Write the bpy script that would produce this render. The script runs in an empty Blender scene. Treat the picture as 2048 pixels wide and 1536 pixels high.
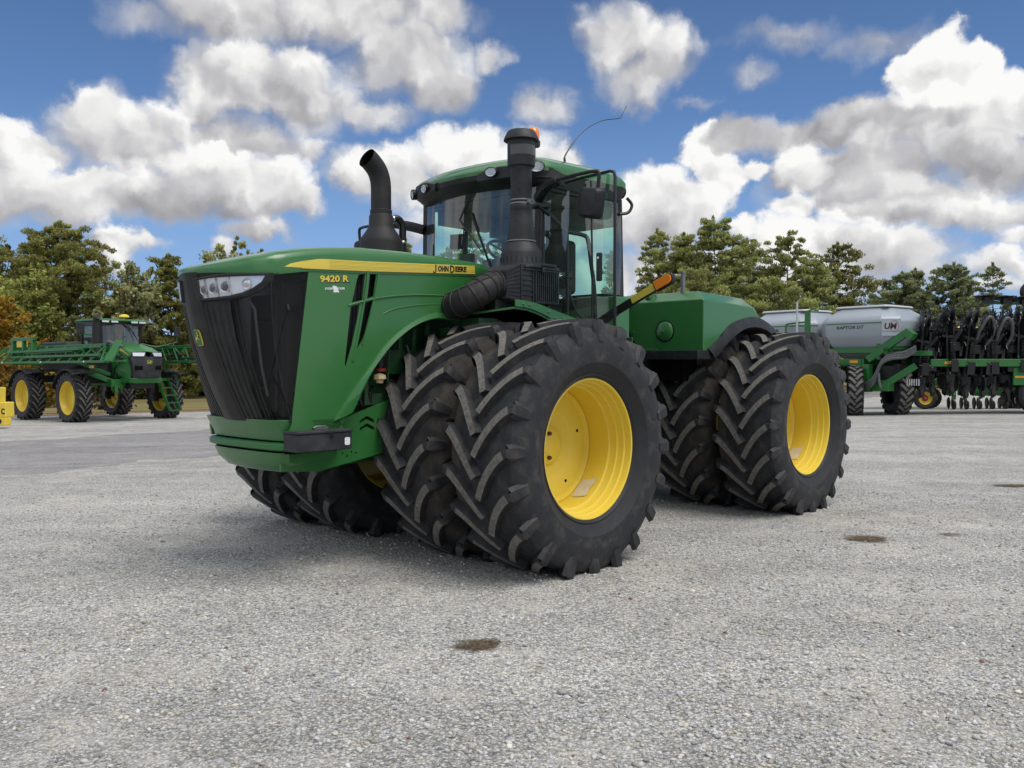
import bpy, bmesh, math, random
import numpy as np
from mathutils import Vector, Matrix, Euler

random.seed(7)
RNG = np.random.default_rng(11)
SC = bpy.context.scene
COL = SC.collection
PI = math.pi
R = math.radians


# ------------------------------------------------------------------ materials
def nt(mat):
    mat.use_nodes = True
    t = mat.node_tree
    return t, t.nodes, t.links


def principled(name, col, rough=0.5, metal=0.0, coat=0.0, spec=0.5):
    m = bpy.data.materials.new(name)
    t, n, l = nt(m)
    b = n['Principled BSDF']
    b.inputs['Base Color'].default_value = (*col, 1)
    b.inputs['Roughness'].default_value = rough
    b.inputs['Metallic'].default_value = metal
    b.inputs['Coat Weight'].default_value = coat
    b.inputs['Coat Roughness'].default_value = 0.12
    b.inputs['Specular IOR Level'].default_value = spec
    return m


def node(n, typ, **kw):
    x = n.new(typ)
    for k, v in kw.items():
        setattr(x, k, v)
    return x


def paint(name, col, rough=0.32, coat=0.25, dust=0.25, dustcol=(0.30, 0.27, 0.22), scale=3.0, spec=0.5):
    """Painted metal with uneven gloss, dust that settles on upward faces and in patches."""
    m = principled(name, col, rough, 0, coat, spec)
    t, n, l = nt(m)
    b = n['Principled BSDF']
    tc = node(n, 'ShaderNodeTexCoord')
    nz = node(n, 'ShaderNodeTexNoise')
    nz.inputs['Scale'].default_value = scale
    nz.inputs['Detail'].default_value = 8
    nz.inputs['Roughness'].default_value = 0.65
    l.new(tc.outputs['Object'], nz.inputs['Vector'])
    geo = node(n, 'ShaderNodeNewGeometry')
    sx = node(n, 'ShaderNodeSeparateXYZ')
    l.new(geo.outputs['Normal'], sx.inputs[0])
    up = node(n, 'ShaderNodeMapRange')
    up.inputs[1].default_value = -0.2
    up.inputs[2].default_value = 1.0
    up.inputs[3].default_value = 0.25
    up.inputs[4].default_value = 1.0
    l.new(sx.outputs['Z'], up.inputs[0])
    rm = node(n, 'ShaderNodeMapRange')
    rm.inputs[1].default_value = 0.40
    rm.inputs[2].default_value = 0.72
    l.new(nz.outputs['Fac'], rm.inputs[0])
    mu = node(n, 'ShaderNodeMath', operation='MULTIPLY')
    l.new(rm.outputs[0], mu.inputs[0])
    l.new(up.outputs[0], mu.inputs[1])
    mu2 = node(n, 'ShaderNodeMath', operation='MULTIPLY')
    l.new(mu.outputs[0], mu2.inputs[0])
    mu2.inputs[1].default_value = dust
    mx = node(n, 'ShaderNodeMix', data_type='RGBA')
    l.new(mu2.outputs[0], mx.inputs['Factor'])
    mx.inputs['A'].default_value = (*col, 1)
    mx.inputs['B'].default_value = (*dustcol, 1)
    l.new(mx.outputs['Result'], b.inputs['Base Color'])
    rr = node(n, 'ShaderNodeMapRange')
    rr.inputs[3].default_value = max(0.05, rough - 0.08)
    rr.inputs[4].default_value = min(1, rough + 0.22)
    l.new(nz.outputs['Fac'], rr.inputs[0])
    l.new(rr.outputs[0], b.inputs['Roughness'])
    return m


def rubber(name, col, dirt, amount, scale=7.0, bump=0.25, rough=0.62, ring=False):
    m = principled(name, col, rough, 0, 0, 0.35)
    t, n, l = nt(m)
    b = n['Principled BSDF']
    tc = node(n, 'ShaderNodeTexCoord')
    nz = node(n, 'ShaderNodeTexNoise')
    nz.inputs['Scale'].default_value = scale
    nz.inputs['Detail'].default_value = 9
    nz.inputs['Roughness'].default_value = 0.68
    l.new(tc.outputs['Object'], nz.inputs['Vector'])
    rm = node(n, 'ShaderNodeMapRange')
    rm.inputs[1].default_value = 0.62 - 0.45 * amount
    rm.inputs[2].default_value = 0.86 - 0.40 * amount
    l.new(nz.outputs['Fac'], rm.inputs[0])
    mx = node(n, 'ShaderNodeMix', data_type='RGBA')
    fac = rm.outputs[0]
    if ring:
        # scuffed band part-way up the sidewall, measured from the axle
        sp = node(n, 'ShaderNodeSeparateXYZ')
        l.new(tc.outputs['Object'], sp.inputs[0])
        cb = node(n, 'ShaderNodeCombineXYZ')
        l.new(sp.outputs['X'], cb.inputs[0])
        l.new(sp.outputs['Z'], cb.inputs[1])
        ln = node(n, 'ShaderNodeVectorMath', operation='LENGTH')
        l.new(cb.outputs[0], ln.inputs[0])
        cr = node(n, 'ShaderNodeValToRGB')
        el_ = cr.color_ramp.elements
        el_[0].position, el_[0].color = 0.60, (0.15, 0.15, 0.15, 1)
        el_[1].position, el_[1].color = 0.92, (0.55, 0.55, 0.55, 1)
        for p_, v_ in ((0.68, 0.2), (0.725, 1.0), (0.75, 0.95), (0.80, 0.25), (0.86, 0.75)):
            q_ = el_.new(p_)
            q_.color = (v_, v_, v_, 1)
        l.new(ln.outputs['Value'], cr.inputs[0])
        mu = node(n, 'ShaderNodeMath', operation='MULTIPLY')
        l.new(rm.outputs[0], mu.inputs[0])
        l.new(cr.outputs[0], mu.inputs[1])
        m3 = node(n, 'ShaderNodeMath', operation='MULTIPLY')
        l.new(mu.outputs[0], m3.inputs[0])
        m3.inputs[1].default_value = 1.5
        m3.use_clamp = True
        fac = m3.outputs[0]
    l.new(fac, mx.inputs['Factor'])
    mx.inputs['A'].default_value = (*col, 1)
    mx.inputs['B'].default_value = (*dirt, 1)
    l.new(mx.outputs['Result'], b.inputs['Base Color'])
    n2 = node(n, 'ShaderNodeTexNoise')
    n2.inputs['Scale'].default_value = 60
    n2.inputs['Detail'].default_value = 5
    l.new(tc.outputs['Object'], n2.inputs['Vector'])
    bp = node(n, 'ShaderNodeBump')
    bp.inputs['Strength'].default_value = bump
    bp.inputs['Distance'].default_value = 0.01
    l.new(n2.outputs['Fac'], bp.inputs['Height'])
    l.new(bp.outputs['Normal'], b.inputs['Normal'])
    return m


def plastic(name, col, rough=0.5, bump=0.15, bscale=220):
    m = rubber(name, col, tuple(c * 1.9 + 0.012 for c in col), 0.35, 5.0, 0.0, rough)
    t, n, l = nt(m)
    for x in n:
        if x.type == 'BUMP':
            x.inputs['Strength'].default_value = bump
            x.inputs['Distance'].default_value = 0.002
            x.inputs['Height'].links[0].from_node.inputs['Scale'].default_value = bscale
    n['Principled BSDF'].inputs['Specular IOR Level'].default_value = 0.4
    return m


def glass(name, tint, refl=0.06, rough=0.02, dirt=0.0):
    """Thin pane: tinted see-through with a Fresnel mirror on top."""
    m = bpy.data.materials.new(name)
    t, n, l = nt(m)
    for x in list(n):
        if x.type == 'BSDF_PRINCIPLED':
            n.remove(x)
    out = [x for x in n if x.type == 'OUTPUT_MATERIAL'][0]
    tr = node(n, 'ShaderNodeBsdfTransparent')
    tr.inputs[0].default_value = (*tint, 1)
    gl = node(n, 'ShaderNodeBsdfGlossy')
    gl.inputs['Roughness'].default_value = rough
    gl.inputs[0].default_value = (1, 1, 1, 1)
    lw = node(n, 'ShaderNodeLayerWeight')
    lw.inputs['Blend'].default_value = 0.25
    pw = node(n, 'ShaderNodeMath', operation='POWER')
    l.new(lw.outputs['Facing'], pw.inputs[0])
    pw.inputs[1].default_value = 2.2
    ma = node(n, 'ShaderNodeMath', operation='MULTIPLY_ADD')
    l.new(pw.outputs[0], ma.inputs[0])
    ma.inputs[1].default_value = 0.75
    ma.inputs[2].default_value = refl
    ma.use_clamp = True
    mx = node(n, 'ShaderNodeMixShader')
    l.new(ma.outputs[0], mx.inputs[0])
    l.new(tr.outputs[0], mx.inputs[1])
    l.new(gl.outputs[0], mx.inputs[2])
    if dirt > 0:
        df = node(n, 'ShaderNodeBsdfDiffuse')
        df.inputs[0].default_value = (0.45, 0.43, 0.38, 1)
        nz = node(n, 'ShaderNodeTexNoise')
        nz.inputs['Scale'].default_value = 3
        nz.inputs['Detail'].default_value = 6
        tc = node(n, 'ShaderNodeTexCoord')
        l.new(tc.outputs['Object'], nz.inputs['Vector'])
        mm = node(n, 'ShaderNodeMath', operation='MULTIPLY')
        l.new(nz.outputs['Fac'], mm.inputs[0])
        mm.inputs[1].default_value = dirt
        m2 = node(n, 'ShaderNodeMixShader')
        l.new(mm.outputs[0], m2.inputs[0])
        l.new(mx.outputs[0], m2.inputs[1])
        l.new(df.outputs[0], m2.inputs[2])
        mx = m2
    l.new(mx.outputs[0], out.inputs['Surface'])
    return m


M = {}
M['green'] = paint('green_paint', (0.026, 0.142, 0.032), 0.30, 0.45, 0.14, (0.15, 0.17, 0.11))
M['green_bright'] = paint('green_frame_paint', (0.012, 0.130, 0.020), 0.36, 0.2, 0.08, (0.15, 0.17, 0.11))
M['green_dark'] = paint('green_shaded_paint', (0.006, 0.05, 0.012), 0.45, 0.1, 0.2)  # darker copy of the green, with shade put into its colour
M['yellow'] = paint('yellow_paint', (0.74, 0.545, 0.050), 0.38, 0.15, 0.14, (0.55, 0.45, 0.22), 5)
M['yellow_dust'] = rubber('dusty_yellow', (0.55, 0.42, 0.14), (0.62, 0.55, 0.42), 0.85, 12, 0.1, 0.85)
M['decal_yellow'] = principled('decal_yellow', (0.66, 0.52, 0.075), 0.4)
M['black'] = principled('black_paint', (0.006, 0.006, 0.007), 0.42, 0, 0.05)
M['black_plastic'] = plastic('black_plastic', (0.012, 0.0125, 0.014), 0.48)
M['grille_black'] = plastic('grille_black', (0.0095, 0.0097, 0.0105), 0.5)
M['grey_plastic'] = plastic('dark_grey_plastic', (0.020, 0.021, 0.024), 0.55)
M['duct'] = rubber('ribbed_rubber', (0.020, 0.020, 0.021), (0.06, 0.05, 0.035), 0.25, 6, 0.15, 0.6)
M['rubber'] = rubber('tyre_rubber', (0.020, 0.0208, 0.0238), (0.062, 0.059, 0.054), 0.34, 9, 0.3, ring=True)
M['rubber_dusty'] = rubber('tyre_lug_face', (0.098, 0.091, 0.081), (0.185, 0.172, 0.150), 0.62, 26, 0.9, 0.9)
M['rubber_mud'] = rubber('tyre_muddy_side', (0.020, 0.0195, 0.019), (0.070, 0.058, 0.046), 0.58, 4.5, 0.5, 0.85)
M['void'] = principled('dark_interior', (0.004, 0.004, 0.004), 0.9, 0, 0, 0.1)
M['rust_brown'] = principled('brown_steel', (0.07, 0.03, 0.015), 0.7)
M['olive_line'] = principled('dark_olive_line', (0.34, 0.26, 0.04), 0.5)
M['cooler'] = principled('dusty_cooler', (0.075, 0.073, 0.07), 0.8)
M['bulb'] = principled('lamp_projector', (0.10, 0.10, 0.11), 0.12, 0.6, 0.5)
M['screen'] = principled('grille_screen', (0.012, 0.012, 0.013), 0.55, 0, 0, 0.3)
_t, _n, _l = nt(M['screen'])
_tr = node(_n, 'ShaderNodeBsdfTransparent')
_mx = node(_n, 'ShaderNodeMixShader')
_mx.inputs[0].default_value = 0.50
_l.new(_tr.outputs[0], _mx.inputs[1])
_l.new(_n['Principled BSDF'].outputs[0], _mx.inputs[2])
_l.new(_mx.outputs[0], [q for q in _n if q.type == 'OUTPUT_MATERIAL'][0].inputs['Surface'])
M['glass'] = glass('cab_glass', (0.66, 0.90, 0.84), 0.10, 0.01, 0.06)
M['lens'] = glass('lamp_lens', (0.97, 0.98, 1.0), 0.06, 0.02)
M['reflector'] = principled('lamp_reflector', (0.74, 0.76, 0.79), 0.26, 0.45)
M['chrome'] = principled('bright_metal', (0.62, 0.62, 0.62), 0.25, 1.0)
M['steel'] = principled('grey_steel', (0.22, 0.22, 0.22), 0.45, 0.8)
M['amber'] = principled('amber_lens', (0.85, 0.24, 0.015), 0.25, 0, 0.4)
M['white'] = principled('white_mark', (0.75, 0.75, 0.75), 0.5)
M['cream'] = principled('cream_plastic', (0.62, 0.50, 0.28), 0.5)
M['red'] = principled('red_mark', (0.35, 0.03, 0.02), 0.5)
M['rust'] = rubber('sooty_steel', (0.020, 0.020, 0.0215), (0.050, 0.036, 0.028), 0.22, 6, 0.2, 0.6)
M['seat'] = rubber('seat_fabric', (0.045, 0.046, 0.042), (0.07, 0.07, 0.065), 0.4, 20, 0.4, 0.9)
M['tank'] = paint('grey_poly_tank', (0.30, 0.335, 0.37), 0.34, 0.1, 0.35, (0.40, 0.42, 0.44), 1.2)
M['tank_lid'] = principled('pale_grey_lid', (0.46, 0.48, 0.49), 0.5)
M['hose'] = rubber('grey_hose', (0.085, 0.09, 0.095), (0.14, 0.14, 0.14), 0.4, 10, 0.1, 0.55)
M['black_steel'] = paint('black_steel', (0.006, 0.006, 0.0065), 0.4, 0.1, 0.10, (0.03, 0.028, 0.025), 6)
M['reflect_amber'] = principled('amber_reflector', (0.75, 0.34, 0.02), 0.35)
M['tan_inner'] = principled('cab_trim', (0.14, 0.135, 0.115), 0.7)


# ------------------------------------------------------------------ mesh builder
class MB:
    def __init__(self):
        self.v, self.f, self.mi = [], [], []

    def add(self, vs, fs, mi=0):
        o = len(self.v)
        self.v += [tuple(p) for p in vs]
        for f in fs:
            self.f.append([i + o for i in f])
            self.mi.append(mi)
        return self

    def box(self, c, s, rot=None, mi=0, taper=1.0):
        x, y, z = s[0] / 2, s[1] / 2, s[2] / 2
        p = [(-x, -y, -z), (x, -y, -z), (x, y, -z), (-x, y, -z),
             (-x * taper, -y * taper, z), (x * taper, -y * taper, z), (x * taper, y * taper, z), (-x * taper, y * taper, z)]
        if rot is not None:
            mt = Euler(rot).to_matrix()
            p = [tuple(mt @ Vector(q)) for q in p]
        p = [(q[0] + c[0], q[1] + c[1], q[2] + c[2]) for q in p]
        return self.add(p, [(0, 3, 2, 1), (4, 5, 6, 7), (0, 1, 5, 4), (1, 2, 6, 5), (2, 3, 7, 6), (3, 0, 4, 7)], mi)

    def bb(self, x0, x1, y0, y1, z0, z1, mi=0):
        return self.box(((x0 + x1) / 2, (y0 + y1) / 2, (z0 + z1) / 2), (abs(x1 - x0), abs(y1 - y0), abs(z1 - z0)), None, mi)

    def beam(self, a, b, w, h, mi=0, up=(0, 0, 1)):
        a, b = Vector(a), Vector(b)
        d = (b - a).normalized()
        u = Vector(up)
        if abs(d.dot(u)) > 0.98:
            u = Vector((1, 0, 0))
        s = d.cross(u).normalized() * (w / 2)
        t = s.cross(d).normalized() * (h / 2)
        p = [a - s - t, a + s - t, a + s + t, a - s + t, b - s - t, b + s - t, b + s + t, b - s + t]
        return self.add(p, [(0, 1, 2, 3), (4, 7, 6, 5), (0, 4, 5, 1), (1, 5, 6, 2), (2, 6, 7, 3), (3, 7, 4, 0)], mi)

    def tube(self, pts, r, seg=10, cap=True, mi=0, sy=1.0):
        pts = [Vector(p) for p in pts]
        n = len(pts)
        rs = r if isinstance(r, (list, tuple)) else [r] * n
        up = Vector((0, 0, 1))
        rings = []
        prev = None
        for i in range(n):
            if i == 0:
                d = pts[1] - pts[0]
            elif i == n - 1:
                d = pts[-1] - pts[-2]
            else:
                d = (pts[i + 1] - pts[i]).normalized() + (pts[i] - pts[i - 1]).normalized()
            d = d.normalized()
            if prev is None:
                a = up if abs(d.dot(up)) < 0.95 else Vector((1, 0, 0))
                s = d.cross(a).normalized()
            else:
                s = (prev - d * prev.dot(d)).normalized()
            prev = s
            t = s.cross(d)
            rings.append([pts[i] + (s * math.cos(2 * PI * k / seg) + t * math.sin(2 * PI * k / seg) * sy) * rs[i] for k in range(seg)])
        return self.loft(rings, True, cap, mi)

    def loft(self, rings, closed=True, cap=False, mi=0):
        o = len(self.v)
        m = len(rings[0])
        vs = [p for r in rings for p in r]
        fs = []
        for i in range(len(rings) - 1):
            for k in range(m if closed else m - 1):
                a = i * m + k
                b = i * m + (k + 1) % m
                fs.append((a, b, b + m, a + m))
        if cap:
            fs.append(tuple(range(m))[::-1])
            fs.append(tuple((len(rings) - 1) * m + k for k in range(m)))
        return self.add(vs, fs, mi)

    def lathe(self, prof, seg=32, axis='z', o=(0, 0, 0), cap=False, mi=0, mis=None):
        """prof: list of (radius, height along axis)."""
        rings = []
        for rr, h in prof:
            ring = []
            for k in range(seg):
                c, s = math.cos(2 * PI * k / seg) * rr, math.sin(2 * PI * k / seg) * rr
                p = {'z': (c, s, h), 'y': (s, h, c), 'x': (h, c, s)}[axis]
                ring.append((p[0] + o[0], p[1] + o[1], p[2] + o[2]))
            rings.append(ring)
        if mis is None:
            return self.loft(rings, True, cap, mi)
        for i in range(len(rings) - 1):
            self.loft([rings[i], rings[i + 1]], True, False, mis[i])
        return self

    def prism(self, poly, plane, a, b, mi=0):
        """poly: 2D outline; plane 'xz' extrudes along y from a to b, etc."""
        def P(q, t):
            return {'xz': (q[0], t, q[1]), 'yz': (t, q[0], q[1]), 'xy': (q[0], q[1], t)}[plane]
        n = len(poly)
        vs = [P(q, a) for q in poly] + [P(q, b) for q in poly]
        fs = [tuple(range(n)), tuple(range(2 * n - 1, n - 1, -1))]
        for i in range(n):
            j = (i + 1) % n
            fs.append((i, i + n, j + n, j))
        return self.add(vs, fs, mi)

    def grid(self, fn, nu, nv, mi=0):
        vs = [fn(i / (nu - 1), j / (nv - 1)) for i in range(nu) for j in range(nv)]
        fs = [(i * nv + j, (i + 1) * nv + j, (i + 1) * nv + j + 1, i * nv + j + 1) for i in range(nu - 1) for j in range(nv - 1)]
        return self.add(vs, fs, mi)

    def mesh(self, name, mats, angle=35):
        me = bpy.data.meshes.new(name)
        me.from_pydata([tuple(map(float, p)) for p in self.v], [], self.f)
        for m in (mats if isinstance(mats, (list, tuple)) else [mats]):
            me.materials.append(m)
        if any(self.mi):
            me.polygons.foreach_set('material_index', self.mi)
        bm = bmesh.new()
        bm.from_mesh(me)
        bmesh.ops.remove_doubles(bm, verts=bm.verts, dist=1e-5)
        bmesh.ops.recalc_face_normals(bm, faces=bm.faces)
        bm.to_mesh(me)
        bm.free()
        me.polygons.foreach_set('use_smooth', [True] * len(me.polygons))
        me.set_sharp_from_angle(angle=R(angle))
        me.update()
        return me

    def build(self, name, mats, parent=None, bevel=0, segs=2, angle=35, solid=0, loc=None):
        return link(name, self.mesh(name, mats, angle), parent, bevel, segs, solid, loc)


def link(name, me, parent=None, bevel=0, segs=2, solid=0, loc=None):
    o = bpy.data.objects.new(name, me)
    COL.objects.link(o)
    if parent is not None:
        o.parent = parent
    if loc is not None:
        o.location = loc
    if solid:
        s = o.modifiers.new('thickness', 'SOLIDIFY')
        s.thickness = abs(solid)
        s.offset = 1 if solid > 0 else -1
    if bevel:
        b = o.modifiers.new('edges', 'BEVEL')
        b.width = bevel
        b.segments = segs
        b.limit_method = 'ANGLE'
        b.angle_limit = R(32)
        b.harden_normals = True
    return o


def panel(outer, holes, plane, t, name, mat, parent, solid=0.012, bevel=0.004):
    """Flat sheet with real holes in it, given a thickness."""
    bm = bmesh.new()
    def P(q):
        return {'xz': (q[0], t, q[1]), 'yz': (t, q[0], q[1]), 'xy': (q[0], q[1], t)}[plane]
    edges = []
    for loop in [outer] + list(holes):
        vs = [bm.verts.new(P(q)) for q in loop]
        for i in range(len(vs)):
            edges.append(bm.edges.new((vs[i], vs[(i + 1) % len(vs)])))
    bmesh.ops.triangle_fill(bm, edges=edges, use_beauty=True, use_dissolve=False)
    axis = {'xz': 1, 'yz': 0, 'xy': 2}[plane]
    bm.normal_update()
    turned = [f for f in bm.faces if f.normal[axis] < 0]
    if turned:
        bmesh.ops.reverse_faces(bm, faces=turned)
    tiny = [f for f in bm.faces if f.calc_area() < 1e-9]
    if tiny:
        bmesh.ops.delete(bm, geom=tiny, context='FACES_ONLY')
    me = bpy.data.meshes.new(name)
    bm.to_mesh(me)
    bm.free()
    me.materials.append(mat)
    return link(name, me, parent, 0, 2, -solid)


def text_mesh(s, size, depth=0.0, bold=0.0, sx=1.0, shear=0.0, align='LEFT'):
    cu = bpy.data.curves.new('txt', 'FONT')
    cu.body = s
    cu.size = size
    cu.extrude = depth
    cu.offset = bold
    cu.shear = shear
    cu.align_x = align
    cu.resolution_u = 3
    o = bpy.data.objects.new('txt', cu)
    COL.objects.link(o)
    dg = bpy.context.evaluated_depsgraph_get()
    me = bpy.data.meshes.new_from_object(o.evaluated_get(dg))
    COL.objects.unlink(o)
    bpy.data.objects.remove(o)
    bpy.data.curves.remove(cu)
    if sx != 1.0:
        for v in me.vertices:
            v.co.x *= sx
    return me


def place_text(name, s, size, mat, parent, origin, xdir, ydir, depth=0.002, bold=0.0, sx=1.0, shear=0.0, align='LEFT'):
    """Raised lettering: xdir is the reading direction, ydir is up, on the parent's own axes."""
    me = text_mesh(s, size, depth, bold, sx, shear, align)
    x, y = Vector(xdir).normalized(), Vector(ydir).normalized()
    z = x.cross(y)
    for v in me.vertices:
        c = v.co
        p = Vector(origin) + x * c.x + y * c.y + z * c.z
        v.co = p
    me.materials.clear()
    me.materials.append(mat)
    me.name = name
    return link(name, me, parent)


def empty(name, loc, rz=0.0, label=None, cat=None, group=None):
    o = bpy.data.objects.new(name, None)
    o.empty_display_size = 0.3
    COL.objects.link(o)
    o.location = loc
    o.rotation_euler = (0, 0, rz)
    if label:
        o['label'] = label
    if cat:
        o['category'] = cat
    if group:
        o['group'] = group
    return o


def tag(o, label=None, cat=None, group=None, kind=None):
    if label:
        o['label'] = label
    if cat:
        o['category'] = cat
    if group:
        o['group'] = group
    if kind:
        o['kind'] = kind
    return o


def copy_tree(o, parent=None):
    c = o.copy()
    COL.objects.link(c)
    c.parent = parent
    for ch in list(o.children):
        copy_tree(ch, c)
    return c


def smooth_pts(pts, n=6):
    """Catmull-Rom through pts."""
    P = [Vector(p) for p in pts]
    out = []
    for i in range(len(P) - 1):
        p0 = P[max(i - 1, 0)]
        p1, p2 = P[i], P[i + 1]
        p3 = P[min(i + 2, len(P) - 1)]
        for k in range(n):
            t = k / n
            out.append(0.5 * ((2 * p1) + (p2 - p0) * t + (2 * p0 - 5 * p1 + 4 * p2 - p3) * t * t + (3 * p1 - p0 - 3 * p2 + p3) * t ** 3))
    out.append(P[-1])
    return out


def interp(x, tab):
    if x <= tab[0][0]:
        return tab[0][1]
    for (a, b), (c, d) in zip(tab, tab[1:]):
        if x <= c:
            return b + (d - b) * (x - a) / (c - a)
    return tab[-1][1]


def ground_z(x, y):
    s = -0.6 * x + 0.8 * y - 14.0
    sp = 1.5 * math.log1p(math.exp(min(s / 1.5, 40))) if s < 60 else s
    return -1.15 * (1 - math.exp(-0.0325 * sp))
# ================================================================== the big articulated tractor
TH = 3.95421
_c, _s = math.cos(TH), math.sin(TH)
TX, TY = 0.61625 - _s * (-1.88), 6.87536 + _c * (-1.88)
T = empty('articulated_tractor', (TX, TY, 0), TH,
          'huge green articulated tractor on eight dual wheels with yellow rims, parked in the foreground', 'tractor')


# ------------------------------------------------------------------ wheels
def tyre(name, R0, hw, rim_r, rim_hw, n, lug, mud_side=0, flat=None, mats=None, seg=96, wb=0.095, wt=0.055, arc_len=0.37, side_drop=0.13, parent=None):
    """Bar-lug farm tyre about the y axis: chevron lugs that run over the shoulder."""
    b = MB()
    half = [(rim_hw, rim_r), (rim_hw + 0.030, rim_r + 0.012), (rim_hw + 0.046, rim_r + 0.030), (rim_hw + 0.040, rim_r + 0.040), (rim_hw + 0.052, rim_r + 0.06), (hw + 0.010, rim_r + 0.12), (hw + 0.017, rim_r + 0.130), (hw + 0.028, rim_r + 0.22 * (R0 / 1.03)),
            (hw + 0.022, R0 - 0.19), (hw + 0.004, R0 - lug - 0.075), (hw - 0.03, R0 - lug - 0.025), (hw * 0.6, R0 - lug - 0.004), (0, R0 - lug)]
    prof = [(r, y) for y, r in half] + [(r, -y) for y, r in half[-2::-1]]
    nb = len(prof) - 1
    mis = [0] * nb
    for i in range(nb):
        ym = (prof[i][1] + prof[i + 1][1]) / 2
        rm = (prof[i][0] + prof[i + 1][0]) / 2
        if mud_side and ym * mud_side > hw * 0.55 and rm > rim_r + 0.05:
            mis[i] = 2
    b.lathe(prof, seg, 'y', mis=mis)

    def base_r(y):
        return interp(abs(y), [(0, R0 - lug), (hw * 0.6, R0 - lug - 0.004), (hw - 0.03, R0 - lug - 0.025), (hw + 0.004, R0 - lug - 0.075), (hw + 0.022, R0 - 0.19)])

    nt_ = 9
    for sg in (1, -1):
        for k in range(n):
            ph = 2 * PI * (k + (0.5 if sg < 0 else 0)) / n
            rings = []
            jit = random.uniform(-0.004, 0.004)
            for i in range(nt_):
                t = i / (nt_ - 1)
                y = 0.004 + (hw - 0.004) * t
                a = arc_len * (1 - (1 - t) ** 1.55)
                da = arc_len * 1.55 * max(1 - t, 1e-6) ** 0.55
                dy = hw - 0.004
                L = math.hypot(da, dy)
                ny, na = da / L, dy / L          # across the bar
                w0 = wb * (1 + 0.25 * t)
                w1 = wt * (1 + 0.18 * t)
                top = R0 - 0.012 * (abs(y) / hw) ** 2
                ring = []
                for (w, rr) in ((-w0 / 2, None), (-w1 / 2, top), (w1 / 2, top), (w0 / 2, None)):
                    yy = y + ny * w
                    aa = a - na * w + jit
                    r_ = (base_r(yy) - 0.012) if rr is None else rr
                    p = ph - aa / R0
                    ring.append((r_ * math.sin(p), sg * yy, r_ * math.cos(p)))
                rings.append(ring)
            # the shoulder end slopes down into the sidewall
            a = arc_len
            for (yy, rt, ws) in ((hw + 0.009, R0 - lug * 0.42, 1.12), (hw + 0.020, R0 - lug * 1.30, 1.22), (hw + 0.028, R0 - lug - side_drop, 1.10)):
                ring = []
                for (w, inner) in ((-wb * 0.62 * ws, 1), (-wt * 0.6 * ws, 0), (wt * 0.6 * ws, 0), (wb * 0.62 * ws, 1)):
                    y2 = yy - (0.028 if inner else 0)
                    p = ph - (a - w + jit) / R0
                    r_ = rt
                    ring.append((r_ * math.sin(p), sg * y2, r_ * math.cos(p)))
                rings.append(ring)
            o = len(b.v)
            for r_ in rings:
                b.v += r_
            for i in range(len(rings) - 1):
                for j in range(3):
                    q = [o + i * 4 + j, o + i * 4 + j + 1, o + (i + 1) * 4 + j + 1, o + (i + 1) * 4 + j]
                    b.f.append(q)
                    b.mi.append(1 if (j == 1 and i < nt_ - 2) else 0)
            b.f.append([o, o + 1, o + 2, o + 3])
            b.mi.append(0)
    if flat:
        b.v = [(x, y * (1 + 0.10 * max(0, (-flat - z + 0.12)) / 0.18 if z < -flat + 0.12 else 1), max(z, -flat)) for x, y, z in b.v]
    return b.mesh(name, mats or [M['rubber'], M['rubber_dusty'], M['rubber_mud']], 28)


def rim_mesh(side):
    """Deep-dish rim; side=+1 has its dish open to +y."""
    b = MB()
    prof = [(0.560, 0.262), (0.566, 0.272), (0.557, 0.280), (0.546, 0.276), (0.541, 0.262), (0.540, 0.222), (0.524, 0.214), (0.523, 0.168), (0.520, 0.160),
            (0.507, 0.154), (0.506, 0.100), (0.503, 0.092), (0.487, 0.084), (0.485, 0.03), (0.482, -0.10), (0.487, -0.16), (0.505, -0.20), (0.52, -0.24), (0.540, -0.262), (0.557, -0.272), (0.560, -0.262)]
    b.lathe([(r, y * side) for r, y in prof], 72, 'y')
    disc = [(0.484, -0.118), (0.470, -0.112), (0.462, -0.124), (0.448, -0.150), (0.30, -0.162), (0.286, -0.168), (0.27, -0.176), (0.165, -0.180), (0.155, -0.160), (0.14, -0.152), (0.0, -0.150)]
    b.lathe([(r, y * side) for r, y in disc], 72, 'y')
    return b.mesh('rim', [M['yellow']], 40)


def rim_details(side):
    b = MB()
    b.lathe([(0.0, 0.026 * side), (0.016, 0.026 * side), (0.018, 0.0), (0.0, 0.0)], 6, 'y')
    me1 = b.mesh('wheel_bolt', [M['rust_brown']])
    b = MB()
    b.lathe([(0.0, 0.0), (0.013, 0.0), (0.013, -0.004 * side)], 10, 'y')
    me2 = b.mesh('rim_hole', [M['void']])
    # pale dried mud low inside the barrel
    b = MB()
    b.grid(lambda u, v: ((0.4775) * math.sin(-0.90 + u * 0.44 + 0.03 * math.sin(v * 5)), (-0.10 + 0.135 * v + 0.008 * math.sin(u * 9)) * side, -(0.4775) * math.cos(-0.90 + u * 0.44 + 0.03 * math.sin(v * 5))), 14, 8)
    me3 = b.mesh('dried_mud', [M['yellow_dust']])
    return me1, me2, me3


AX = 0.965
RW = 1.035
meshes = {}
for sd in (1, -1):
    meshes['outer', sd] = tyre('tyre', RW, 0.335, 0.553, 0.255, 20, 0.057, -sd, AX + 0.004)
    meshes['inner', sd] = tyre('tyre', RW, 0.335, 0.553, 0.255, 20, 0.057, sd, AX + 0.004)
    meshes['rim', sd] = rim_mesh(sd)
    meshes['det', sd] = rim_details(sd)

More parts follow.
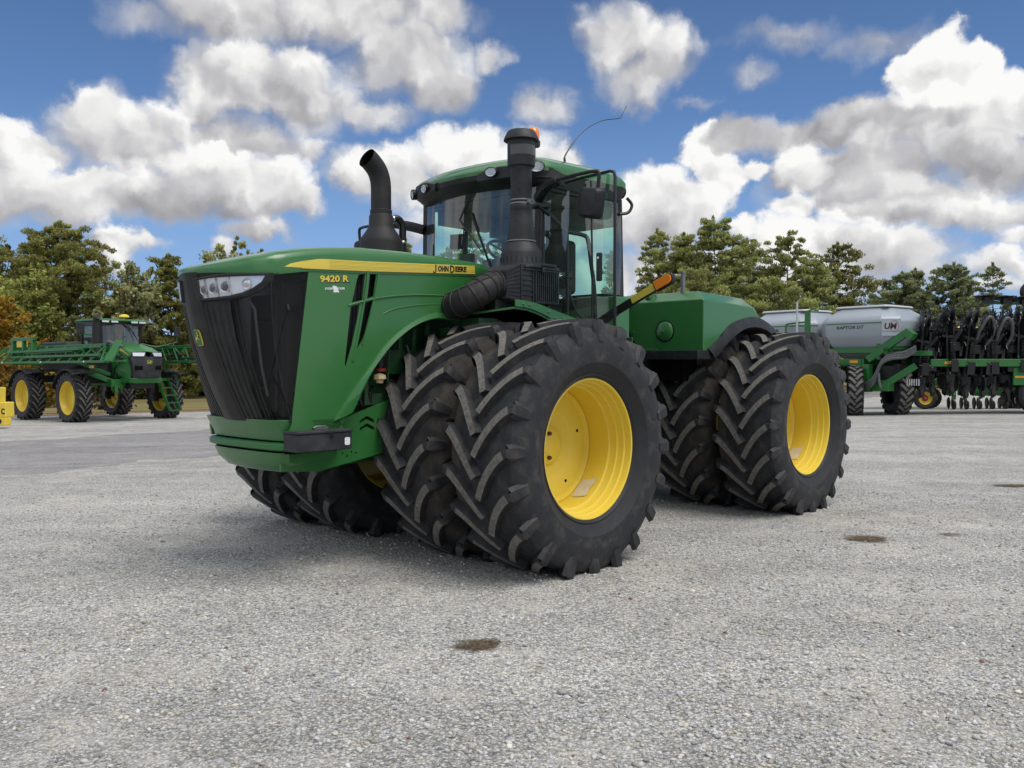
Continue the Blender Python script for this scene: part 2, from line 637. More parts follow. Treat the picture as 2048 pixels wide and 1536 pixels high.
for ax, xw in ((0, 0.0), (1, -3.91)):
    for sd in (1, -1):
        for kind, yw in (('outer', 1.61), ('inner', 0.765)):
            w = empty('wheel', (xw, sd * yw, AX))
            w.parent = T
            t_ = link('tyre', meshes[kind, sd], w)
            rs = sd if kind == 'outer' else -sd
            r_ = link('rim', meshes['rim', rs], w)
            if kind == 'outer' and sd == 1:
                for bx_, bz_ in ((0.052, 0.045), (0.052, -0.05), (-0.03, 0.10), (-0.03, -0.10)):
                    link('wheel_bolt', meshes['det', rs][0], w, loc=(bx_ + 0.045, -0.152 * rs, bz_))
                for k in range(5):
                    a = 2 * PI * k / 5 + 0.35
                    link('rim_hole', meshes['det', rs][1], w, loc=(0.375 * math.cos(a), -0.1525 * rs, 0.375 * math.sin(a)))
                link('dried_mud', meshes['det', rs][2], w)
b = MB()
for xw in (0, -3.91):
    b.tube([(xw, -1.40, AX), (xw, 1.40, AX)], 0.13, 20)
    b.tube([(xw, -0.62, AX), (xw, 0.62, AX)], 0.24, 20)
    b.lathe([(0.0, 0.3), (0.3, 0.28), (0.36, 0.12), (0.36, -0.12), (0.3, -0.28), (0.0, -0.3)], 20, 'x', (xw, 0, AX))
b.build('axle', M['green_dark'], T)

# ------------------------------------------------------------------ chassis
b = MB()
b.bb(-1.55, 1.80, -0.33, 0.33, 0.82, 1.32)
b.bb(-5.25, -2.35, -0.36, 0.36, 0.82, 1.40)
b.bb(-2.5, -1.45, -0.22, 0.22, 0.75, 1.25)
b.bb(-2.1, -1.9, -0.30, 0.30, 0.70, 1.62)
b.build('chassis', M['green_dark'], T, 0.02)
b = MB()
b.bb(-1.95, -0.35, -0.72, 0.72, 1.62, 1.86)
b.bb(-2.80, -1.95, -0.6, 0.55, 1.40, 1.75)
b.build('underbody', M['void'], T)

# frame side plates with the chevron slots
for sd in (1, -1):
    plate = [(1.90, 0.83), (1.56, 0.805), (1.42, 0.83), (0.93, 0.905), (0.55, 1.02), (0.55, 1.32), (0.86, 1.345), (1.20, 1.245), (1.60, 1.13), (1.90, 1.10)]
    if sd < 0:
        plate = [(min(px_, 1.45), pz_) for px_, pz_ in plate if px_ < 1.8]
    holes = []
    for zc in (1.155, 1.095):
        cx = 1.105
        holes.append([(cx - 0.075, zc), (cx - 0.07, zc + 0.028), (cx, zc + 0.062), (cx + 0.07, zc + 0.028), (cx + 0.075, zc), (cx, zc + 0.032)])
    for hx, hz in ((1.30, 0.905), (1.345, 0.93), (1.26, 0.935), (1.215, 0.925), (1.325, 0.965), (0.99, 1.04)):
        holes.append([(hx + 0.009 * math.cos(a * PI / 4), hz + 0.009 * math.sin(a * PI / 4)) for a in range(8)])
    panel(plate, holes if sd > 0 else [], 'xz', 0.46 * sd if sd > 0 else -0.44, 'frame_plate', M['green'], T, 0.02, 0.003)

# engine seen under the arch
b = MB()
b.bb(-0.2, 1.45, -0.34, 0.30, 1.32, 2.2)
b.bb(0.72, 1.30, 0.28, 0.42, 1.30, 1.39)
b.bb(1.08, 1.12, 0.28, 0.45, 1.30, 1.50)
b.bb(1.22, 1.26, 0.28, 0.45, 1.30, 1.50)
b.bb(0.30, 0.86, 0.30, 0.40, 1.55, 1.75)
for xx in (0.40, 0.55, 0.70):
    b.tube([(xx, 0.38, 1.7), (xx + 0.03, 0.42, 1.85), (xx - 0.02, 0.36, 2.0)], 0.025, 8)
b.tube([(0.88, 0.44, 1.42), (0.87, 0.45, 1.7), (0.84, 0.42, 1.95)], 0.009, 6)
b.tube([(0.62, 0.44, 1.42), (0.6, 0.45, 1.6), (0.66, 0.42, 1.8)], 0.014, 6)
b.build('engine', M['green_dark'], T, 0.008)
b = MB()
for fx, z0, z1, r_ in ((0.965, 1.60, 1.82, 0.048), (1.065, 1.62, 1.80, 0.036)):
    b.lathe([(0, z1), (r_, z1), (r_, z0 + 0.02), (r_ * 0.8, z0), (0, z0)], 18, 'z', (fx, 0.46, 0))
b.lathe([(0, 1.575), (0.04, 1.575), (0.045, 1.60), (0.0, 1.6)], 16, 'z', (0.965, 0.46, 0), mi=1)
b.build('oil_filter', [M['black'], M['red']], T)
b = MB()
for i in range(5):
    b.bb(0.945 + random.uniform(-.012, .012), 0.985 - random.uniform(0, .02), 0.5095, 0.5105, 1.70 + 0.022 * i, 1.708 + 0.022 * i)
b.build('filter_print', M['steel'], T)
b = MB()
b.lathe([(0, 1.595 - 0.03), (0.05, 1.575 - 0.03), (0.055, 1.545 - 0.03), (0.03, 1.53 - 0.03), (0.03, 1.48), (0, 1.48)], 8, 'z', (0.985, 0.47, 0))
b.build('filler_cap', M['cream'], T)
b = MB()
b.tube([(1.12, 0.42, 1.50), (1.165, 0.46, 1.44), (1.17, 0.45, 1.36), (1.12, 0.42, 1.30)], 0.022, 8)
b.tube([(1.0, 0.40, 1.45), (1.05, 0.43, 1.40), (1.03, 0.40, 1.30)], 0.016, 8)
b.build('engine_hose', M['black'], T)


# ------------------------------------------------------------------ hood
def xc(z):
    return interp(z, [(0.8, 1.94), (1.05, 1.965), (1.2, 2.015), (1.35, 2.09), (1.5, 2.16), (1.83, 2.285), (2.1, 2.355), (2.3, 2.392), (2.4, 2.40)])


def dd(z):
    return interp(z, [(1.0, 0.10), (1.2, 0.125), (2.29, 0.335)])


def F(y, z):
    return xc(z) - dd(z) * (abs(y) / 0.6) ** 2


ZT = [(-0.14, 2.535), (0.0, 2.548), (0.4, 2.565), (0.8, 2.568), (1.2, 2.560), (1.5, 2.538), (1.75, 2.505), (1.96, 2.462), (2.15, 2.405), (2.3, 2.350), (2.40, 2.318)]


def seam(x):
    return interp(x, [(-0.14, 2.432), (0.4, 2.402), (1.2, 2.356), (1.744, 2.333), (2.05, 2.285), (2.25, 2.292), (2.4, 2.302)])


def hood_z(x, y):
    k = min(1.0, abs(y) / 0.60)
    return interp(x, ZT) + 0.022 * (1 - k * k) * (1 - 0.7 * max(0, min(1, x / 2.4))) - 0.012 * k ** 6


# outline in plan: left side, round the curved nose, right side
outl_ = [(-0.14 + (1.93 + 0.14) * i / 26, 0.605) for i in range(27)]
fil = [(1.985, 0.602), (2.035, 0.588), (2.075, 0.565)]
outl_ += fil
outl_ += [(F(y, 2.29) + 0.010, y) for y in [0.53 - 0.53 * i / 14 for i in range(15)]]
outl_ += [(x, -y) for x, y in outl_[-2::-1]]
NO = len(outl_)
nrm = []
for i in range(NO):
    p, q = Vector(outl_[max(0, i - 1)]), Vector(outl_[min(NO - 1, i + 1)])
    t_ = (q - p).normalized()
    nrm.append(Vector((-t_.y, t_.x)))
nrm = [n_ if (Vector((0.8, 0)) - Vector(o_)).dot(n_) > 0 else -n_ for n_, o_ in zip(nrm, outl_)]


def lip_z(x, y):
    if abs(y) > 0.58:
        return seam(x)
    return 2.306 - 0.021 * (abs(y) / 0.6) ** 2


layers = []
for fz, ins in ((-0.06, 0.030), (-0.05, 0.0), (0.0, -0.002), (0.30, -0.002), (0.58, 0.002), (0.76, 0.012), (0.88, 0.028), (0.96, 0.052), (1.0, 0.085)):
    row = []
    for (x, y), n_ in zip(outl_, nrm):
        xi, yi = x + n_.x * ins, y + n_.y * ins
        xt, yt = x + n_.x * 0.085, y + n_.y * 0.085
        z0_ = lip_z(x, y)
        h_ = hood_z(xt, yt) - z0_
        row.append((xi, yi, z0_ + h_ * fz if fz > 0 else z0_ + fz * 0.2))
    layers.append(row)
for t_ in (0.22, 0.46, 0.72, 1.0):
    row = []
    for (x, y), n_ in zip(outl_, nrm):
        xt, yt = x + n_.x * 0.085, y + n_.y * 0.085
        xs_ = xt if xt < 1.55 else 1.55 + (xt - 1.55) * 0.45
        xi, yi = xt + (xs_ - xt) * t_, yt * (1 - t_)
        row.append((xi, yi, hood_z(xi, yi)))
    layers.append(row)
b = MB()
b.loft(layers, False, False)
rear = [r_[0] for r_ in layers[:-1]] + [r_[-1] for r_ in layers[::-1]]
b.add(rear, [tuple(range(len(rear)))])
hood = b.build('hood', M['green'], T, angle=50)

# side panels with real vents
ga = [(1.744, 2.322), (1.2, 2.345), (0.6, 2.38), (-0.12, 2.42), (-0.12, 2.03), (0.10, 2.015), (0.293, 2.017), (0.438, 2.024), (0.606, 2.005), (0.715, 1.960), (0.83, 1.90), (0.927, 1.831), (1.005, 1.766), (1.08, 1.688), (1.145, 1.61),
      (1.205, 1.529), (1.255, 1.44), (1.302, 1.354), (1.36, 1.27), (1.421, 1.203), (1.49, 1.13), (1.55, 1.06), (1.90, 1.055), (1.915, 1.14), (1.893, 1.19), (1.888, 1.26)]
v1 = [(1.305, 2.29), (1.285, 2.335), (1.222, 2.348), (1.252, 2.138), (1.352, 2.112)]
v2 = [(1.364, 2.080), (1.276, 2.106), (1.305, 1.97), (1.352, 1.79), (1.415, 1.61), (1.421, 1.64)]
v3 = [(1.178, 2.34), (1.160, 2.362), (1.110, 2.366), (1.145, 2.172), (1.205, 2.150)]
v4 = [(1.232, 2.116), (1.150, 2.142), (1.190, 1.950), (1.258, 1.815), (1.318, 1.735), (1.300, 1.80), (1.262, 1.96)]
panel(ga, [v1, v2, v3, v4], 'xz', 0.600, 'side_panel', M['green'], T, 0.008, 0.005)
b = MB()
for top_, bot_, w0_, w1_ in (((1.198, 2.372), (1.345, 1.660), 0.024, 0.030), ((1.094, 2.372), (1.255, 1.790), 0.018, 0.014)):
    rr = []
    for i in range(9):
        t = i / 8
        x_ = top_[0] + (bot_[0] - top_[0]) * t ** 1.25
        z_ = top_[1] + (bot_[1] - top_[1]) * t
        w_ = w0_ + (w1_ - w0_) * t
        rr.append([(x_ + w_ * 0.5, 0.598, z_), (x_ + w_ * 0.35, 0.610, z_), (x_ - w_ * 0.25, 0.610, z_), (x_ - w_ * 0.5, 0.598, z_)])
    b.loft(rr, False)
b.build('vent_rib', M['green'], T, angle=50)
panel(ga, [], 'xz', -0.578, 'side_panel', M['green'], T, 0.022, 0.005)
b = MB()
b.bb(1.08, 1.46, 0.535, 0.545, 1.60, 2.36)
for i in range(9):
    x0 = 1.12 + i * 0.035
    b.beam((x0, 0.548, 1.62), (x0 - 0.05, 0.548, 2.34), 0.006, 0.012)
b.build('vent_backing', M['black'], T)
# beads and the raised arch flare
b = MB()
b.tube(smooth_pts([(1.385, 0.600, 2.088), (1.26, 0.602, 2.123), (1.12, 0.602, 2.155), (0.9, 0.602, 2.19), (0.6, 0.601, 2.215), (0.2, 0.600, 2.225)], 5), [0.009] * 20 + [0.008, 0.007, 0.006, 0.005, 0.003, 0.002], 8)
b.tube(smooth_pts([(1.06, 0.5985, 2.03), (0.92, 0.599, 2.085), (0.6, 0.599, 2.135), (0.25, 0.598, 2.15)], 5), [0.002, 0.004, 0.006, 0.007, 0.007, 0.007, 0.007, 0.007, 0.007, 0.006, 0.006, 0.005, 0.004, 0.003, 0.002, 0.002], 8)
b.build('panel_bead', M['green'], T)
up = smooth_pts([(-0.12, 0, 2.09), (0.293, 0, 2.082), (0.55, 0, 2.058), (0.795, 0, 1.957), (1.03, 0, 1.788), (1.229, 0, 1.569), (1.397, 0, 1.376), (1.53, 0, 1.20)], 6)
lo = smooth_pts([(-0.12, 0, 2.025), (0.293, 0, 2.012), (0.50, 0, 2.018), (0.715, 0, 1.957), (0.927, 0, 1.826), (1.08, 0, 1.683), (1.205, 0, 1.524), (1.36, 0, 1.262)], 6)
b = MB()
rr = []
for p, q in zip(up, lo):
    d = (q - p)
    rr.append([(p.x, 0.598, p.z), (p.x + d.x * 0.06, 0.616, p.z + d.z * 0.06), (p.x + d.x * 0.85, 0.628, p.z + d.z * 0.85), (q.x, 0.622, q.z), (q.x, 0.56, q.z + 0.0)])
b.loft(rr, False)
b.build('arch_flare', M['green'], T, angle=30)

# stripe with the maker's name, model number, dealer mark
for sd in (1, -1):
    b = MB()
    n = 40
    rows = []
    for i in range(n + 1):
        t = i / n
        x = 1.95 - (1.95 - 0.03) * t
        z0 = interp(x, [(-0.14, 2.446), (0.4, 2.416), (1.2, 2.370), (1.744, 2.346), (1.95, 2.341)])
        hgt = 0.076 * min(1, (t / 0.16)) ** 0.6 * (1 - 0.10 * t)
        if t > 0.93:
            hgt *= 1
        rows.append([(x, sd * 0.6085, z0), (x, sd * 0.6085, z0 + hgt * 0.5), (x, sd * 0.6065, z0 + hgt)])
    b.loft(rows, False)
    b.build('side_stripe', M['decal_yellow'], T, angle=60)
    b = MB()
    for q in range(1, 7):
        pts = []
        for i in range(8, n + 1):
            x = rows[i][0][0]
            if q % 2 == 0 and x > 1.6:
                continue
            z0, z2 = rows[i][0][2], rows[i][2][2]
            pts.append((x, sd * (0.6092 if q < 4 else 0.6082), z0 + (z2 - z0) * q / 7))
        b.tube(pts, 0.0007, 4)
    b.tube([(rows[i][0][0], sd * 0.6092, rows[i][0][2] - 0.004) for i in range(3, n + 1)], 0.0035, 4)
    b.build('stripe_line', M['olive_line'], T)
xd, yd = (-1, 0, -0.0), (0, 0, 1)


def ydirz(x0, x1):
    return (-(x1 - x0), 0, seam(x1) - seam(x0))


sl = (-1, 0, (seam(0.03) - seam(0.4)) / 0.37)
for (s, size, dx, dz) in (('OHN', 0.062, 0.046, 0.0), ('D', 0.088, 0.182, -0.010), ('EERE', 0.062, 0.245, 0.0)):
    ox = 0.515 - dx
    oz = seam(ox) + 0.026 + dz
    place_text('maker_name', s, size, M['black'], T, (ox, 0.6105, oz), sl, (0, 0, 1), 0.0006, 0.0022, 0.86 if s == 'OHN' else (0.86 if s == 'D' else 1.04))
b = MB()
b.tube([(0.520, 0.6110, seam(0.52) + 0.024), (0.512, 0.6110, seam(0.51) + 0.014), (0.500, 0.6110, seam(0.5) + 0.014), (0.493, 0.6110, seam(0.49) + 0.026), (0.492, 0.6110, seam(0.49) + 0.080)], 0.0048, 6)
b.build('maker_name', M['black'], T)
sl2 = (-1, 0, 0.075)
place_text('model_number', '9420 R', 0.066, M['black'], T, (1.640, 0.6012, 2.250), sl2, (0, 0, 1), 0.0006, 0.0058, 1.36)
place_text('model_number', '9420 R', 0.066, M['decal_yellow'], T, (1.645, 0.6030, 2.253), sl2, (0, 0, 1), 0.0006, 0.0022, 1.36)
place_text('dealer_name', 'SYDEN', 0.021, M['white'], T, (1.600, 0.6012, 2.197), sl2, (0, 0, 1), 0.0004, 0.0006, 1.25)
place_text('dealer_name', 'ICKER', 0.021, M['white'], T, (1.490, 0.6012, 2.205), sl2, (0, 0, 1), 0.0004, 0.0006, 1.25)
b = MB()
mo = [(1.532, 2.230), (1.516, 2.232), (1.494, 2.228), (1.487, 2.214), (1.480, 2.200), (1.472, 2.188), (1.474, 2.181), (1.486, 2.184), (1.522, 2.180), (1.523, 2.204), (1.530, 2.218)]
b.prism(mo, 'xz', 0.6005, 0.6018)
b.build('dealer_mark', M['white'], T)

# ------------------------------------------------------------------ grille
def rib(y, z):
    a = abs(y)
    if a < 0.135:
        return 0.010 + 0.010 * (1 - a / 0.135)
    top = 2.085 - 0.0 * a
    if z > top:
        return 0.0
    k = (a - 0.135) / 0.052
    fr = k % 1.0
    return (0.006 if fr < 0.52 else -0.002) * min(1, (top - z) / 0.04)


ZB = 1.205
def gz_top(y):
    return 2.303 - 0.02 * (abs(y) / 0.6) ** 2


ycols = sorted(set([-0.6 + i * 0.012 for i in range(101)] + [sg * (0.135 + 0.052 * k + e) for sg in (1, -1) for k in range(9) for e in (0.0, 0.003, 0.026, 0.029) if 0.135 + 0.052 * k + e < 0.6]))
b = MB()
rows = []
for j in range(26):
    t = j / 25
    row = []
    for y in ycols:
        if y > 0.365:
            break
        z = ZB + (gz_top(y) - ZB) * t
        row.append((F(y, z) + rib(y, z), y, z))
    rows.append(row)
b.loft(rows, False)
b.build('grille', M['grille_black'], T, angle=20)
# open mesh at the corner and along the side
b = MB()
rows = []
for j in range(26):
    t = j / 25
    row = []
    for i in range(14):
        y = 0.362 + (0.6 - 0.362) * i / 13
        z = ZB + (gz_top(y) - ZB) * t
        row.append((F(y, z), y, z))
    z = ZB + (2.325 - ZB) * t
    row.append((interp(z, [(1.205, 1.893), (2.325, 1.746)]), 0.599, z))
    rows.append(row)
b.loft(rows, False)
b.build('grille_screen', M['screen'], T, angle=20)
b = MB()
for y in (0.395, 0.425):
    b.tube([(F(y, z) + 0.002, y, z) for z in (1.21, 1.4, 1.6, 1.8, 2.0, 2.09)], 0.004, 6)
b.tube([(F(0.6, z) + 0.002, 0.6, z) for z in (1.21, 1.4, 1.6, 1.8, 2.0, 2.28)], 0.003, 6)
b.build('grille_bar', M['black_plastic'], T)
# cooling pack behind the screen
b = MB()
b.bb(1.30, 1.70, -0.55, 0.42, 1.22, 2.28)
b.build('radiator', M['black'], T)
b = MB()
b.bb(1.86, 1.885, 0.02, 0.36, 1.28, 2.16)
for i in range(15):
    xx = 1.715 + 0.0095 * i
    b.bb(xx, xx + 0.004, 0.42, 0.47, 1.30, 2.2)
b.bb(1.70, 1.86, 0.38, 0.43, 1.24, 2.24)
b.build('cooler', M['cooler'], T)
b = MB()
b.tube([(2.13, 0.42, 2.10), (2.10, 0.45, 2.03), (2.09, 0.45, 1.93), (2.05, 0.45, 1.62), (2.00, 0.45, 1.40)], 0.011, 8)
b.build('coolant_pipe', M['steel'], T)
b = MB()
b.beam((1.87, 0.52, 2.06), (1.99, 0.42, 1.42), 0.012, 0.012)
b.beam((1.99, 0.50, 1.55), (1.84, 0.52, 1.26), 0.014, 0.014)
b.beam((2.02, 0.40, 1.45), (1.95, 0.48, 1.22), 0.014, 0.014)
b.bb(1.99, 2.06, 0.40, 0.45, 1.95, 1.99)
b.bb(1.97, 2.03, 0.40, 0.45, 1.47, 1.51)
b.bb(1.75, 1.86, 0.47, 0.50, 2.02, 2.08)
b.bb(1.76, 1.80, 0.47, 0.50, 1.22, 1.42)
b.build('grille_strut', M['void'], T)
b = MB()
b.beam((1.876, 0.525, 2.075), (1.868, 0.528, 2.035), 0.03, 0.012)
b.build('latch_tag', M['steel'], T)
b = MB()
b.tube([(1.80 + 0.014 * math.cos(a * PI / 5 + 1), 0.575, 1.335 + 0.028 * math.sin(a * PI / 5 + 1)) for a in range(8)], 0.005, 6)
b.build('grab_ring', M['chrome'], T)


# headlights follow the curved nose
def on_nose(y, z, off):
    return (F(y, z) + off, y, z)


def hl(sd):
    lens = [(0.118, 2.244), (0.25, 2.254), (0.40, 2.262), (0.52, 2.266), (0.585, 2.268), (0.565, 2.222), (0.52, 2.180), (0.46, 2.148), (0.38, 2.127), (0.27, 2.116), (0.148, 2.108)]
    h = empty('headlight', (0, 0, 0))
    h.parent = T
    n = len(lens)
    # bezel: a raised black rim round the lens
    b = MB()
    cx = sum(p[0] for p in lens) / n
    cz = sum(p[1] for p in lens) / n
    def out(p, k, g):
        dx, dz = p[0] - cx, p[1] - cz
        L = math.hypot(dx * 0.45, dz)
        return (p[0] + dx / max(L, .01) * k * 0.5, p[1] + dz / max(L, 0.01) * k)
    rings_ = []
    def dens(poly):
        o = []
        for i in range(len(poly)):
            a, c = poly[i], poly[(i + 1) % len(poly)]
            for k in range(4):
                o.append((a[0] + (c[0] - a[0]) * k / 4, a[1] + (c[1] - a[1]) * k / 4))
        return o
    lp = dens(lens)
    ring_def = [(lp, 0.002), (lp, 0.024), ([out(p, 0.010, 0) for p in lp], 0.030), ([out(p, 0.022, 0) for p in lp], 0.026), ([out(p, 0.034, 0) for p in lp], -0.01)]
    for poly, off in ring_def:
        rings_.append([on_nose(sd * min(p[0], 0.606), p[1], off) for p in poly])
    b.loft([r_ + [r_[0]] for r_ in rings_], False)
    b.build('bezel', M['black_plastic'], h, angle=40)
    def patch(off, name, mat, squash=1.0):
        bb_ = MB()
        ys = [0.118 + (0.585 - 0.118) * i / 24 for i in range(25)]
        top = [(0.118, 2.244), (0.25, 2.254), (0.40, 2.262), (0.585, 2.268)]
        bot = [(0.118, 2.225), (0.148, 2.108), (0.27, 2.116), (0.38, 2.127), (0.46, 2.148), (0.52, 2.180), (0.565, 2.222), (0.585, 2.266)]
        rows_ = []
        for y in ys:
            a, c = interp(y, bot), interp(y, top)
            rows_.append([on_nose(sd * y, a + (c - a) * k / 5, off) for k in range(6)])
        bb_.loft(rows_, False)
        return bb_.build(name, mat, h)
    patch(0.004, 'reflector', M['reflector'])
    patch(0.024, 'lens', M['lens'])
    b = MB()
    for i, y in enumerate((0.205, 0.295, 0.385)):
        a, c = interp(y, [(0.148, 2.108), (0.27, 2.116), (0.38, 2.127), (0.46, 2.148)]), interp(y, [(0.118, 2.244), (0.25, 2.254), (0.40, 2.262)])
        b.beam(on_nose(sd * y, a, 0.010), on_nose(sd * (y - 0.008), c, 0.010), 0.005, 0.018)
    b.build('divider', M['chrome'], h)
    for i, (y, z, r_) in enumerate(((0.172, 2.172, 0.030), (0.252, 2.182, 0.034), (0.345, 2.192, 0.037), (0.475, 2.212, 0.034))):
        b = MB()
        nx = 2 * dd(z) * y / 0.36
        d = Vector((1, sd * nx * 0.8, 0)).normalized()
        c0 = Vector(on_nose(sd * y, z, 0.001))
        u_ = Vector((0, 0, 1))
        s_ = d.cross(u_)
        prof = [(r_ * 1.15, 0.0), (r_ * 1.15, 0.012), (r_ * 0.95, 0.010), (r_ * 0.9, 0.006), (r_ * 0.5, 0.014), (0.002, 0.017)]
        b.loft([[c0 + d * hh + (s_ * math.cos(2 * PI * k / 18) + u_ * math.sin(2 * PI * k / 18)) * q for k in range(18)] for q, hh in prof], True)
        b.build('bulb', M['chrome'], h, angle=30)
        b = MB()
        if i < 3:
            b.loft([[c0 + d * hh + (s_ * math.cos(2 * PI * k / 18) + u_ * math.sin(2 * PI * k / 18) * 1.15) * q for k in range(18)] for q, hh in [(r_ * 0.78, 0.0145), (r_ * 0.5, 0.019), (r_ * 0.2, 0.021), (0.001, 0.0215)]], True)
            b.build('bulb_lens', M['bulb'], h, angle=60)


hl(1)
hl(-1)

# leaping-deer badge on the nose
bd = empty('emblem', (0, 0, 0))
bd.parent = T


def badge(parent, fn, w, h, mats):
    def rr_(k, w_, h_):
        pts = []
        for cx, cy, a0 in ((w_ / 2 - k, h_ / 2 - k, 0), (-w_ / 2 + k, h_ / 2 - k, 90), (-w_ / 2 + k, -h_ / 2 + k, 180), (w_ / 2 - k, -h_ / 2 + k, 270)):
            for a in range(0, 91, 18):
                pts.append((cx + k * math.cos(R(a0 + a)), cy + k * math.sin(R(a0 + a))))
        return pts
    b_ = MB()
    o = rr_(w * 0.26, w, h)
    b_.loft([[fn(p[0], p[1], 0.0) for p in o], [fn(p[0], p[1], 0.010) for p in o]], True, True)
    b_.build('badge_rim', mats[0], parent)
    b_ = MB()
    o = rr_(w * 0.23, w * 0.91, h * 0.935)
    b_.loft([[fn(p[0], p[1], 0.009) for p in o], [fn(p[0], p[1], 0.013) for p in o]], True, True)
    b_.build('badge_field', mats[1], parent)
    deer = [(-0.36, 0.20), (-0.30, 0.235), (-0.235, 0.27), (-0.215, 0.32), (-0.25, 0.40), (-0.235, 0.46), (-0.20, 0.41), (-0.16, 0.47), (-0.14, 0.40), (-0.17, 0.32), (-0.15, 0.27), (-0.10, 0.22), (-0.08, 0.12), (0.02, 0.07), (0.14, 0.07), (0.24, 0.03), (0.28, 0.08), (0.30, 0.02), (0.28, -0.06),
            (0.32, -0.16), (0.40, -0.27), (0.44, -0.36), (0.40, -0.35), (0.31, -0.22), (0.22, -0.13), (0.26, -0.25), (0.22, -0.34), (0.18, -0.24), (0.12, -0.12), (0.02, -0.09), (-0.08, -0.09), (-0.14, -0.12), (-0.27, -0.10), (-0.33, -0.17), (-0.36, -0.16), (-0.31, -0.05), (-0.20, -0.05), (-0.26, -0.15), (-0.22, -0.16), (-0.14, -0.02), (-0.17, 0.08), (-0.22, 0.17), (-0.30, 0.16)]
    bm = bmesh.new()
    vs = [bm.verts.new(fn(-p[0] * w * 0.98, p[1] * h * 0.80 - 0.02 * h, 0.0148)) for p in deer]
    ed = [bm.edges.new((vs[i], vs[(i + 1) % len(vs)])) for i in range(len(vs))]
    bmesh.ops.triangle_fill(bm, edges=ed, use_beauty=True)
    me = bpy.data.meshes.new('badge_deer')
    bm.to_mesh(me)
    bm.free()
    me.materials.append(mats[2])
    link('badge_deer', me, parent)


slope = (xc(1.9) - xc(1.76)) / 0.14
badge(bd, lambda a, c, o: (F(a * 1.0, 1.83 + c) + 0.020 + o, a, 1.83 + c), 0.088, 0.118, (M['decal_yellow'], M['green_bright'], M['decal_yellow']))

# ------------------------------------------------------------------ nose bumper
def bump_plan(w, k, xo):
    """half outline from centre to side, then mirrored"""
    h = [(xo, 0.0), (xo - 0.006, w * 0.45), (xo - 0.022, w * 0.80), (xo - 0.045, w * 0.93), (xo - 0.10, w), (xo - 0.30, w + k), (xo - 0.55, w + k)]
    return [(x, -y) for x, y in h[:0:-1]] + h


def band(levels, name, mat, bev=0.006):
    b_ = MB()
    rings_ = []
    for z, w, k, xo in levels:
        rings_.append([(x, y, z) for x, y in bump_plan(w, k, xo)])
    b_.loft(rings_, False)
    b_.add(rings_[0], [tuple(range(len(rings_[0])))])
    b_.add(rings_[-1], [tuple(range(len(rings_[-1])))])
    return b_.build(name, mat, T, bev, 2, 40)


band([(1.062, 0.555, 0.04, 1.955), (1.10, 0.560, 0.04, 1.965), (1.195, 0.568, 0.032, 2.012), (1.222, 0.572, 0.028, 2.022)], 'upper_bumper', M['green'])
band([(0.99, 0.565, 0.0, 1.975), (1.000, 0.58, 0.0, 1.992), (1.04, 0.58, 0.0, 1.992), (1.052, 0.565, 0.0, 1.975)], 'bumper_bar', M['green_bright'])
band([(0.965, 0.55, -0.03, 1.945), (1.06, 0.55, -0.03, 1.945)], 'bumper_gap', M['void'], 0)
band([(0.815, 0.40, -0.03, 1.86), (0.835, 0.435, -0.02, 1.905), (0.90, 0.50, -0.04, 1.955), (0.975, 0.53, -0.06, 1.975)], 'lower_bumper', M['green'])

# black tool box on the left of the nose
tb = empty('toolbox', (0, 0, 0))
tb.parent = T
b = MB()
b.bb(1.455, 1.935, 0.555, 0.735, 0.992, 1.120)
b.build('box_body', M['grey_plastic'], tb, 0.006)
b = MB()
b.bb(1.450, 1.940, 0.55, 0.742, 1.1225, 1.143)
b.build('lid', M['grey_plastic'], tb, 0.006)
b = MB()
b.bb(1.60, 1.72, 0.60, 0.64, 1.144, 1.158)
b.tube([(1.60, 0.62, 1.158), (1.62, 0.62, 1.168), (1.70, 0.62, 1.168), (1.72, 0.62, 1.158)], 0.005, 6)
b.build('lid_handle', M['steel'], tb)
b = MB()
b.bb(1.625, 1.655, 0.7352, 0.744, 1.088, 1.130)
b.build('latch', M['black'], tb, 0.003)
b = MB()
k = 0.008
o = [(1.522, 1.030), (1.522 - 0, 1.074), (1.514, 1.082), (1.482, 1.082), (1.474, 1.074), (1.474, 1.032), (1.482, 1.024), (1.514, 1.024)]
b.prism(o, 'xz', 0.7352, 0.7372)
b.build('label_plate', M['white'], tb)

# ------------------------------------------------------------------ exhaust
b = MB()
ex, ey = 0.165, -0.55
b.lathe([(0.175, 2.40), (0.205, 2.42), (0.205, 2.80), (0.198, 2.84), (0.14, 2.925), (0.118, 2.96), (0.115, 3.06), (0.105, 3.075)], 28, 'z', (ex, ey, 0))
b.build('muffler', M['rust'], T, 0.004)
b = MB()
path = smooth_pts([(ex, ey, 3.05), (ex, ey, 3.20), (ex + 0.005, ey, 3.38), (ex + 0.045, ey, 3.49), (ex + 0.12, ey, 3.565), (ex + 0.17, ey, 3.595)], 5)
b.tube(path, 0.098, 24, False)
b.tube(path[:-1] + [path[-1] - Vector((0.001, 0, 0))], 0.090, 24, False, 1)
b.lathe([(0.100, 3.07), (0.106, 3.075), (0.106, 3.115), (0.100, 3.12)], 24, 'z', (ex, ey, 0))
b.build('exhaust_pipe', [M['rust'], M['void']], T)
b = MB()
b.tube(smooth_pts([(ex - 0.09, ey, 3.02), (ex - 0.17, ey + 0.02, 3.06), (ex - 0.235, ey + 0.03, 3.00), (ex - 0.24, ey + 0.03, 2.85), (ex - 0.24, ey + 0.03, 2.50)], 5), 0.036, 12)
b.build('vent_hose', M['black'], T)
b = MB()
b.lathe([(0.0385, -0.012), (0.041, -0.008), (0.041, 0.008), (0.0385, 0.012)], 14, 'z', (ex - 0.24, ey + 0.03, 2.83))
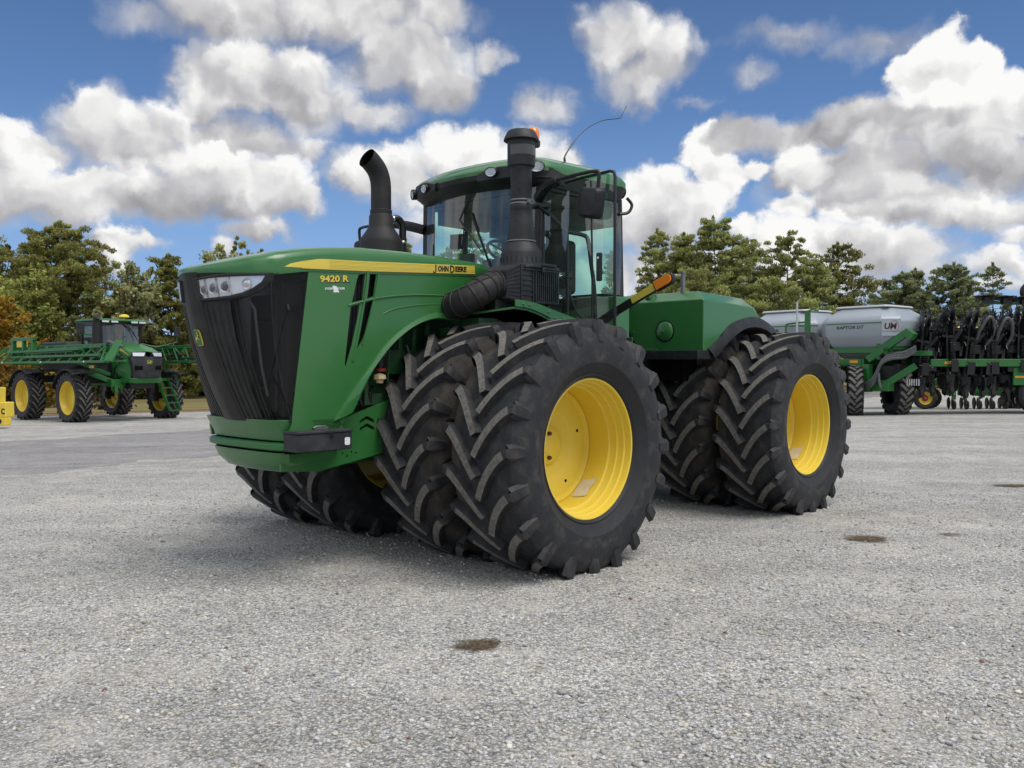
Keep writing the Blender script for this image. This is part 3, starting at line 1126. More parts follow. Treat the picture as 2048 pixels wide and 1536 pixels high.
b.lathe([(0.0385, -0.012), (0.041, -0.008), (0.041, 0.008), (0.0385, 0.012)], 14, 'x', (ex - 0.13, ey + 0.012, 3.045))
b.build('hose_clamp', M['chrome'], T)

# ------------------------------------------------------------------ air intake
ai = empty('air_intake', (0, 0, 0))
ai.parent = T
sx_, sy_ = -0.235, 0.92
b = MB()
b.lathe([(0.0, 3.685), (0.115, 3.682), (0.128, 3.668), (0.150, 3.622), (0.156, 3.600), (0.150, 3.594), (0.12, 3.60)], 32, 'z', (sx_, sy_, 0))
b.build('rain_cap', M['grey_plastic'], ai)
b = MB()
b.lathe([(0.122, 3.60), (0.122, 3.385), (0.118, 3.37), (0.108, 3.365)], 32, 'z', (sx_, sy_, 0))
b.build('stack_head', M['black_plastic'], ai, 0.003)
b = MB()
for i in range(34):
    a = R(-60 + i * 4.2) + TH * 0 + R(55)
    b.lathe([(0.0022, 3.46), (0.0022, 3.545)], 4, 'z', (sx_ + 0.1225 * math.cos(a), sy_ + 0.1225 * math.sin(a), 0))
b.build('inlet_slats', M['steel'], ai)
b = MB()
b.lathe([(0.108, 3.37), (0.100, 3.355), (0.096, 3.34), (0.094, 3.05), (0.0945, 2.99)], 32, 'z', (sx_, sy_, 0))
b.build('stack_pipe', M['black_plastic'], ai)
b = MB()
b.lathe([(0.0955, 3.04), (0.099, 3.035), (0.099, 2.99), (0.097, 2.985), (0.097, 2.97), (0.101, 2.93), (0.112, 2.84), (0.122, 2.76), (0.127, 2.725), (0.120, 2.72)], 32, 'z', (sx_, sy_, 0))
b.build('stack_sleeve', M['black_plastic'], ai)
b = MB()
for z, r_ in ((3.075, 0.0965), (3.045, 0.0965), (2.715, 0.129)):
    b.lathe([(r_, z - 0.007), (r_ + 0.003, z - 0.006), (r_ + 0.003, z + 0.006), (r_, z + 0.007)], 32, 'z', (sx_, sy_, 0))
b.bb(sx_ - 0.005, sx_ + 0.03, sy_ + 0.094, sy_ + 0.112, 3.045, 3.075)
b.build('band_clamp', M['steel'], ai)
b = MB()
b.lathe([(0.12, 2.705), (0.132, 2.70), (0.165, 2.64), (0.176, 2.615), (0.179, 2.60), (0.182, 2.50), (0.19, 2.48)], 36, 'z', (sx_, sy_, 0))
for i in range(24):
    a = 2 * PI * i / 24
    b.box((sx_ + 0.181 * math.cos(a), sy_ + 0.181 * math.sin(a), 2.545), (0.008, 0.006, 0.05), (0, 0, a))
b.build('cleaner_cone', M['grey_plastic'], ai)
b = MB()
x0, x1, y0, y1, z0, z1 = -0.575, -0.055, 0.72, 1.075, 2.165, 2.50
b.bb(x0, x1, y0, y1, z0, z1)
# sloped forward face towards the duct
fr = [(0.03, 0.735, 2.20), (0.03, 0.99, 2.20), (0.03, 0.99, 2.44), (0.03, 0.735, 2.44)]
ba = [(x1, y0, z0 + .003), (x1, y1 - .003, z0 + .003), (x1, y1 - .003, z1 - .003), (x1, y0, z1 - .003)]
b.add(fr + ba, [(0, 1, 2, 3), (0, 4, 5, 1), (1, 5, 6, 2), (2, 6, 7, 3), (3, 7, 4, 0)])
b.build('filter_box', M['grey_plastic'], ai, 0.008)
b = MB()
for i in range(12):
    xx = x1 - 0.205 - i * 0.026
    b.bb(xx, xx + 0.008, y1 - 0.001, y1 + 0.010, z0 + 0.02, z1 - 0.06)
for i in range(7):
    zz = z0 + 0.02 + i * 0.044
    b.bb(x1 - 0.155, x1 - 0.015, y1 - 0.001, y1 + 0.009, zz, zz + 0.010)
for xx in (x1 - 0.012, x1 - 0.165, x1 - 0.195):
    b.bb(xx, xx + 0.010, y1 - 0.001, y1 + 0.012, z0 + 0.012, z1 - 0.012)
b.bb(x0, x1 - 0.05, y1 - 0.001, y1 + 0.016, z1 - 0.050, z1 - 0.040)
b.bb(x0, x1 - 0.05, y1 - 0.001, y1 + 0.016, z1 - 0.030, z1 - 0.020)
b.bb(x0 + 0.1, x1 - 0.15, y1 - 0.001, y1 + 0.006, 2.33, 2.337)
for i in range(9):
    t = (i + 0.5) / 9
    yy = y0 + (y1 - y0) * t
    b.beam((0.034, 0.735 + (0.99 - 0.735) * t, 2.205), (x1 + 0.004, yy, z0 + 0.01), 0.006, 0.01, 0, (0, 1, 0))
    b.beam((0.034, 0.735 + (0.99 - 0.735) * t, 2.435), (x1 + 0.004, yy, z1 - 0.01), 0.006, 0.01, 0, (0, 1, 0))
    b.beam((0.030, 0.994, 2.20 + 0.24 * t), (x1 + 0.002, y1 + 0.001, z0 + (z1 - z0) * t), 0.006, 0.010)
b.bb(-0.35, -0.31, y1, y1 + 0.030, z1 - 0.06, z1 - 0.012)
b.bb(-0.52, -0.16, y0 + 0.1, y1 + 0.012, z1, z1 + 0.022)
b.build('box_rib', M['grey_plastic'], ai)
b = MB()
for zz in (2.44, 2.24):
    b.bb(x0 - 0.014, x0 + 0.01, y1 - 0.03, y1 + 0.004, zz - 0.018, zz + 0.018)
    b.tube([(x0 - 0.012, y1 + 0.005, zz - 0.012), (x0 - 0.03, y1 + 0.012, zz), (x0 - 0.012, y1 + 0.005, zz + 0.012)], 0.004, 6)
b.build('clip', M['chrome'], ai)
b = MB()
dp = smooth_pts([(0.27, 0.50, 2.140), (0.31, 0.64, 2.140), (0.325, 0.755, 2.158), (0.290, 0.85, 2.205), (0.215, 0.89, 2.262), (0.12, 0.882, 2.305), (0.01, 0.872, 2.318)], 6)
rr = []
for i in range(len(dp)):
    rr.append(0.119)
b.tube(dp, rr, 26)
for i in range(3, len(dp) - 2, 4):
    d_ = (dp[i + 1] - dp[i - 1]).normalized()
    s_ = d_.cross(Vector((0, 0, 1))).normalized()
    t_ = s_.cross(d_)
    b.tube([dp[i] + (s_ * math.cos(2 * PI * k / 24) + t_ * math.sin(2 * PI * k / 24)) * 0.120 for k in range(25)], 0.008, 6, False)
for ph_ in (0.9, 2.2, 4.2):
    ln_ = []
    for i in range(len(dp)):
        d_ = (dp[min(i + 1, len(dp) - 1)] - dp[max(i - 1, 0)]).normalized()
        s_ = d_.cross(Vector((0, 0, 1))).normalized()
        t_ = s_.cross(d_)
        ln_.append(dp[i] + (s_ * math.cos(ph_) + t_ * math.sin(ph_)) * 0.120)
    b.tube(ln_, 0.006, 6)
b.build('intake_duct', M['duct'], ai)
b = MB()
b.lathe([(0.121, -0.014), (0.129, -0.012), (0.129, 0.012), (0.121, 0.014)], 26, 'x', (0.055, 0.876, 2.316))
b.tube([(0.25, 0.60, 2.12), (-0.05, 0.70, 2.12)], 0.10, 18)
b.bb(-0.10, 0.10, 0.85, 0.93, 2.09, 2.19)
b.build('duct_support', M['black_plastic'], ai)

# ------------------------------------------------------------------ left front fender and deck
b = MB()
prof = [(0.66, 2.020), (0.45, 2.062), (0.25, 2.095), (0.07, 2.120), (-0.10, 2.112), (-0.27, 2.075), (-0.48, 2.006), (-0.75, 1.93), (-1.10, 1.84), (-1.40, 1.72)]
prof = [(x, z) for x, z in prof if x <= 0.07]
prof_in = [(0.30, 2.055)] + prof[1:]
rings = [[(xi, 0.56, zi), (x, 1.12, z), (x, 1.12, z - 0.02), (xi, 0.56, zi - 0.02)] for (x, z), (xi, zi) in zip(prof, prof_in)]
b.loft(rings, True, True)
b.build('fender', M['green'], T, 0.004)
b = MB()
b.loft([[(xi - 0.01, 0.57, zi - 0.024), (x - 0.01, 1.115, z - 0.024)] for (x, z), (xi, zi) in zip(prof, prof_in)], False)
b.build('fender_underside_shade', M['void'], T)  # near-black sheet standing in for the shade beneath the fender
b = MB()
up_ = smooth_pts([(0.066, 0, 2.180), (-0.08, 0, 2.176), (-0.22, 0, 2.158), (-0.416, 0, 2.116), (-0.70, 0, 2.058), (-1.06, 0, 2.000), (-1.25, 0, 1.955)], 4)
lo_ = smooth_pts([(0.066, 0, 2.120), (-0.06, 0, 2.116), (-0.20, 0, 2.092), (-0.34, 0, 2.053), (-0.484, 0, 1.995), (-0.8, 0, 1.90), (-1.15, 0, 1.80)], 4)
b.loft([[(p.x, 1.122, p.z), (p.x, 1.136, p.z), (q.x, 1.136, q.z), (q.x, 1.122, q.z)] for p, q in zip(up_, lo_)], True, True)
b.build('fender_lip', M['green'], T, 0.003)
b = MB()
for x, z in ((-0.03, 2.148), (-0.11, 2.142), (-0.36, 2.092), (-0.55, 2.045), (-0.44, 2.045)):
    b.lathe([(0, 0.012), (0.009, 0.010), (0.013, 0.0)], 8, 'y', (x, 1.136, z))
b.build('fender_bolt', M['steel'], T)
b = MB()
b.tube([(0.20, 0.66, 2.03), (0.16, 0.62, 1.95), (0.10, 0.50, 1.88)], 0.03, 8)
b.bb(0.0, 0.22, 0.60, 0.85, 1.94, 2.03)
b.bb(-0.35, 0.35, 0.50, 0.60, 1.70, 1.95)
b.build('fender_bracket', M['green_dark'], T)
# same on the right, plain
b = MB()
rings = [[(x, -0.52, z), (x, -1.12, z), (x, -1.12, z - 0.02), (x, -0.52, z - 0.02)] for x, z in prof]
b.loft(rings, True, True)
b.build('fender', M['green'], T, 0.004)
# ------------------------------------------------------------------ cab
cab = empty('cab', (0, 0, 0))
cab.parent = T


def roof_ring(x0, x1, w, z, bow, n=4, zf=0.0):
    """rounded-rectangle outline with a bowed front edge; zf lifts the rear"""
    pts = []
    k = 0.16
    cor = [(x1 - k, w - k, 0), (x0 + k, w - k, 90), (x0 + k, -w + k, 180), (x1 - k, -w + k, 270)]
    # straight edges subdivided so that the front can bow
    seq = []
    for i, (cx, cy, a0) in enumerate(cor):
        for a in range(0, 91, 15):
            seq.append((cx + k * math.cos(R(a0 + a)), cy + k * math.sin(R(a0 + a))))
        nx, ny, na = cor[(i + 1) % 4]
        e0 = seq[-1]
        e1 = (nx + k * math.cos(R(na)), ny + k * math.sin(R(na)))
        for t in (0.2, 0.4, 0.6, 0.8):
            seq.append((e0[0] + (e1[0] - e0[0]) * t, e0[1] + (e1[1] - e0[1]) * t))
    for x, y in seq:
        f = max(0, (x - (x0 + x1) / 2) / ((x1 - x0) / 2))
        pts.append((x + bow * f * (1 - (y / w) ** 2), y, z + zf * (x1 - x) / (x1 - x0)))
    return pts


RX0, RX1 = -1.93, -0.50
b = MB()
b.loft([roof_ring(RX0 + 0.02, RX1 - 0.02, 0.87, 3.375, 0.17, zf=0.03), roof_ring(RX0, RX1, 0.895, 3.40, 0.18, zf=0.03), roof_ring(RX0, RX1, 0.895, 3.445, 0.18, zf=0.03),
        roof_ring(RX0 + 0.03, RX1 - 0.03, 0.86, 3.50, 0.17, zf=0.03), roof_ring(RX0 + 0.12, RX1 - 0.10, 0.77, 3.555, 0.15, zf=0.04), roof_ring(RX0 + 0.28, RX1 - 0.25, 0.6, 3.59, 0.12, zf=0.04), roof_ring(RX0 + 0.5, RX1 - 0.5, 0.3, 3.605, 0.05, zf=0.03)], True, True)
b.build('roof', M['green'], cab, angle=30)
b = MB()
b.loft([roof_ring(RX0 + 0.10, RX1 - 0.17, 0.78, 3.255, 0.12), roof_ring(RX0 + 0.05, RX1 - 0.07, 0.845, 3.285, 0.16), roof_ring(RX0 + 0.02, RX1 + 0.012, 0.885, 3.36, 0.19), roof_ring(RX0 + 0.01, RX1 + 0.020, 0.899, 3.405, 0.19), roof_ring(RX0 + 0.06, RX1 - 0.03, 0.85, 3.418, 0.17)], True, True)
b.build('roof_visor', M['black_plastic'], cab, angle=30)
# black brow over the corner lamps
for sd in (1, -1):
    b = MB()
    rings = []
    for i in range(13):
        t = i / 12
        y = sd * (0.30 + 0.55 * t)
        x = RX1 + 0.02 + 0.19 * (1 - (y / 0.895) ** 2) - 0.10 * max(0, (t - 0.6) / 0.4) ** 2
        up_z = 3.405 + 0.048 * min(1, t / 0.35) - 0.01 * t
        rings.append([(x - 0.03, y, 3.33), (x + 0.012, y, 3.345), (x + 0.014, y, up_z), (x - 0.03, y, up_z + 0.018)])
    for i in range(1, 8):
        t = i / 7
        x = RX1 - 0.13 - 0.24 * t
        hg = 0.05 * (1 - t)
        rings.append([(x, sd * 0.86, 3.34), (x, sd * 0.905, 3.345), (x, sd * 0.906, 3.395 + hg), (x, sd * 0.86, 3.41 + hg)])
    b.loft(rings, True, True)
    b.build('lamp_brow', M['black_plastic'], cab, angle=40)


def work_lamp(pos, d, r_, parent=cab, rx=1.45):
    wl = empty('work_lamp', (0, 0, 0))
    wl.parent = parent
    d = Vector(d).normalized()
    s_ = d.cross(Vector((0, 0, 1))).normalized()
    u_ = s_.cross(d)
    c = Vector(pos)
    def ring(q, h):
        return [c + d * h + s_ * math.cos(2 * PI * k / 20) * q * rx + u_ * math.sin(2 * PI * k / 20) * q for k in range(20)]
    b = MB()
    b.loft([ring(r_ * 1.15, -0.04), ring(r_ * 1.15, 0.004), ring(r_ * 1.02, 0.008), ring(r_ * 0.98, -0.004)], True)
    b.build('housing', M['black_plastic'], wl)
    b = MB()
    b.loft([ring(r_, 0.0), ring(r_ * 0.7, -0.006), ring(r_ * 0.2, -0.012), ring(0.001, -0.012)], True)
    for z in (-0.35, 0.05, 0.4):
        b.beam(c + u_ * r_ * z - s_ * r_ * 1.1 - d * 0.002, c + u_ * r_ * z + s_ * r_ * 1.1 - d * 0.002, 0.004, 0.005)
    b.build('lamp_reflector', M['reflector'], wl)
    b = MB()
    b.loft([ring(r_, 0.001), ring(r_ * 0.75, 0.009), ring(r_ * 0.3, 0.013), ring(0.001, 0.014)], True)
    b.build('lamp_lens', M['lens'], wl)


work_lamp((-0.300, 0.475, 3.405), (1, 0.25, -0.15), 0.040)
work_lamp((-0.455, 0.905, 3.415), (0.75, 0.75, -0.1), 0.046)
work_lamp((-0.310, -0.475, 3.385), (1, -0.2, -0.15), 0.040)
work_lamp((-0.405, -0.760, 3.375), (0.9, -0.5, -0.1), 0.046)
work_lamp((-1.925, 0.78, 3.40), (-0.9, 0.5, -0.1), 0.05)

# frame
b = MB()
CX0, CX1 = -1.86, -0.62
for sd in (1, -1):
    b.beam((CX1 + 0.02, sd * 0.745, 2.00), (CX1 - 0.03, sd * 0.78, 3.30), 0.10, 0.085)
    b.beam((CX0, sd * 0.80, 1.95), (CX0 + 0.05, sd * 0.80, 3.32), 0.07, 0.07)
    b.beam((CX0 + 0.05, sd * 0.80, 3.285), (CX1 - 0.03, sd * 0.79, 3.285), 0.06, 0.07)
b.beam((-1.20, -0.85, 1.98), (-1.22, -0.82, 3.28), 0.04, 0.05)
b.beam((CX0, -0.80, 2.35), (CX0, 0.80, 2.35), 0.05, 0.05)
b.bb(CX0, CX1 + 0.03, -0.80, 0.80, 1.86, 1.95)
b.build('pillar', M['black_plastic'], cab, 0.008)
b = MB()
b.bb(-1.97, -1.72, -0.80, 0.845, 1.80, 2.33)
b.bb(-1.72, -1.30, 0.70, 0.842, 1.80, 1.94)
b.build('cab_shell', M['green'], cab, 0.02)
b = MB()
b.bb(CX0 + 0.02, CX1 + 0.0, -0.77, 0.77, 3.245, 3.25)
b.bb(-1.86, -1.5, -0.74, 0.74, 3.05, 3.24)
b.bb(-1.45, -0.75, -0.76, -0.60, 3.10, 3.24)
b.build('headliner', M['tan_inner'], cab, 0.01)


def wind(u, v):
    y = -0.745 + 1.49 * u
    z = 1.98 + (3.30 - 1.98) * v
    x = CX1 + 0.06 + 0.17 * (1 - (y / 0.745) ** 2) - 0.05 * v
    return x, y * (1 + 0.035 * v), z


b = MB()
b.grid(wind, 21, 9)
b.build('windscreen', M['glass'], cab)
b = MB()
b.grid(lambda u, v: (CX0 - 0.012 - 0.03 * math.sin(PI * u), -0.78 + 1.56 * u, 2.37 + 0.90 * v), 12, 6)
b.build('rear_window', M['glass'], cab)
for i, (xa, xb) in enumerate(((-1.18, CX1 - 0.03), (CX0 + 0.06, -1.23))):
    b = MB()
    b.grid(lambda u, v: (xa + (xb - xa) * u, -0.835 - 0.03 * math.sin(PI * v), 1.98 + 1.28 * v), 6, 6)
    b.build('side_window', M['glass'], cab)
b = MB()
b.grid(lambda u, v: (CX0 + 0.05 + 0.30 * u, 0.835 + 0.02 * math.sin(PI * v), 2.34 + 0.93 * v), 5, 6)
b.build('quarter_window', M['glass'], cab)
b = MB()
def w_off(u, v, k):
    p = wind(u, v)
    return (p[0] + k, p[1], p[2])


b.tube([w_off(0.55, 1.0, 0.0), w_off(0.47, 0.80, 0.03), w_off(0.68, 0.52, 0.02)], [0.012, 0.010, 0.006], 6)
b.beam(w_off(0.56, 0.84, 0.014), w_off(0.74, 0.40, 0.014), 0.012, 0.02)
b.build('wiper', M['black'], cab)

# inside
st = empty('driver_seat', (0, 0, 0))
st.parent = cab
def soft(x0, x1, y0, y1, z0, z1, name, bev=0.05):
    b = MB()
    b.bb(x0, x1, y0, y1, z0, z1)
    return b.build(name, M['seat'], st, bev, 4)
soft(-1.55, -1.08, -0.10, 0.42, 2.28, 2.42, 'seat_cushion')
soft(-1.66, -1.52, -0.08, 0.40, 2.36, 2.92, 'seat_back')
soft(-1.66, -1.55, 0.03, 0.29, 2.88, 3.06, 'headrest', 0.04)
soft(-1.45, -1.05, 0.42, 0.52, 2.50, 2.56, 'armrest', 0.02)
b = MB()
b.bb(-1.5, -1.15, -0.02, 0.34, 1.95, 2.28)
b.build('seat_base', M['grey_plastic'], st, 0.02)
b = MB()
b.bb(-1.7, -1.0, -0.50, -0.16, 2.0, 2.50)
b.bb(-1.2, -0.9, -0.35, -0.20, 2.5, 2.56)
b.bb(-1.78, -1.50, 0.50, 0.76, 1.95, 2.32)
b.bb(-1.04, -0.92, -0.62, -0.45, 2.55, 2.80)
b.build('control_console', M['tan_inner'], cab, 0.02)
b = MB()
b.tube([(-0.70, 0.16, 2.0), (-0.74, 0.16, 2.55), (-0.82, 0.16, 2.70)], [0.07, 0.06, 0.04], 12)
b.bb(-0.74, -0.62, 0.04, 0.28, 2.50, 2.66)
b.build('steering_column', M['grey_plastic'], cab, 0.01)
b = MB()
ax_ = Vector((-0.5, 0, 0.87)).normalized()
s1 = Vector((0, 1, 0))
s2 = ax_.cross(s1)
ctr = Vector((-0.84, 0.16, 2.74))
ring = [ctr + (s1 * math.cos(2 * PI * k / 28) + s2 * math.sin(2 * PI * k / 28)) * 0.20 for k in range(29)]
b.tube(ring, 0.016, 8, False)
for k in (0, 9, 19):
    b.beam(ctr, ring[k], 0.03, 0.014)
b.build('steering_wheel', M['black'], cab)
b = MB()
b.box((-0.74, 0.52, 3.10), (0.04, 0.22, 0.12))
b.box((-1.0, -0.70, 2.95), (0.05, 0.20, 0.16), (0, 0, 0.3))
b.build('monitor', M['black'], cab, 0.01)

# door swung wide open
dr = empty('door', (-0.60, 0.86, 0), R(-1.5))
dr.parent = T
dw = 0.935
def dpt(u, z):
    return (0.135 * u + 0.02 * math.sin(PI * min(u, 1)), dw * u, z)
outl = [(0.03, 1.98), (0.30, 1.90), (0.60, 1.86), (0.90, 1.855), (0.965, 1.875), (1.0, 1.93), (1.0, 2.6), (1.0, 3.19), (0.985, 3.232), (0.94, 3.245), (0.6, 3.245), (0.3, 3.24), (0.05, 3.23), (0.0, 3.18), (0.0, 2.05)]
b = MB()
b.tube([dpt(u, z) for u, z in outl + outl[:1]], 0.0135, 8, False)
b.build('door_frame', M['black'], dr)
b = MB()
b.grid(lambda u, v: dpt(u, (1.98 - 0.125 * u ** 0.6 + 0.0) + (3.24 - (1.98 - 0.125 * u ** 0.6)) * v), 14, 10)
b.build('door_glass', M['glass'], dr)
b = MB()
p = dpt(0.83, 2.45)
b.box((p[0] + 0.022, p[1], 2.455), (0.03, 0.055, 0.24))
b.build('door_handle', M['black_plastic'], dr, 0.012, 3)
b = MB()
b.lathe([(0, 0.042), (0.011, 0.041), (0.012, 0.0)], 10, 'x', (p[0], p[1], 2.53))
b.build('lock', M['chrome'], dr)
b = MB()
b.tube([dpt(0.72, 2.03), dpt(0.72, 2.5), dpt(0.70, 3.2)], 0.009, 6)
b.bb(0.0, 0.04, 0.0, 0.09, 3.02, 3.08)
b.bb(0.0, 0.04, 0.0, 0.09, 2.15, 2.21)
b.build('door_hinge', M['black'], dr)

# mirrors
def mirror(sd, y_in, y_out, x, z, name='mirror'):
    m_ = empty(name, (0, 0, 0))
    m_.parent = T
    b = MB()
    b.tube(smooth_pts([(-0.60, sd * 0.80, z - 0.06), (x - 0.10, sd * 0.98, z - 0.005), (x, sd * 1.20, z + 0.02)], 4), [0.052] * 5 + [0.045, 0.038, 0.034, 0.030], 10)
    b.tube(smooth_pts([(x, sd * 1.18, z + 0.02), (x, sd * 1.45, z + 0.032), (x, sd * (y_out - 0.10), z + 0.030), (x, sd * (y_out - 0.055), z + 0.0), (x, sd * (y_out - 0.07), z - 0.14)], 5), 0.016, 8)
    b.lathe([(0, -0.03), (0.025, -0.03), (0.027, 0.02), (0, 0.02)], 10, 'z', (x + 0.02, sd * 1.27, z - 0.02))
    b.build('mirror_arm', M['black_plastic'], m_)
    b = MB()
    def rr2(w, h, k):
        o = []
        for cx, cy, a0 in ((w - k, h - k, 0), (-w + k, h - k, 90), (-w + k, -h + k, 180), (w - k, -h + k, 270)):
            for a in range(0, 91, 18):
                o.append((cx + k * math.cos(R(a0 + a)), cy + k * math.sin(R(a0 + a))))
        return o
    yc, zc = (y_in + y_out) / 2 - 0.025, z - 0.225
    rot = Matrix.Rotation(sd * R(-8), 3, 'Z') @ Matrix.Rotation(sd * R(-11), 3, 'X')
    def ring(w, h, k, d):
        return [Vector((x, sd * yc, zc)) + rot @ Vector((d, q[0], q[1])) for q in rr2(w, h, k)]
    b.loft([ring(0.100, 0.106, 0.04, 0.050), ring(0.112, 0.118, 0.045, 0.040), ring(0.125, 0.131, 0.05, -0.02), ring(0.125, 0.131, 0.05, -0.05), ring(0.115, 0.121, 0.045, -0.052)], True, True)
    b.build('mirror_housing', M['black_plastic'], m_)
    b = MB()
    b.loft([ring(0.112, 0.118, 0.043, -0.0535), ring(0.10, 0.10, 0.04, -0.0545)], True, True)
    b.build('mirror_glass', M['chrome'], m_)


mirror(1, 1.46, 1.71, -0.40, 3.225)
mirror(-1, 1.46, 1.71, -0.40, 3.10)
b = MB()
b.tube(smooth_pts([(-1.78, 0.85, 3.16), (-1.86, 0.90, 3.18), (-1.90, 0.915, 3.26), (-1.86, 0.88, 3.33)], 4), 0.016, 8)
b.build('grab_rail', M['black'], T)
# folding hand rails by the steps
b = MB()
b.tube(smooth_pts([(-0.42, 0.93, 3.07), (-0.60, 0.94, 2.99), (-0.80, 0.95, 2.875), (-0.87, 0.95, 2.865), (-1.06, 0.95, 2.860), (-1.14, 0.95, 2.82), (-1.19, 0.95, 2.60), (-1.24, 0.95, 2.35), (-1.26, 0.95, 1.98)], 4), 0.020, 10)
b.tube([(-0.83, 0.95, 2.87), (-0.835, 0.95, 2.10)], 0.017, 8)
b.tube(smooth_pts([(-0.70, 0.88, 2.42), (-0.76, 0.90, 2.44), (-0.85, 0.92, 2.38), (-0.95, 0.95, 2.15), (-1.05, 0.97, 2.06)], 4), 0.013, 8)
b.build('hand_rail', M['black'], T)
b = MB()
b.beam((-0.42, 0.86, 3.06), (-0.56, 0.97, 3.07), 0.07, 0.05)
b.build('rail_bracket', M['black'], T, 0.012)
b = MB()
for z, yo in ((1.72, 1.02), (1.40, 1.08), (1.05, 1.12)):
    b.bb(-1.62, -1.25, 0.80, yo, z - 0.02, z + 0.02)
b.bb(-1.64, -1.62, 0.80, 1.12, 1.0, 1.9)
b.bb(-1.25, -1.23, 0.80, 1.12, 1.0, 1.9)
b.build('cab_step', M['green_dark'], T, 0.004)

# beacon, antenna, marker arm
bc = empty('beacon', (0, 0, 0))
bc.parent = T
b = MB()
b.lathe([(0, 3.545), (0.05, 3.55), (0.022, 3.57), (0.022, 3.66), (0.062, 3.665), (0.066, 3.68), (0.066, 3.715), (0.058, 3.72), (0, 3.72)], 20, 'z', (-0.66, 0.68, 0))
b.build('beacon_base', M['black_plastic'], bc)
b = MB()
b.lathe([(0.056, 3.72), (0.056, 3.78), (0.050, 3.815), (0.036, 3.838), (0.018, 3.848), (0.001, 3.85)], 20, 'z', (-0.66, 0.68, 0))
b.build('beacon_dome', M['amber'], bc)
b = MB()
b.lathe([(0, 3.50), (0.035, 3.50), (0.02, 3.56), (0.008, 3.58), (0.006, 3.60)], 12, 'z', (-1.02, 0.76, 0))
b.tube(smooth_pts([(-1.02, 0.76, 3.58), (-1.05, 0.755, 3.66), (-1.30, 0.74, 3.905), (-1.60, 0.73, 4.08), (-1.88, 0.73, 4.165), (-1.955, 0.73, 4.19)], 6) + [Vector((-2.06, 0.73, 4.335))], [0.012] * 4 + [0.008] * 6 + [0.0045] * 22, 6)
b.build('antenna', M['black'], T)
b = MB()
b.tube([(-0.76, 0.05, 3.59), (-0.76, 0.05, 3.635), (-0.80, -0.14, 3.635), (-0.80, -0.14, 3.59)], 0.009, 6)
b.build('roof_handle', M['green_dark'], T)
ma = empty('marker_arm', (0, 0, 0))
ma.parent = T
b = MB()
pa = [(-1.5, 0.72, 2.00), (-1.5, 1.02, 2.155), (-1.5, 1.24, 2.262), (-1.5, 1.54, 2.39)]
b.beam(pa[0], pa[1], 0.05, 0.085)
b.beam(pa[1], pa[3], 0.045, 0.075)
b.build('arm_bar', M['black'], ma, 0.008)
def slab(a, c, w, x0, x1, name, mat, r=0.0):
    a, c = Vector((a[1], a[2])), Vector((c[1], c[2]))
    d = (c - a).normalized()
    n_ = Vector((-d.y, d.x))
    o = [a - n_ * w, c - n_ * w]
    if r:
        for k in range(1, 8):
            an = -PI / 2 + PI * k / 8
            o.append(c + d * (w * math.cos(an)) + n_ * (w * math.sin(an)))
    o += [c + n_ * w, a + n_ * w]
    b_ = MB()
    b_.prism([(q.x, q.y) for q in o], 'yz', x0, x1)
    return b_.build(name, mat, ma, 0.004)
slab((-1.5, 1.215, 2.250), (-1.5, 1.475, 2.362), 0.034, -1.476, -1.4735, 'reflective_tape', M['decal_yellow'])
slab((-1.5, 1.485, 2.367), (-1.5, 1.635, 2.431), 0.052, -1.53, -1.470, 'lamp_housing', M['black'], 1)
slab((-1.5, 1.492, 2.370), (-1.5, 1.630, 2.429), 0.044, -1.470, -1.455, 'amber_lamp', M['amber'], 1)

# ------------------------------------------------------------------ rear body over the rear axle
XA = -2.82
b = MB()
YB = 1.2
side = [(-2.82, 1.79), (-2.82, 2.338), (-3.913, 2.300), (-4.10, 2.175), (-3.90, 2.168), (-3.726, 2.160), (-3.55, 2.125), (-3.385, 2.075), (-3.26, 2.01), (-3.168, 1.955), (-3.12, 1.89), (-3.07, 1.79)]
n = len(side)
L_ = [(x, YB, z) for x, z in side]
Rr = [(x, -YB, z) for x, z in side]
b.add(L_, [tuple(range(n))[::-1]])
b.add(Rr, [tuple(range(n))])
# front face, bevels, top
rl = [(-2.95, 1.06, 2.440), (-3.868, 1.06, 2.412), (-4.195, 1.06, 2.315)]
rr_ = [(x, -y, z) for x, y, z in rl]
b.add([L_[0], L_[1], Rr[1], Rr[0]], [(0, 1, 2, 3)])
b.add([L_[1], rl[0], rr_[0], Rr[1]], [(0, 1, 2, 3)])
b.add([rl[0], rl[1], rr_[1], rr_[0]], [(0, 1, 2, 3)])
b.add([rl[1], rl[2], rr_[2], rr_[1]], [(0, 1, 2, 3)])
b.add([L_[1], L_[2], rl[1], rl[0]], [(0, 1, 2, 3)])
b.add([L_[2], rl[2], rl[1]], [(0, 1, 2)])
b.add([L_[2], L_[3], rl[2]], [(0, 1, 2)])
b.add([Rr[1], Rr[2], rr_[1], rr_[0]], [(0, 1, 2, 3)])
b.add([Rr[2], rr_[2], rr_[1]], [(0, 1, 2)])
b.add([Rr[2], Rr[3], rr_[2]], [(0, 1, 2)])
b.add([L_[3], rl[2], rr_[2], Rr[3]], [(0, 1, 2, 3)])
b.build('fuel_tank', M['green'], T, 0.012, 2, 25)
b = MB()
b.bb(-2.835, -2.70, -1.19, 1.205, 1.69, 1.788)
b.bb(-2.835, -3.03, 1.08, 1.206, 1.69, 1.788)
b.build('tank_skirt', M['black_plastic'], T, 0.006)
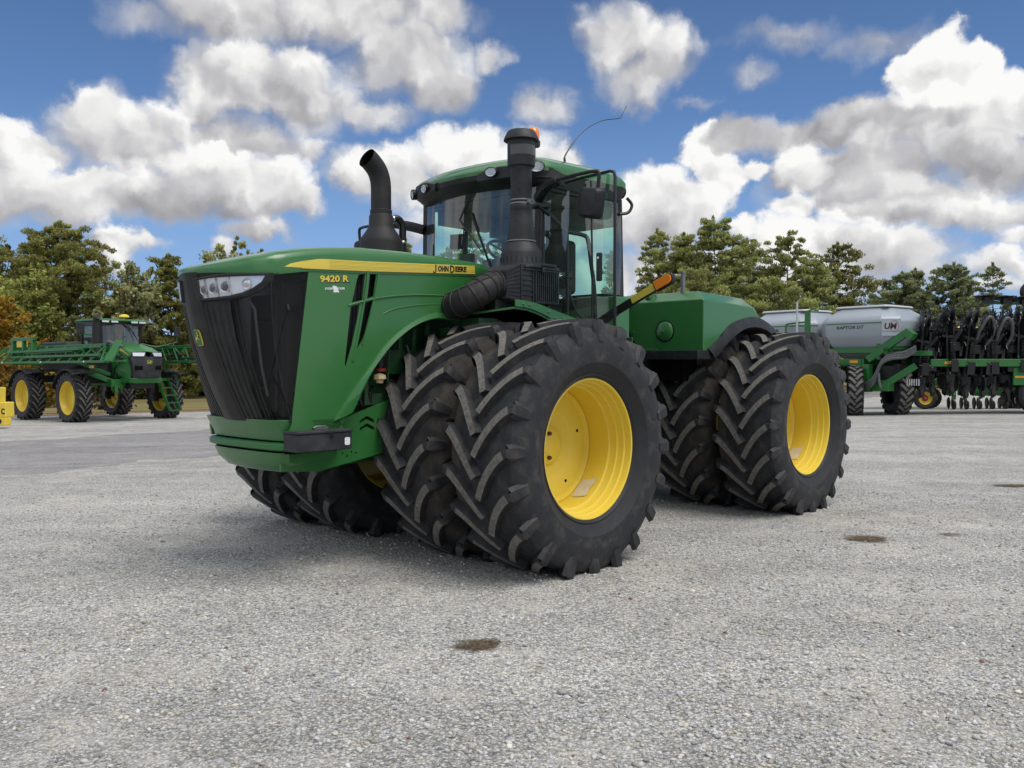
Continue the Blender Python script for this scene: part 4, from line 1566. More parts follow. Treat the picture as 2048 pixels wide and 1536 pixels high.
# black arch lips on both sides
for sd in (1, -1):
    b = MB()
    lo_ = smooth_pts([(-2.985, 0, 1.692), (-3.12, 0, 1.765), (-3.331, 0, 1.900), (-3.611, 0, 2.025), (-3.904, 0, 2.070), (-4.211, 0, 2.034), (-4.50, 0, 1.92)], 5)
    up_ = smooth_pts([(-2.86, 0, 1.790), (-3.15, 0, 1.930), (-3.375, 0, 2.078), (-3.716, 0, 2.168), (-4.00, 0, 2.188), (-4.30, 0, 2.12), (-4.60, 0, 1.99)], 5)
    up_[0] = Vector((-3.03, 0, 1.79))
    rings = []
    for q, p in zip(lo_, up_):
        rings.append([(p.x, sd * 1.10, p.z), (p.x, sd * 1.212, p.z), (p.x * .5 + q.x * .5, sd * 1.232, p.z * .5 + q.z * .5), (q.x, sd * 1.238, q.z), (q.x, sd * 0.45, q.z + 0.02), (q.x, sd * 0.45, q.z + 0.04)])
    b.loft(rings, True, True)
    b.build('wheel_arch', M['black_plastic'], T, angle=40)
b = MB()
b.lathe([(0, 0.040), (0.02, 0.038), (0.09, 0.022), (0.108, 0.010), (0.112, 0.0)], 28, 'x', (XA + 0.001, 0.711, 2.005))
b.build('tank_cap', M['green'], T)
b = MB()
b.lathe([(0.110, 0.0), (0.112, 0.008), (0.120, 0.008), (0.122, 0.0)], 32, 'x', (XA + 0.001, 0.711, 2.005))
b.build('cap_seal', M['black'], T)
b = MB()
b.lathe([(0, 0.055), (0.01, 0.052), (0.012, 0.036)], 10, 'x', (XA, 0.711, 2.005))
for y in (0.20, 0.28):
    b.bb(XA + 0.001, XA + 0.02, y, y + 0.015, 2.0, 2.02)
b.build('cap_bolt', M['chrome'], T)
b = MB()
b.lathe([(0, 2.475), (0.055, 2.47), (0.062, 2.455), (0.05, 2.44), (0.05, 2.38), (0, 2.38)], 18, 'z', (-2.90, 0.45, 0))
b.bb(-2.83, -2.80, 0.33, 0.62, 1.772, 1.81)
b.bb(-2.83, -2.75, 0.22, 0.36, 1.60, 1.74)
b.tube([(-2.80, 0.24, 2.38), (-2.4, 0.2, 2.40), (-2.1, 0.3, 2.36)], 0.02, 8)
b.bb(-2.82, -2.72, 0.16, 0.20, 1.7, 2.33)
b.build('tank_fitting', M['green'], T, 0.005)
b = MB()
b.lathe([(0.026, 2.42), (0.026, 2.64), (0.032, 2.645), (0.032, 2.665), (0, 2.668)], 14, 'z', (-2.95, 0.86, 0))
b.build('tank_vent', M['steel'], T)
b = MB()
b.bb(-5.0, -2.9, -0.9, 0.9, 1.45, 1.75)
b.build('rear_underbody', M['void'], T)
b = MB()
b.tube(smooth_pts([(-1.97, 0.55, 2.2), (-2.2, 0.62, 2.05), (-2.5, 0.5, 1.9), (-2.8, 0.4, 1.8)], 4), 0.014, 6)
b.tube(smooth_pts([(-1.97, 0.75, 2.15), (-2.02, 0.78, 1.9), (-2.1, 0.6, 1.7)], 4), 0.012, 6)
b.build('hydraulic_hose', M['black'], T)
# ================================================================== sky, light, camera
SUN_EL, SUN_AZ = R(63), R(126)        # azimuth measured from +Y towards +X
sun_dir = Vector((math.sin(SUN_AZ) * math.cos(SUN_EL), math.cos(SUN_AZ) * math.cos(SUN_EL), math.sin(SUN_EL)))
ld = bpy.data.lights.new('sun', 'SUN')
ld.energy = 2.5
ld.angle = R(38)
ld.color = (1.0, 0.965, 0.91)
so = bpy.data.objects.new('sun', ld)
so.rotation_euler = (-sun_dir).to_track_quat('-Z', 'Y').to_euler()
so.location = (0, 0, 30)
COL.objects.link(so)

W = bpy.data.worlds.new('World')
SC.world = W
W.use_nodes = True
wt = W.node_tree
wn, wl = wt.nodes, wt.links
wn.clear()
wo = wn.new('ShaderNodeOutputWorld')
sky = wn.new('ShaderNodeTexSky')
sky.sky_type = 'NISHITA'
sky.sun_disc = False
sky.sun_elevation = SUN_EL
sky.sun_rotation = SUN_AZ
sky.air_density = 1.0
sky.dust_density = 0.4
sky.ozone_density = 2.0


def wm(op, a, b=None, c=None, clamp=False):
    x = wn.new('ShaderNodeMath')
    x.operation = op
    x.use_clamp = clamp
    for i, v in enumerate((a, b, c)):
        if v is None:
            continue
        if isinstance(v, (int, float)):
            x.inputs[i].default_value = v
        else:
            wl.new(v, x.inputs[i])
    return x.outputs[0]


def wv(op, a, b=None, c=None):
    x = wn.new('ShaderNodeVectorMath')
    x.operation = op
    for i, v in enumerate((a, b, c)):
        if v is None:
            continue
        if isinstance(v, (tuple, list)):
            x.inputs[i].default_value = v
        else:
            wl.new(v, x.inputs[i])
    return x


def wmap(v, a, b, c=0.0, d=1.0, smooth=False):
    x = wn.new('ShaderNodeMapRange')
    x.interpolation_type = 'SMOOTHSTEP' if smooth else 'LINEAR'
    wl.new(v, x.inputs[0])
    for i, q in enumerate((a, b, c, d)):
        if isinstance(q, (int, float)):
            x.inputs[1 + i].default_value = q
        else:
            wl.new(q, x.inputs[1 + i])
    return x.outputs[0]


tc = wn.new('ShaderNodeTexCoord')
gen = tc.outputs['Generated']
sep = wn.new('ShaderNodeSeparateXYZ')
wl.new(gen, sep.inputs[0])
az = wm('ARCTAN2', sep.outputs[0], sep.outputs[1])
el = wm('ARCSINE', sep.outputs[2])


def wnoise(scale, detail, rough, vec, col=False, dist=0.0):
    x = wn.new('ShaderNodeTexNoise')
    x.inputs['Scale'].default_value = scale
    x.inputs['Detail'].default_value = detail
    x.inputs['Roughness'].default_value = rough
    x.noise_dimensions = '2D' if vec is not gen else '3D'
    wl.new(vec, x.inputs['Vector'])
    return x.outputs['Color' if col else 'Fac']


def wvor(scale, vec, smooth=0.35):
    x = wn.new('ShaderNodeTexVoronoi')
    x.feature = 'SMOOTH_F1'
    x.voronoi_dimensions = '2D'
    x.inputs['Scale'].default_value = scale
    x.inputs['Smoothness'].default_value = smooth
    x.inputs['Detail'].default_value = 2.0
    x.inputs['Roughness'].default_value = 0.55
    wl.new(vec, x.inputs['Vector'])
    return x.outputs['Distance']


cmb = wn.new('ShaderNodeCombineXYZ')
wl.new(az, cmb.inputs[0])
wl.new(el, cmb.inputs[1])
P0 = cmb.outputs[0]
big = wnoise(7, 3, 0.5, P0, True)
fine = wnoise(26, 6, 0.60, P0, True)
w1 = wv('MULTIPLY_ADD', big, (0.050, 0.036, 0), (-0.025, -0.018, 0)).outputs[0]
w2 = wv('MULTIPLY_ADD', fine, (0.036, 0.034, 0), (-0.018, -0.017, 0)).outputs[0]
P1 = wv('ADD', wv('ADD', P0, w1).outputs[0], w2).outputs[0]
# puffs: cauliflower field and its relief as lit from the upper side
puff = wvor(15, P1, 0.6)
puff2 = wvor(15, wv('ADD', P1, (0.010, 0.020, 0)).outputs[0], 0.6)
relief = wm('SUBTRACT', puff2, puff)                       # positive on the lit side of a puff
edge = wm('MULTIPLY_ADD', puff, 0.42, -0.17)
mott = wm('MULTIPLY_ADD', wnoise(12, 5, 0.55, P1), 0.13, -0.065)

FPX, HOR = 1742.0, 730.6
CL = []          # cx, cy, rx, ry in radians; brightness at centre; contrast; softness; max opacity


def cloud(px, py, rx, ry, br=0.72, con=0.22, soft=0.34, op=1.0):
    # bearings of the clouds in the sky; some behind the cab are added
    u = (px - 1024) / FPX
    a = math.atan(u)
    e = math.atan((HOR - py) / FPX * math.cos(a))
    br = 0.82 + (br - 0.72) * (0.66 if br > 0.72 else 0.60)
    soft *= 1.45
    CL.append((a, e, rx / FPX * math.cos(a) ** 2, ry / FPX * math.cos(a), br, con, soft, op))


# --- left side
cloud(300, 40, 90, 50, 0.62, 0.2, 0.6, 0.75)
cloud(700, 25, 290, 80, 0.66, 0.24, 0.45)
cloud(470, 35, 220, 80, 0.68, 0.24, 0.45)
cloud(880, 20, 100, 60, 0.66, 0.2, 0.5)
cloud(820, 110, 150, 95, 0.70, 0.22, 0.4)
cloud(880, 170, 105, 75, 0.66, 0.24, 0.4)
cloud(992, 112, 40, 30, 0.76, 0.16, 0.5, 0.9)
cloud(600, 200, 150, 80, 0.66, 0.20, 0.4)
cloud(490, 165, 170, 85, 0.74, 0.26, 0.32)
cloud(590, 150, 90, 65, 0.78, 0.26, 0.3)
cloud(400, 215, 90, 50, 0.68, 0.24, 0.4)
cloud(740, 228, 125, 40, 0.76, 0.18, 0.5, 0.95)
cloud(690, 205, 60, 45, 0.80, 0.18, 0.4, 0.95)
cloud(470, 290, 220, 75, 0.60, 0.10, 0.4)
cloud(230, 285, 155, 90, 0.78, 0.26, 0.3)
cloud(215, 240, 95, 48, 0.92, 0.2, 0.28)
cloud(330, 250, 80, 55, 0.84, 0.28, 0.3)
cloud(20, 290, 90, 50, 0.92, 0.2, 0.28)
cloud(90, 300, 70, 45, 0.70, 0.2, 0.4)
cloud(320, 320, 160, 60, 0.60, 0.14, 0.45)
cloud(620, 300, 62, 32, 0.70, 0.2, 0.5)
cloud(310, 395, 350, 52, 0.56, 0.12, 0.35)
cloud(60, 385, 210, 75, 0.70, 0.30, 0.3)
cloud(170, 360, 130, 50, 0.84, 0.3, 0.3)
cloud(40, 340, 100, 50, 0.90, 0.24, 0.3)
cloud(400, 345, 105, 62, 0.84, 0.3, 0.28)
cloud(420, 320, 60, 40, 0.92, 0.2, 0.3)
cloud(540, 385, 130, 70, 0.78, 0.36, 0.26)
cloud(560, 350, 85, 42, 0.92, 0.22, 0.28)
cloud(480, 425, 170, 26, 0.52, 0.1, 0.5)
cloud(520, 468, 108, 30, 0.70, 0.22, 0.4)
cloud(440, 500, 45, 32, 0.82, 0.2, 0.4)
cloud(245, 482, 80, 30, 0.80, 0.34, 0.32)
cloud(225, 512, 50, 34, 0.78, 0.2, 0.5)
# --- behind the cab
cloud(770, 345, 108, 62, 0.86, 0.3, 0.26)
cloud(930, 325, 110, 85, 0.92, 0.24, 0.24)
cloud(1000, 345, 130, 85, 0.86, 0.24, 0.3)
cloud(1095, 335, 75, 50, 0.88, 0.24, 0.3)
cloud(880, 400, 190, 45, 0.68, 0.2, 0.5)
cloud(950, 440, 170, 60, 0.90, 0.2, 0.4)  # added cloud, makes the cab glass in front of it look bright
cloud(1150, 440, 130, 90, 0.90, 0.2, 0.4)
cloud(1000, 520, 220, 50, 0.84, 0.1, 0.5)
cloud(1200, 540, 150, 75, 0.90, 0.1, 0.4)  # also added, to brighten the view through the open door glass
cloud(850, 470, 110, 40, 0.72, 0.1, 0.5, 0.9)
cloud(1075, 215, 78, 36, 0.74, 0.2, 0.5, 0.9)
cloud(1235, 85, 110, 75, 0.76, 0.22, 0.34)
cloud(1320, 120, 85, 70, 0.70, 0.22, 0.4)
cloud(1270, 160, 95, 62, 0.66, 0.24, 0.5)
cloud(1300, 200, 45, 40, 0.62, 0.2, 0.7, 0.8)
cloud(1400, 205, 55, 14, 0.55, 0.1, 0.8, 0.55)
# --- right side
cloud(1560, 75, 130, 28, 0.52, 0.14, 0.8, 0.72)
cloud(1750, 85, 125, 38, 0.58, 0.16, 0.7, 0.85)
cloud(1500, 150, 50, 22, 0.56, 0.1, 0.9, 0.7)
cloud(1880, 165, 115, 95, 1.02, 0.16, 0.16)
cloud(1835, 135, 72, 55, 1.02, 0.16, 0.16)
cloud(1935, 130, 66, 55, 1.02, 0.16, 0.16)
cloud(1850, 220, 100, 55, 1.00, 0.14, 0.2)
cloud(2000, 215, 110, 75, 0.98, 0.16, 0.2)
cloud(2080, 190, 90, 60, 0.9, 0.2, 0.3)
cloud(1425, 300, 52, 62, 1.0, 0.14, 0.18)
cloud(1450, 360, 55, 60, 0.98, 0.16, 0.2)
cloud(1300, 400, 105, 70, 0.96, 0.22, 0.2)
cloud(1390, 410, 60, 55, 0.94, 0.2, 0.22)
cloud(1520, 345, 52, 28, 0.96, 0.16, 0.3)
cloud(1310, 460, 120, 70, 0.66, 0.16, 0.4)
cloud(1310, 530, 130, 60, 0.58, 0.06, 0.5)
cloud(1500, 265, 105, 40, 0.60, 0.16, 0.35)
cloud(1600, 275, 140, 46, 0.62, 0.16, 0.35)
cloud(1700, 255, 130, 55, 0.60, 0.2, 0.3)
cloud(1830, 255, 130, 50, 0.46, 0.16, 0.35)
cloud(1740, 345, 210, 75, 0.62, 0.2, 0.3)
cloud(1980, 320, 150, 90, 0.66, 0.22, 0.3)
cloud(1620, 340, 80, 62, 0.78, 0.24, 0.28)
cloud(1800, 400, 270, 60, 0.60, 0.22, 0.35)
cloud(2000, 420, 170, 50, 0.72, 0.22, 0.4)
cloud(1600, 425, 50, 40, 0.92, 0.2, 0.25)
cloud(1820, 440, 220, 34, 0.68, 0.24, 0.4)
cloud(1480, 468, 45, 30, 0.94, 0.2, 0.25)
cloud(1600, 495, 130, 60, 0.92, 0.26, 0.25)
cloud(1740, 500, 180, 48, 0.80, 0.3, 0.3)
cloud(1760, 535, 200, 40, 0.60, 0.12, 0.5)
cloud(1990, 520, 110, 38, 0.86, 0.3, 0.35)
cloud(1560, 560, 170, 50, 0.72, 0.1, 0.6)
cloud(2030, 470, 60, 30, 0.84, 0.2, 0.35)
cloud(1700, 570, 260, 40, 0.70, 0.12, 0.7, 0.9)
cloud(1990, 560, 110, 26, 0.78, 0.2, 0.5, 0.9)
cloud(1560, 520, 90, 50, 0.90, 0.2, 0.3)
cloud(1400, 540, 120, 60, 0.76, 0.1, 0.6)

# clear sky: the physical sky, deepened as a phone exposure shows it
rampn = wn.new('ShaderNodeValToRGB')
els = rampn.color_ramp.elements
stops = [(0.0, (0.36, 0.55, 0.84)), (0.12, (0.27, 0.48, 0.84)), (0.27, (0.215, 0.405, 0.775)), (0.50, (0.105, 0.235, 0.53)), (0.72, (0.072, 0.160, 0.375)), (1.0, (0.055, 0.125, 0.30))]
els[0].position, els[0].color = stops[0][0], (*stops[0][1], 1)
els[1].position, els[1].color = stops[-1][0], (*stops[-1][1], 1)
for p_, c_ in stops[1:-1]:
    e_ = els.new(p_)
    e_.color = (*c_, 1)
wl.new(wmap(el, 0.0, 0.55), rampn.inputs[0])
deep = wv('SCALE', rampn.outputs[0])
deep.inputs['Scale'].default_value = 9.6
skm = wn.new('ShaderNodeMix')
skm.data_type = 'RGBA'
skm.inputs['Factor'].default_value = 0.80
wl.new(sky.outputs[0], skm.inputs['A'])
wl.new(deep.outputs[0], skm.inputs['B'])
SKY = skm.outputs['Result']


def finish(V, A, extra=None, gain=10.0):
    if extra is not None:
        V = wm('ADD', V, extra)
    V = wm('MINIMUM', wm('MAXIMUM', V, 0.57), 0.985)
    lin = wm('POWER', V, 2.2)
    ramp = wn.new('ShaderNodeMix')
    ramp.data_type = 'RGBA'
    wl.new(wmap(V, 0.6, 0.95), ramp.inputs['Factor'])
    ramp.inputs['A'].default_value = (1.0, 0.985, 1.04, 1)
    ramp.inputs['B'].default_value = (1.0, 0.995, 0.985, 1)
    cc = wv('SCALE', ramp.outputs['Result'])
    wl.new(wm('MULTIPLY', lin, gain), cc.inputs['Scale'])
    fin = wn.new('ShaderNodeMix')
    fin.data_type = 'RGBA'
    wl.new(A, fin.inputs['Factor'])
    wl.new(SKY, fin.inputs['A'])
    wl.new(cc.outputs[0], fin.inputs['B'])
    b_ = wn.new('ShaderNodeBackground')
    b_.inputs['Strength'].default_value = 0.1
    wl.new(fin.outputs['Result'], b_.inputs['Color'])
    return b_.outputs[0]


detail = wm('ADD', wm('MULTIPLY', relief, 0.20), mott)


def sector(lo, hi):
    V, A = None, None
    for (cx, cy, rx, ry, br, con, soft, op) in CL:
        if cx + rx * 1.5 + 0.06 < lo or cx - rx * 1.5 - 0.06 > hi:
            continue
        q = wv('MULTIPLY_ADD', P1, (1 / rx, 1 / ry, 0), (-cx / rx, -cy / ry, 0)).outputs[0]
        d = wm('ADD', wv('LENGTH', q).outputs['Value'], edge)
        al = wmap(d, 1.28, 1.28 - soft * 1.3, 0.0, op, True)
        sh = wm('ADD', wv('DOT_PRODUCT', q, (con * 0.2, con * 0.6, 0)).outputs['Value'], br)
        x = wn.new('ShaderNodeMix')
        wl.new(al, x.inputs['Factor'])
        if V is None:
            x.inputs['A'].default_value = 0.74
        else:
            wl.new(V, x.inputs['A'])
        wl.new(sh, x.inputs['B'])
        V = x.outputs['Result']
        A = al if A is None else wm('MAXIMUM', A, al)
    return finish(V, A, detail)


# the rest of the heavens: broken cumulus all round and overhead
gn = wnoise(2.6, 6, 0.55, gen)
general = finish(wmap(gn, 0.45, 0.75, 1.0, 0.78), wmap(gn, 0.43, 0.58, 0, 1, True), None, wmap(el, 0.30, 0.60, 10.0, 17.0))  # overhead clouds out of view made brighter to lift the ambient light
cuts = [-0.36, -0.13, 0.10, 0.30]
shader = None
bounds = [-0.65] + cuts + [0.65]
for i in range(len(bounds) - 1):
    sec = sector(bounds[i], bounds[i + 1])
    if shader is None:
        shader = sec
    else:
        ms_ = wn.new('ShaderNodeMixShader')
        wl.new(wm('GREATER_THAN', az, bounds[i]), ms_.inputs[0])
        wl.new(shader, ms_.inputs[1])
        wl.new(sec, ms_.inputs[2])
        shader = ms_.outputs[0]
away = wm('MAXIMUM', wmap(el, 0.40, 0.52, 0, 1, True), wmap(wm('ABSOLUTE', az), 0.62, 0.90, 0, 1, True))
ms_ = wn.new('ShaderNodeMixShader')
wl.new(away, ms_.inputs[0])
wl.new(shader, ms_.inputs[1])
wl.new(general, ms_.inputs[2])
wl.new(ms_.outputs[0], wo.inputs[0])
W.cycles.sampling_method = 'MANUAL'
W.cycles.sample_map_resolution = 512

cam = bpy.data.cameras.new('camera')
cam.lens = 36 * 1742 / 2048
cam.sensor_width = 36
cam.clip_end = 3000
cam.clip_start = 0.05
co = bpy.data.objects.new('camera', cam)
co.location = (0, 0, 1.625)
co.rotation_euler = (PI / 2 - 0.02143, 0, 0)
COL.objects.link(co)
SC.camera = co
SC.view_settings.view_transform = 'Standard'
SC.view_settings.look = 'None'
SC.view_settings.exposure = 0
SC.view_settings.gamma = 1
SC.cycles.max_bounces = 8
SC.cycles.transparent_max_bounces = 12
SC.cycles.use_denoising = True
SC.cycles.sample_clamp_indirect = 6

# ================================================================== ground
def gravel_material(name, base, dusty, contrast=1.0, scale=58.0, patch=0.55):
    m = principled(name, base, 0.9, 0, 0, 0.25)
    t, n, l = nt(m)
    bs = n['Principled BSDF']
    tc_ = node(n, 'ShaderNodeTexCoord')
    def vor(s, feat='F1'):
        x_ = node(n, 'ShaderNodeTexVoronoi')
        x_.feature = feat
        x_.inputs['Scale'].default_value = s
        l.new(tc_.outputs['Object'], x_.inputs['Vector'])
        return x_
    def noi(s, d, r_=0.6, v=None):
        x_ = node(n, 'ShaderNodeTexNoise')
        x_.inputs['Scale'].default_value = s
        x_.inputs['Detail'].default_value = d
        x_.inputs['Roughness'].default_value = r_
        l.new(v or tc_.outputs['Object'], x_.inputs['Vector'])
        return x_
    def mp(v, a, b_, c, d):
        x_ = node(n, 'ShaderNodeMapRange')
        l.new(v, x_.inputs[0])
        for i, q in enumerate((a, b_, c, d)):
            x_.inputs[i + 1].default_value = q
        return x_.outputs[0]
    def ma(op, a, b_):
        x_ = node(n, 'ShaderNodeMath', operation=op)
        for i, q in enumerate((a, b_)):
            if isinstance(q, (int, float)):
                x_.inputs[i].default_value = q
            else:
                l.new(q, x_.inputs[i])
        return x_.outputs[0]
    va, vb, vc = vor(scale), vor(scale * 2.3), vor(scale * 0.42)
    def grey(v):
        s_ = node(n, 'ShaderNodeSeparateColor')
        l.new(v.outputs['Color'], s_.inputs[0])
        return s_.outputs[0]
    ca, cb, ccx = grey(va), grey(vb), grey(vc)
    # stone by stone brightness, dark in the gaps
    s1 = mp(ca, 0, 1, 1 - 0.42 * contrast, 1 + 0.42 * contrast)
    s2 = mp(cb, 0, 1, 1 - 0.34 * contrast, 1 + 0.34 * contrast)
    gap = mp(va.outputs['Distance'], 0.35, 0.85, 1.0, 1 - 0.55 * contrast)
    gap2 = mp(vb.outputs['Distance'], 0.4, 0.9, 1.0, 1 - 0.40 * contrast)
    tone = ma('MULTIPLY', ma('MULTIPLY', s1, s2), ma('MULTIPLY', gap, gap2))
    big_ = noi(0.35, 6, 0.6)
    mid_ = noi(2.2, 6, 0.6)
    tone = ma('MULTIPLY', tone, mp(big_.outputs['Fac'], 0.3, 0.7, 0.90, 1.10))
    tone = ma('MULTIPLY', tone, mp(mid_.outputs['Fac'], 0.3, 0.7, 0.90, 1.10))
    # faint lanes where machines have driven
    wv_ = node(n, 'ShaderNodeTexNoise')
    wv_.inputs['Scale'].default_value = 0.9
    wv_.inputs['Detail'].default_value = 4
    mpg = node(n, 'ShaderNodeMapping')
    mpg.inputs['Rotation'].default_value = (0, 0, R(-38))
    mpg.inputs['Scale'].default_value = (0.10, 1.3, 1)
    l.new(tc_.outputs['Object'], mpg.inputs[0])
    l.new(mpg.outputs[0], wv_.inputs['Vector'])
    tone = ma('MULTIPLY', tone, mp(wv_.outputs['Fac'], 0.36, 0.64, 0.88, 1.10))
    # patches where fine dust fills the stones
    pm = mp(ma('ADD', ma('MULTIPLY', noi(0.8, 7, 0.62).outputs['Fac'], 0.7), ma('MULTIPLY', mid_.outputs['Fac'], 0.3)), 0.50, 0.66, 0.0, patch)
    hue = node(n, 'ShaderNodeMix', data_type='RGBA')
    l.new(mp(ccx, 0.2, 0.95, 0.0, 1.0), hue.inputs['Factor'])
    hue.inputs['A'].default_value = (base[0] * 0.97, base[1] * 0.985, base[2] * 1.0, 1)
    hue.inputs['B'].default_value = (base[0] * 1.05, base[1] * 1.02, base[2] * 0.95, 1)
    sc = node(n, 'ShaderNodeVectorMath', operation='SCALE')
    l.new(hue.outputs['Result'], sc.inputs[0])
    l.new(tone, sc.inputs['Scale'])
    dst = node(n, 'ShaderNodeVectorMath', operation='SCALE')
    dst.inputs[0].default_value = dusty
    l.new(ma('MULTIPLY', mp(noi(140, 3, 0.7).outputs['Fac'], 0.3, 0.7, 0.72, 1.25), mp(mid_.outputs['Fac'], 0.3, 0.7, 0.92, 1.08)), dst.inputs['Scale'])
    mx = node(n, 'ShaderNodeMix', data_type='RGBA')
    l.new(pm, mx.inputs['Factor'])
    l.new(sc.outputs[0], mx.inputs['A'])
    l.new(dst.outputs[0], mx.inputs['B'])
    l.new(mx.outputs['Result'], bs.inputs['Base Color'])
    hgt = ma('ADD', ma('ADD', ma('MULTIPLY', va.outputs['Distance'], -1.0), ma('MULTIPLY', ca, 0.5)), ma('MULTIPLY', vb.outputs['Distance'], -0.45))
    hgt = ma('MULTIPLY', hgt, mp(pm, 0, 1, 1.0, 0.25))
    bp = node(n, 'ShaderNodeBump')
    bp.inputs['Strength'].default_value = 0.7
    bp.inputs['Distance'].default_value = 0.010
    l.new(hgt, bp.inputs['Height'])
    l.new(bp.outputs['Normal'], bs.inputs['Normal'])
    return m


M['gravel'] = gravel_material('crushed_limestone', (0.505, 0.495, 0.472), (0.485, 0.455, 0.40), 0.95, 64, 0.60)
M['road'] = gravel_material('old_chip_seal', (0.315, 0.305, 0.305), (0.34, 0.322, 0.305), 0.6, 42, 0.6)
M['verge'] = gravel_material('pale_verge_gravel', (0.50, 0.475, 0.43), (0.42, 0.36, 0.28), 0.9, 40, 0.5)


def sheet(name, xs, ys, mat, dz, fn=None, sink=None):
    vs, fs = [], []
    for y in ys:
        for x in xs:
            X, Y = (x, y) if fn is None else fn(x, y)
            out_ = fn is not None and (sink is not None and ((x if sink == 'x' else y) in (0, 1)))
            vs.append((X, Y, ground_z(X, Y) + (-0.03 if out_ else dz)))
    nx = len(xs)
    for j in range(len(ys) - 1):
        for i in range(nx - 1):
            fs.append((j * nx + i, j * nx + i + 1, (j + 1) * nx + i + 1, (j + 1) * nx + i))
    b_ = MB()
    b_.add(vs, fs)
    o = b_.build(name, mat, None, angle=80)
    o['kind'] = 'structure'
    return o


def nonuni(fine_lo, fine_hi, step, far_lo, far_hi):
    c = [fine_lo + i * step for i in range(int(round((fine_hi - fine_lo) / step)) + 1)]
    s_, p = step, fine_hi
    while p < far_hi:
        s_ *= 1.22
        p = min(p + s_, far_hi)
        c.append(p)
    s_, p = step, fine_lo
    lo = []
    while p > far_lo:
        s_ *= 1.22
        p = max(p - s_, far_lo)
        lo.append(p)
    return lo[::-1] + c


sheet('ground', nonuni(-50, 50, 1.5, -1500, 1500), nonuni(-6, 90, 1.5, -400, 2200), M['gravel'], 0.0)

# the worn road crossing on the left, ragged edges
rd = Vector((0.585, 0.811))
rn = Vector((0.811, -0.585))


def frag(a, s):
    return 0.28 * math.sin(a * 1.7 + s) + 0.16 * math.sin(a * 4.3 + s * 2) + 0.10 * math.sin(a * 11.1 + s * 3)


def road_fn(u, v):
    e = 0.0
    k = -24.15 + (10.05) * v
    if v <= 0.02:
        k += frag(u, 0.3) * 0.8
    if v >= 0.98:
        k += frag(u, 2.1) * 1.1
    p = rd * u + rn * k
    return p.x, p.y


us = [-40 + i * 0.3 for i in range(int(150 / 0.3))]
sheet('road', [0, 0.02] + [i / 10 for i in range(1, 10)] + [0.98, 1], us, M['road'], 0.010, lambda v, u: road_fn(u, v), 'x')


def grass_material(name, c1, c2, c3):
    m = principled(name, c1, 0.95, 0, 0, 0.1)
    t, n, l = nt(m)
    tc_ = node(n, 'ShaderNodeTexCoord')
    n1 = node(n, 'ShaderNodeTexNoise')
    n1.inputs['Scale'].default_value = 0.25
    n1.inputs['Detail'].default_value = 8
    mpn = node(n, 'ShaderNodeMapping')
    mpn.inputs['Scale'].default_value = (0.45, 1.6, 1)
    l.new(tc_.outputs['Object'], mpn.inputs[0])
    l.new(mpn.outputs[0], n1.inputs['Vector'])
    n2 = node(n, 'ShaderNodeTexNoise')
    n2.inputs['Scale'].default_value = 9
    n2.inputs['Detail'].default_value = 6
    l.new(tc_.outputs['Object'], n2.inputs['Vector'])
    rp = node(n, 'ShaderNodeValToRGB')
    rp.color_ramp.elements[0].position = 0.36
    rp.color_ramp.elements[0].color = (*c1, 1)
    rp.color_ramp.elements[1].position = 0.64
    rp.color_ramp.elements[1].color = (*c2, 1)
    l.new(n1.outputs['Fac'], rp.inputs[0])
    mx = node(n, 'ShaderNodeMix', data_type='RGBA')
    rm = node(n, 'ShaderNodeMapRange')
    rm.inputs[1].default_value = 0.5
    rm.inputs[2].default_value = 0.68
    rm.inputs[4].default_value = 0.8
    l.new(n2.outputs['Fac'], rm.inputs[0])
    l.new(rm.outputs[0], mx.inputs['Factor'])
    l.new(rp.outputs[0], mx.inputs['A'])
    mx.inputs['B'].default_value = (*c3, 1)
    l.new(mx.outputs['Result'], n['Principled BSDF'].inputs['Base Color'])
    return m


M['dry_grass'] = grass_material('dry_mown_grass', (0.21, 0.17, 0.075), (0.13, 0.125, 0.045), (0.27, 0.22, 0.115))
M['soil'] = grass_material('reddish_soil', (0.17, 0.095, 0.055), (0.24, 0.17, 0.11), (0.30, 0.26, 0.20))


def edge_line(x):
    return interp(x, [(-120, 22), (-40, 36), (-22, 43.0), (-9, 50.0), (2, 66), (30, 74), (120, 90)])


def gfn(x, v):
    y0 = edge_line(x) + frag(x * 0.9, 1.0) * 0.6
    return x, y0 + (220 - y0) * v ** 1.6


sheet('grass_field', [-150 + i * 1.0 for i in range(301)], [0, 0.0006] + [i / 60 for i in range(1, 61)], M['dry_grass'], 0.05, gfn, 'y')


def sfn(x, v):
    y0 = edge_line(x) - 2.6 + frag(x * 0.9, 4.0) * 0.8
    y1 = edge_line(x) + 0.9 + frag(x * 0.9, 1.0) * 0.6
    return x, y0 + (y1 - y0) * v


sheet('soil_strip', [-60 + i * 0.6 for i in range(110)], [0, 0.05, .33, .66, 1], M['soil'], 0.022, sfn, 'y')


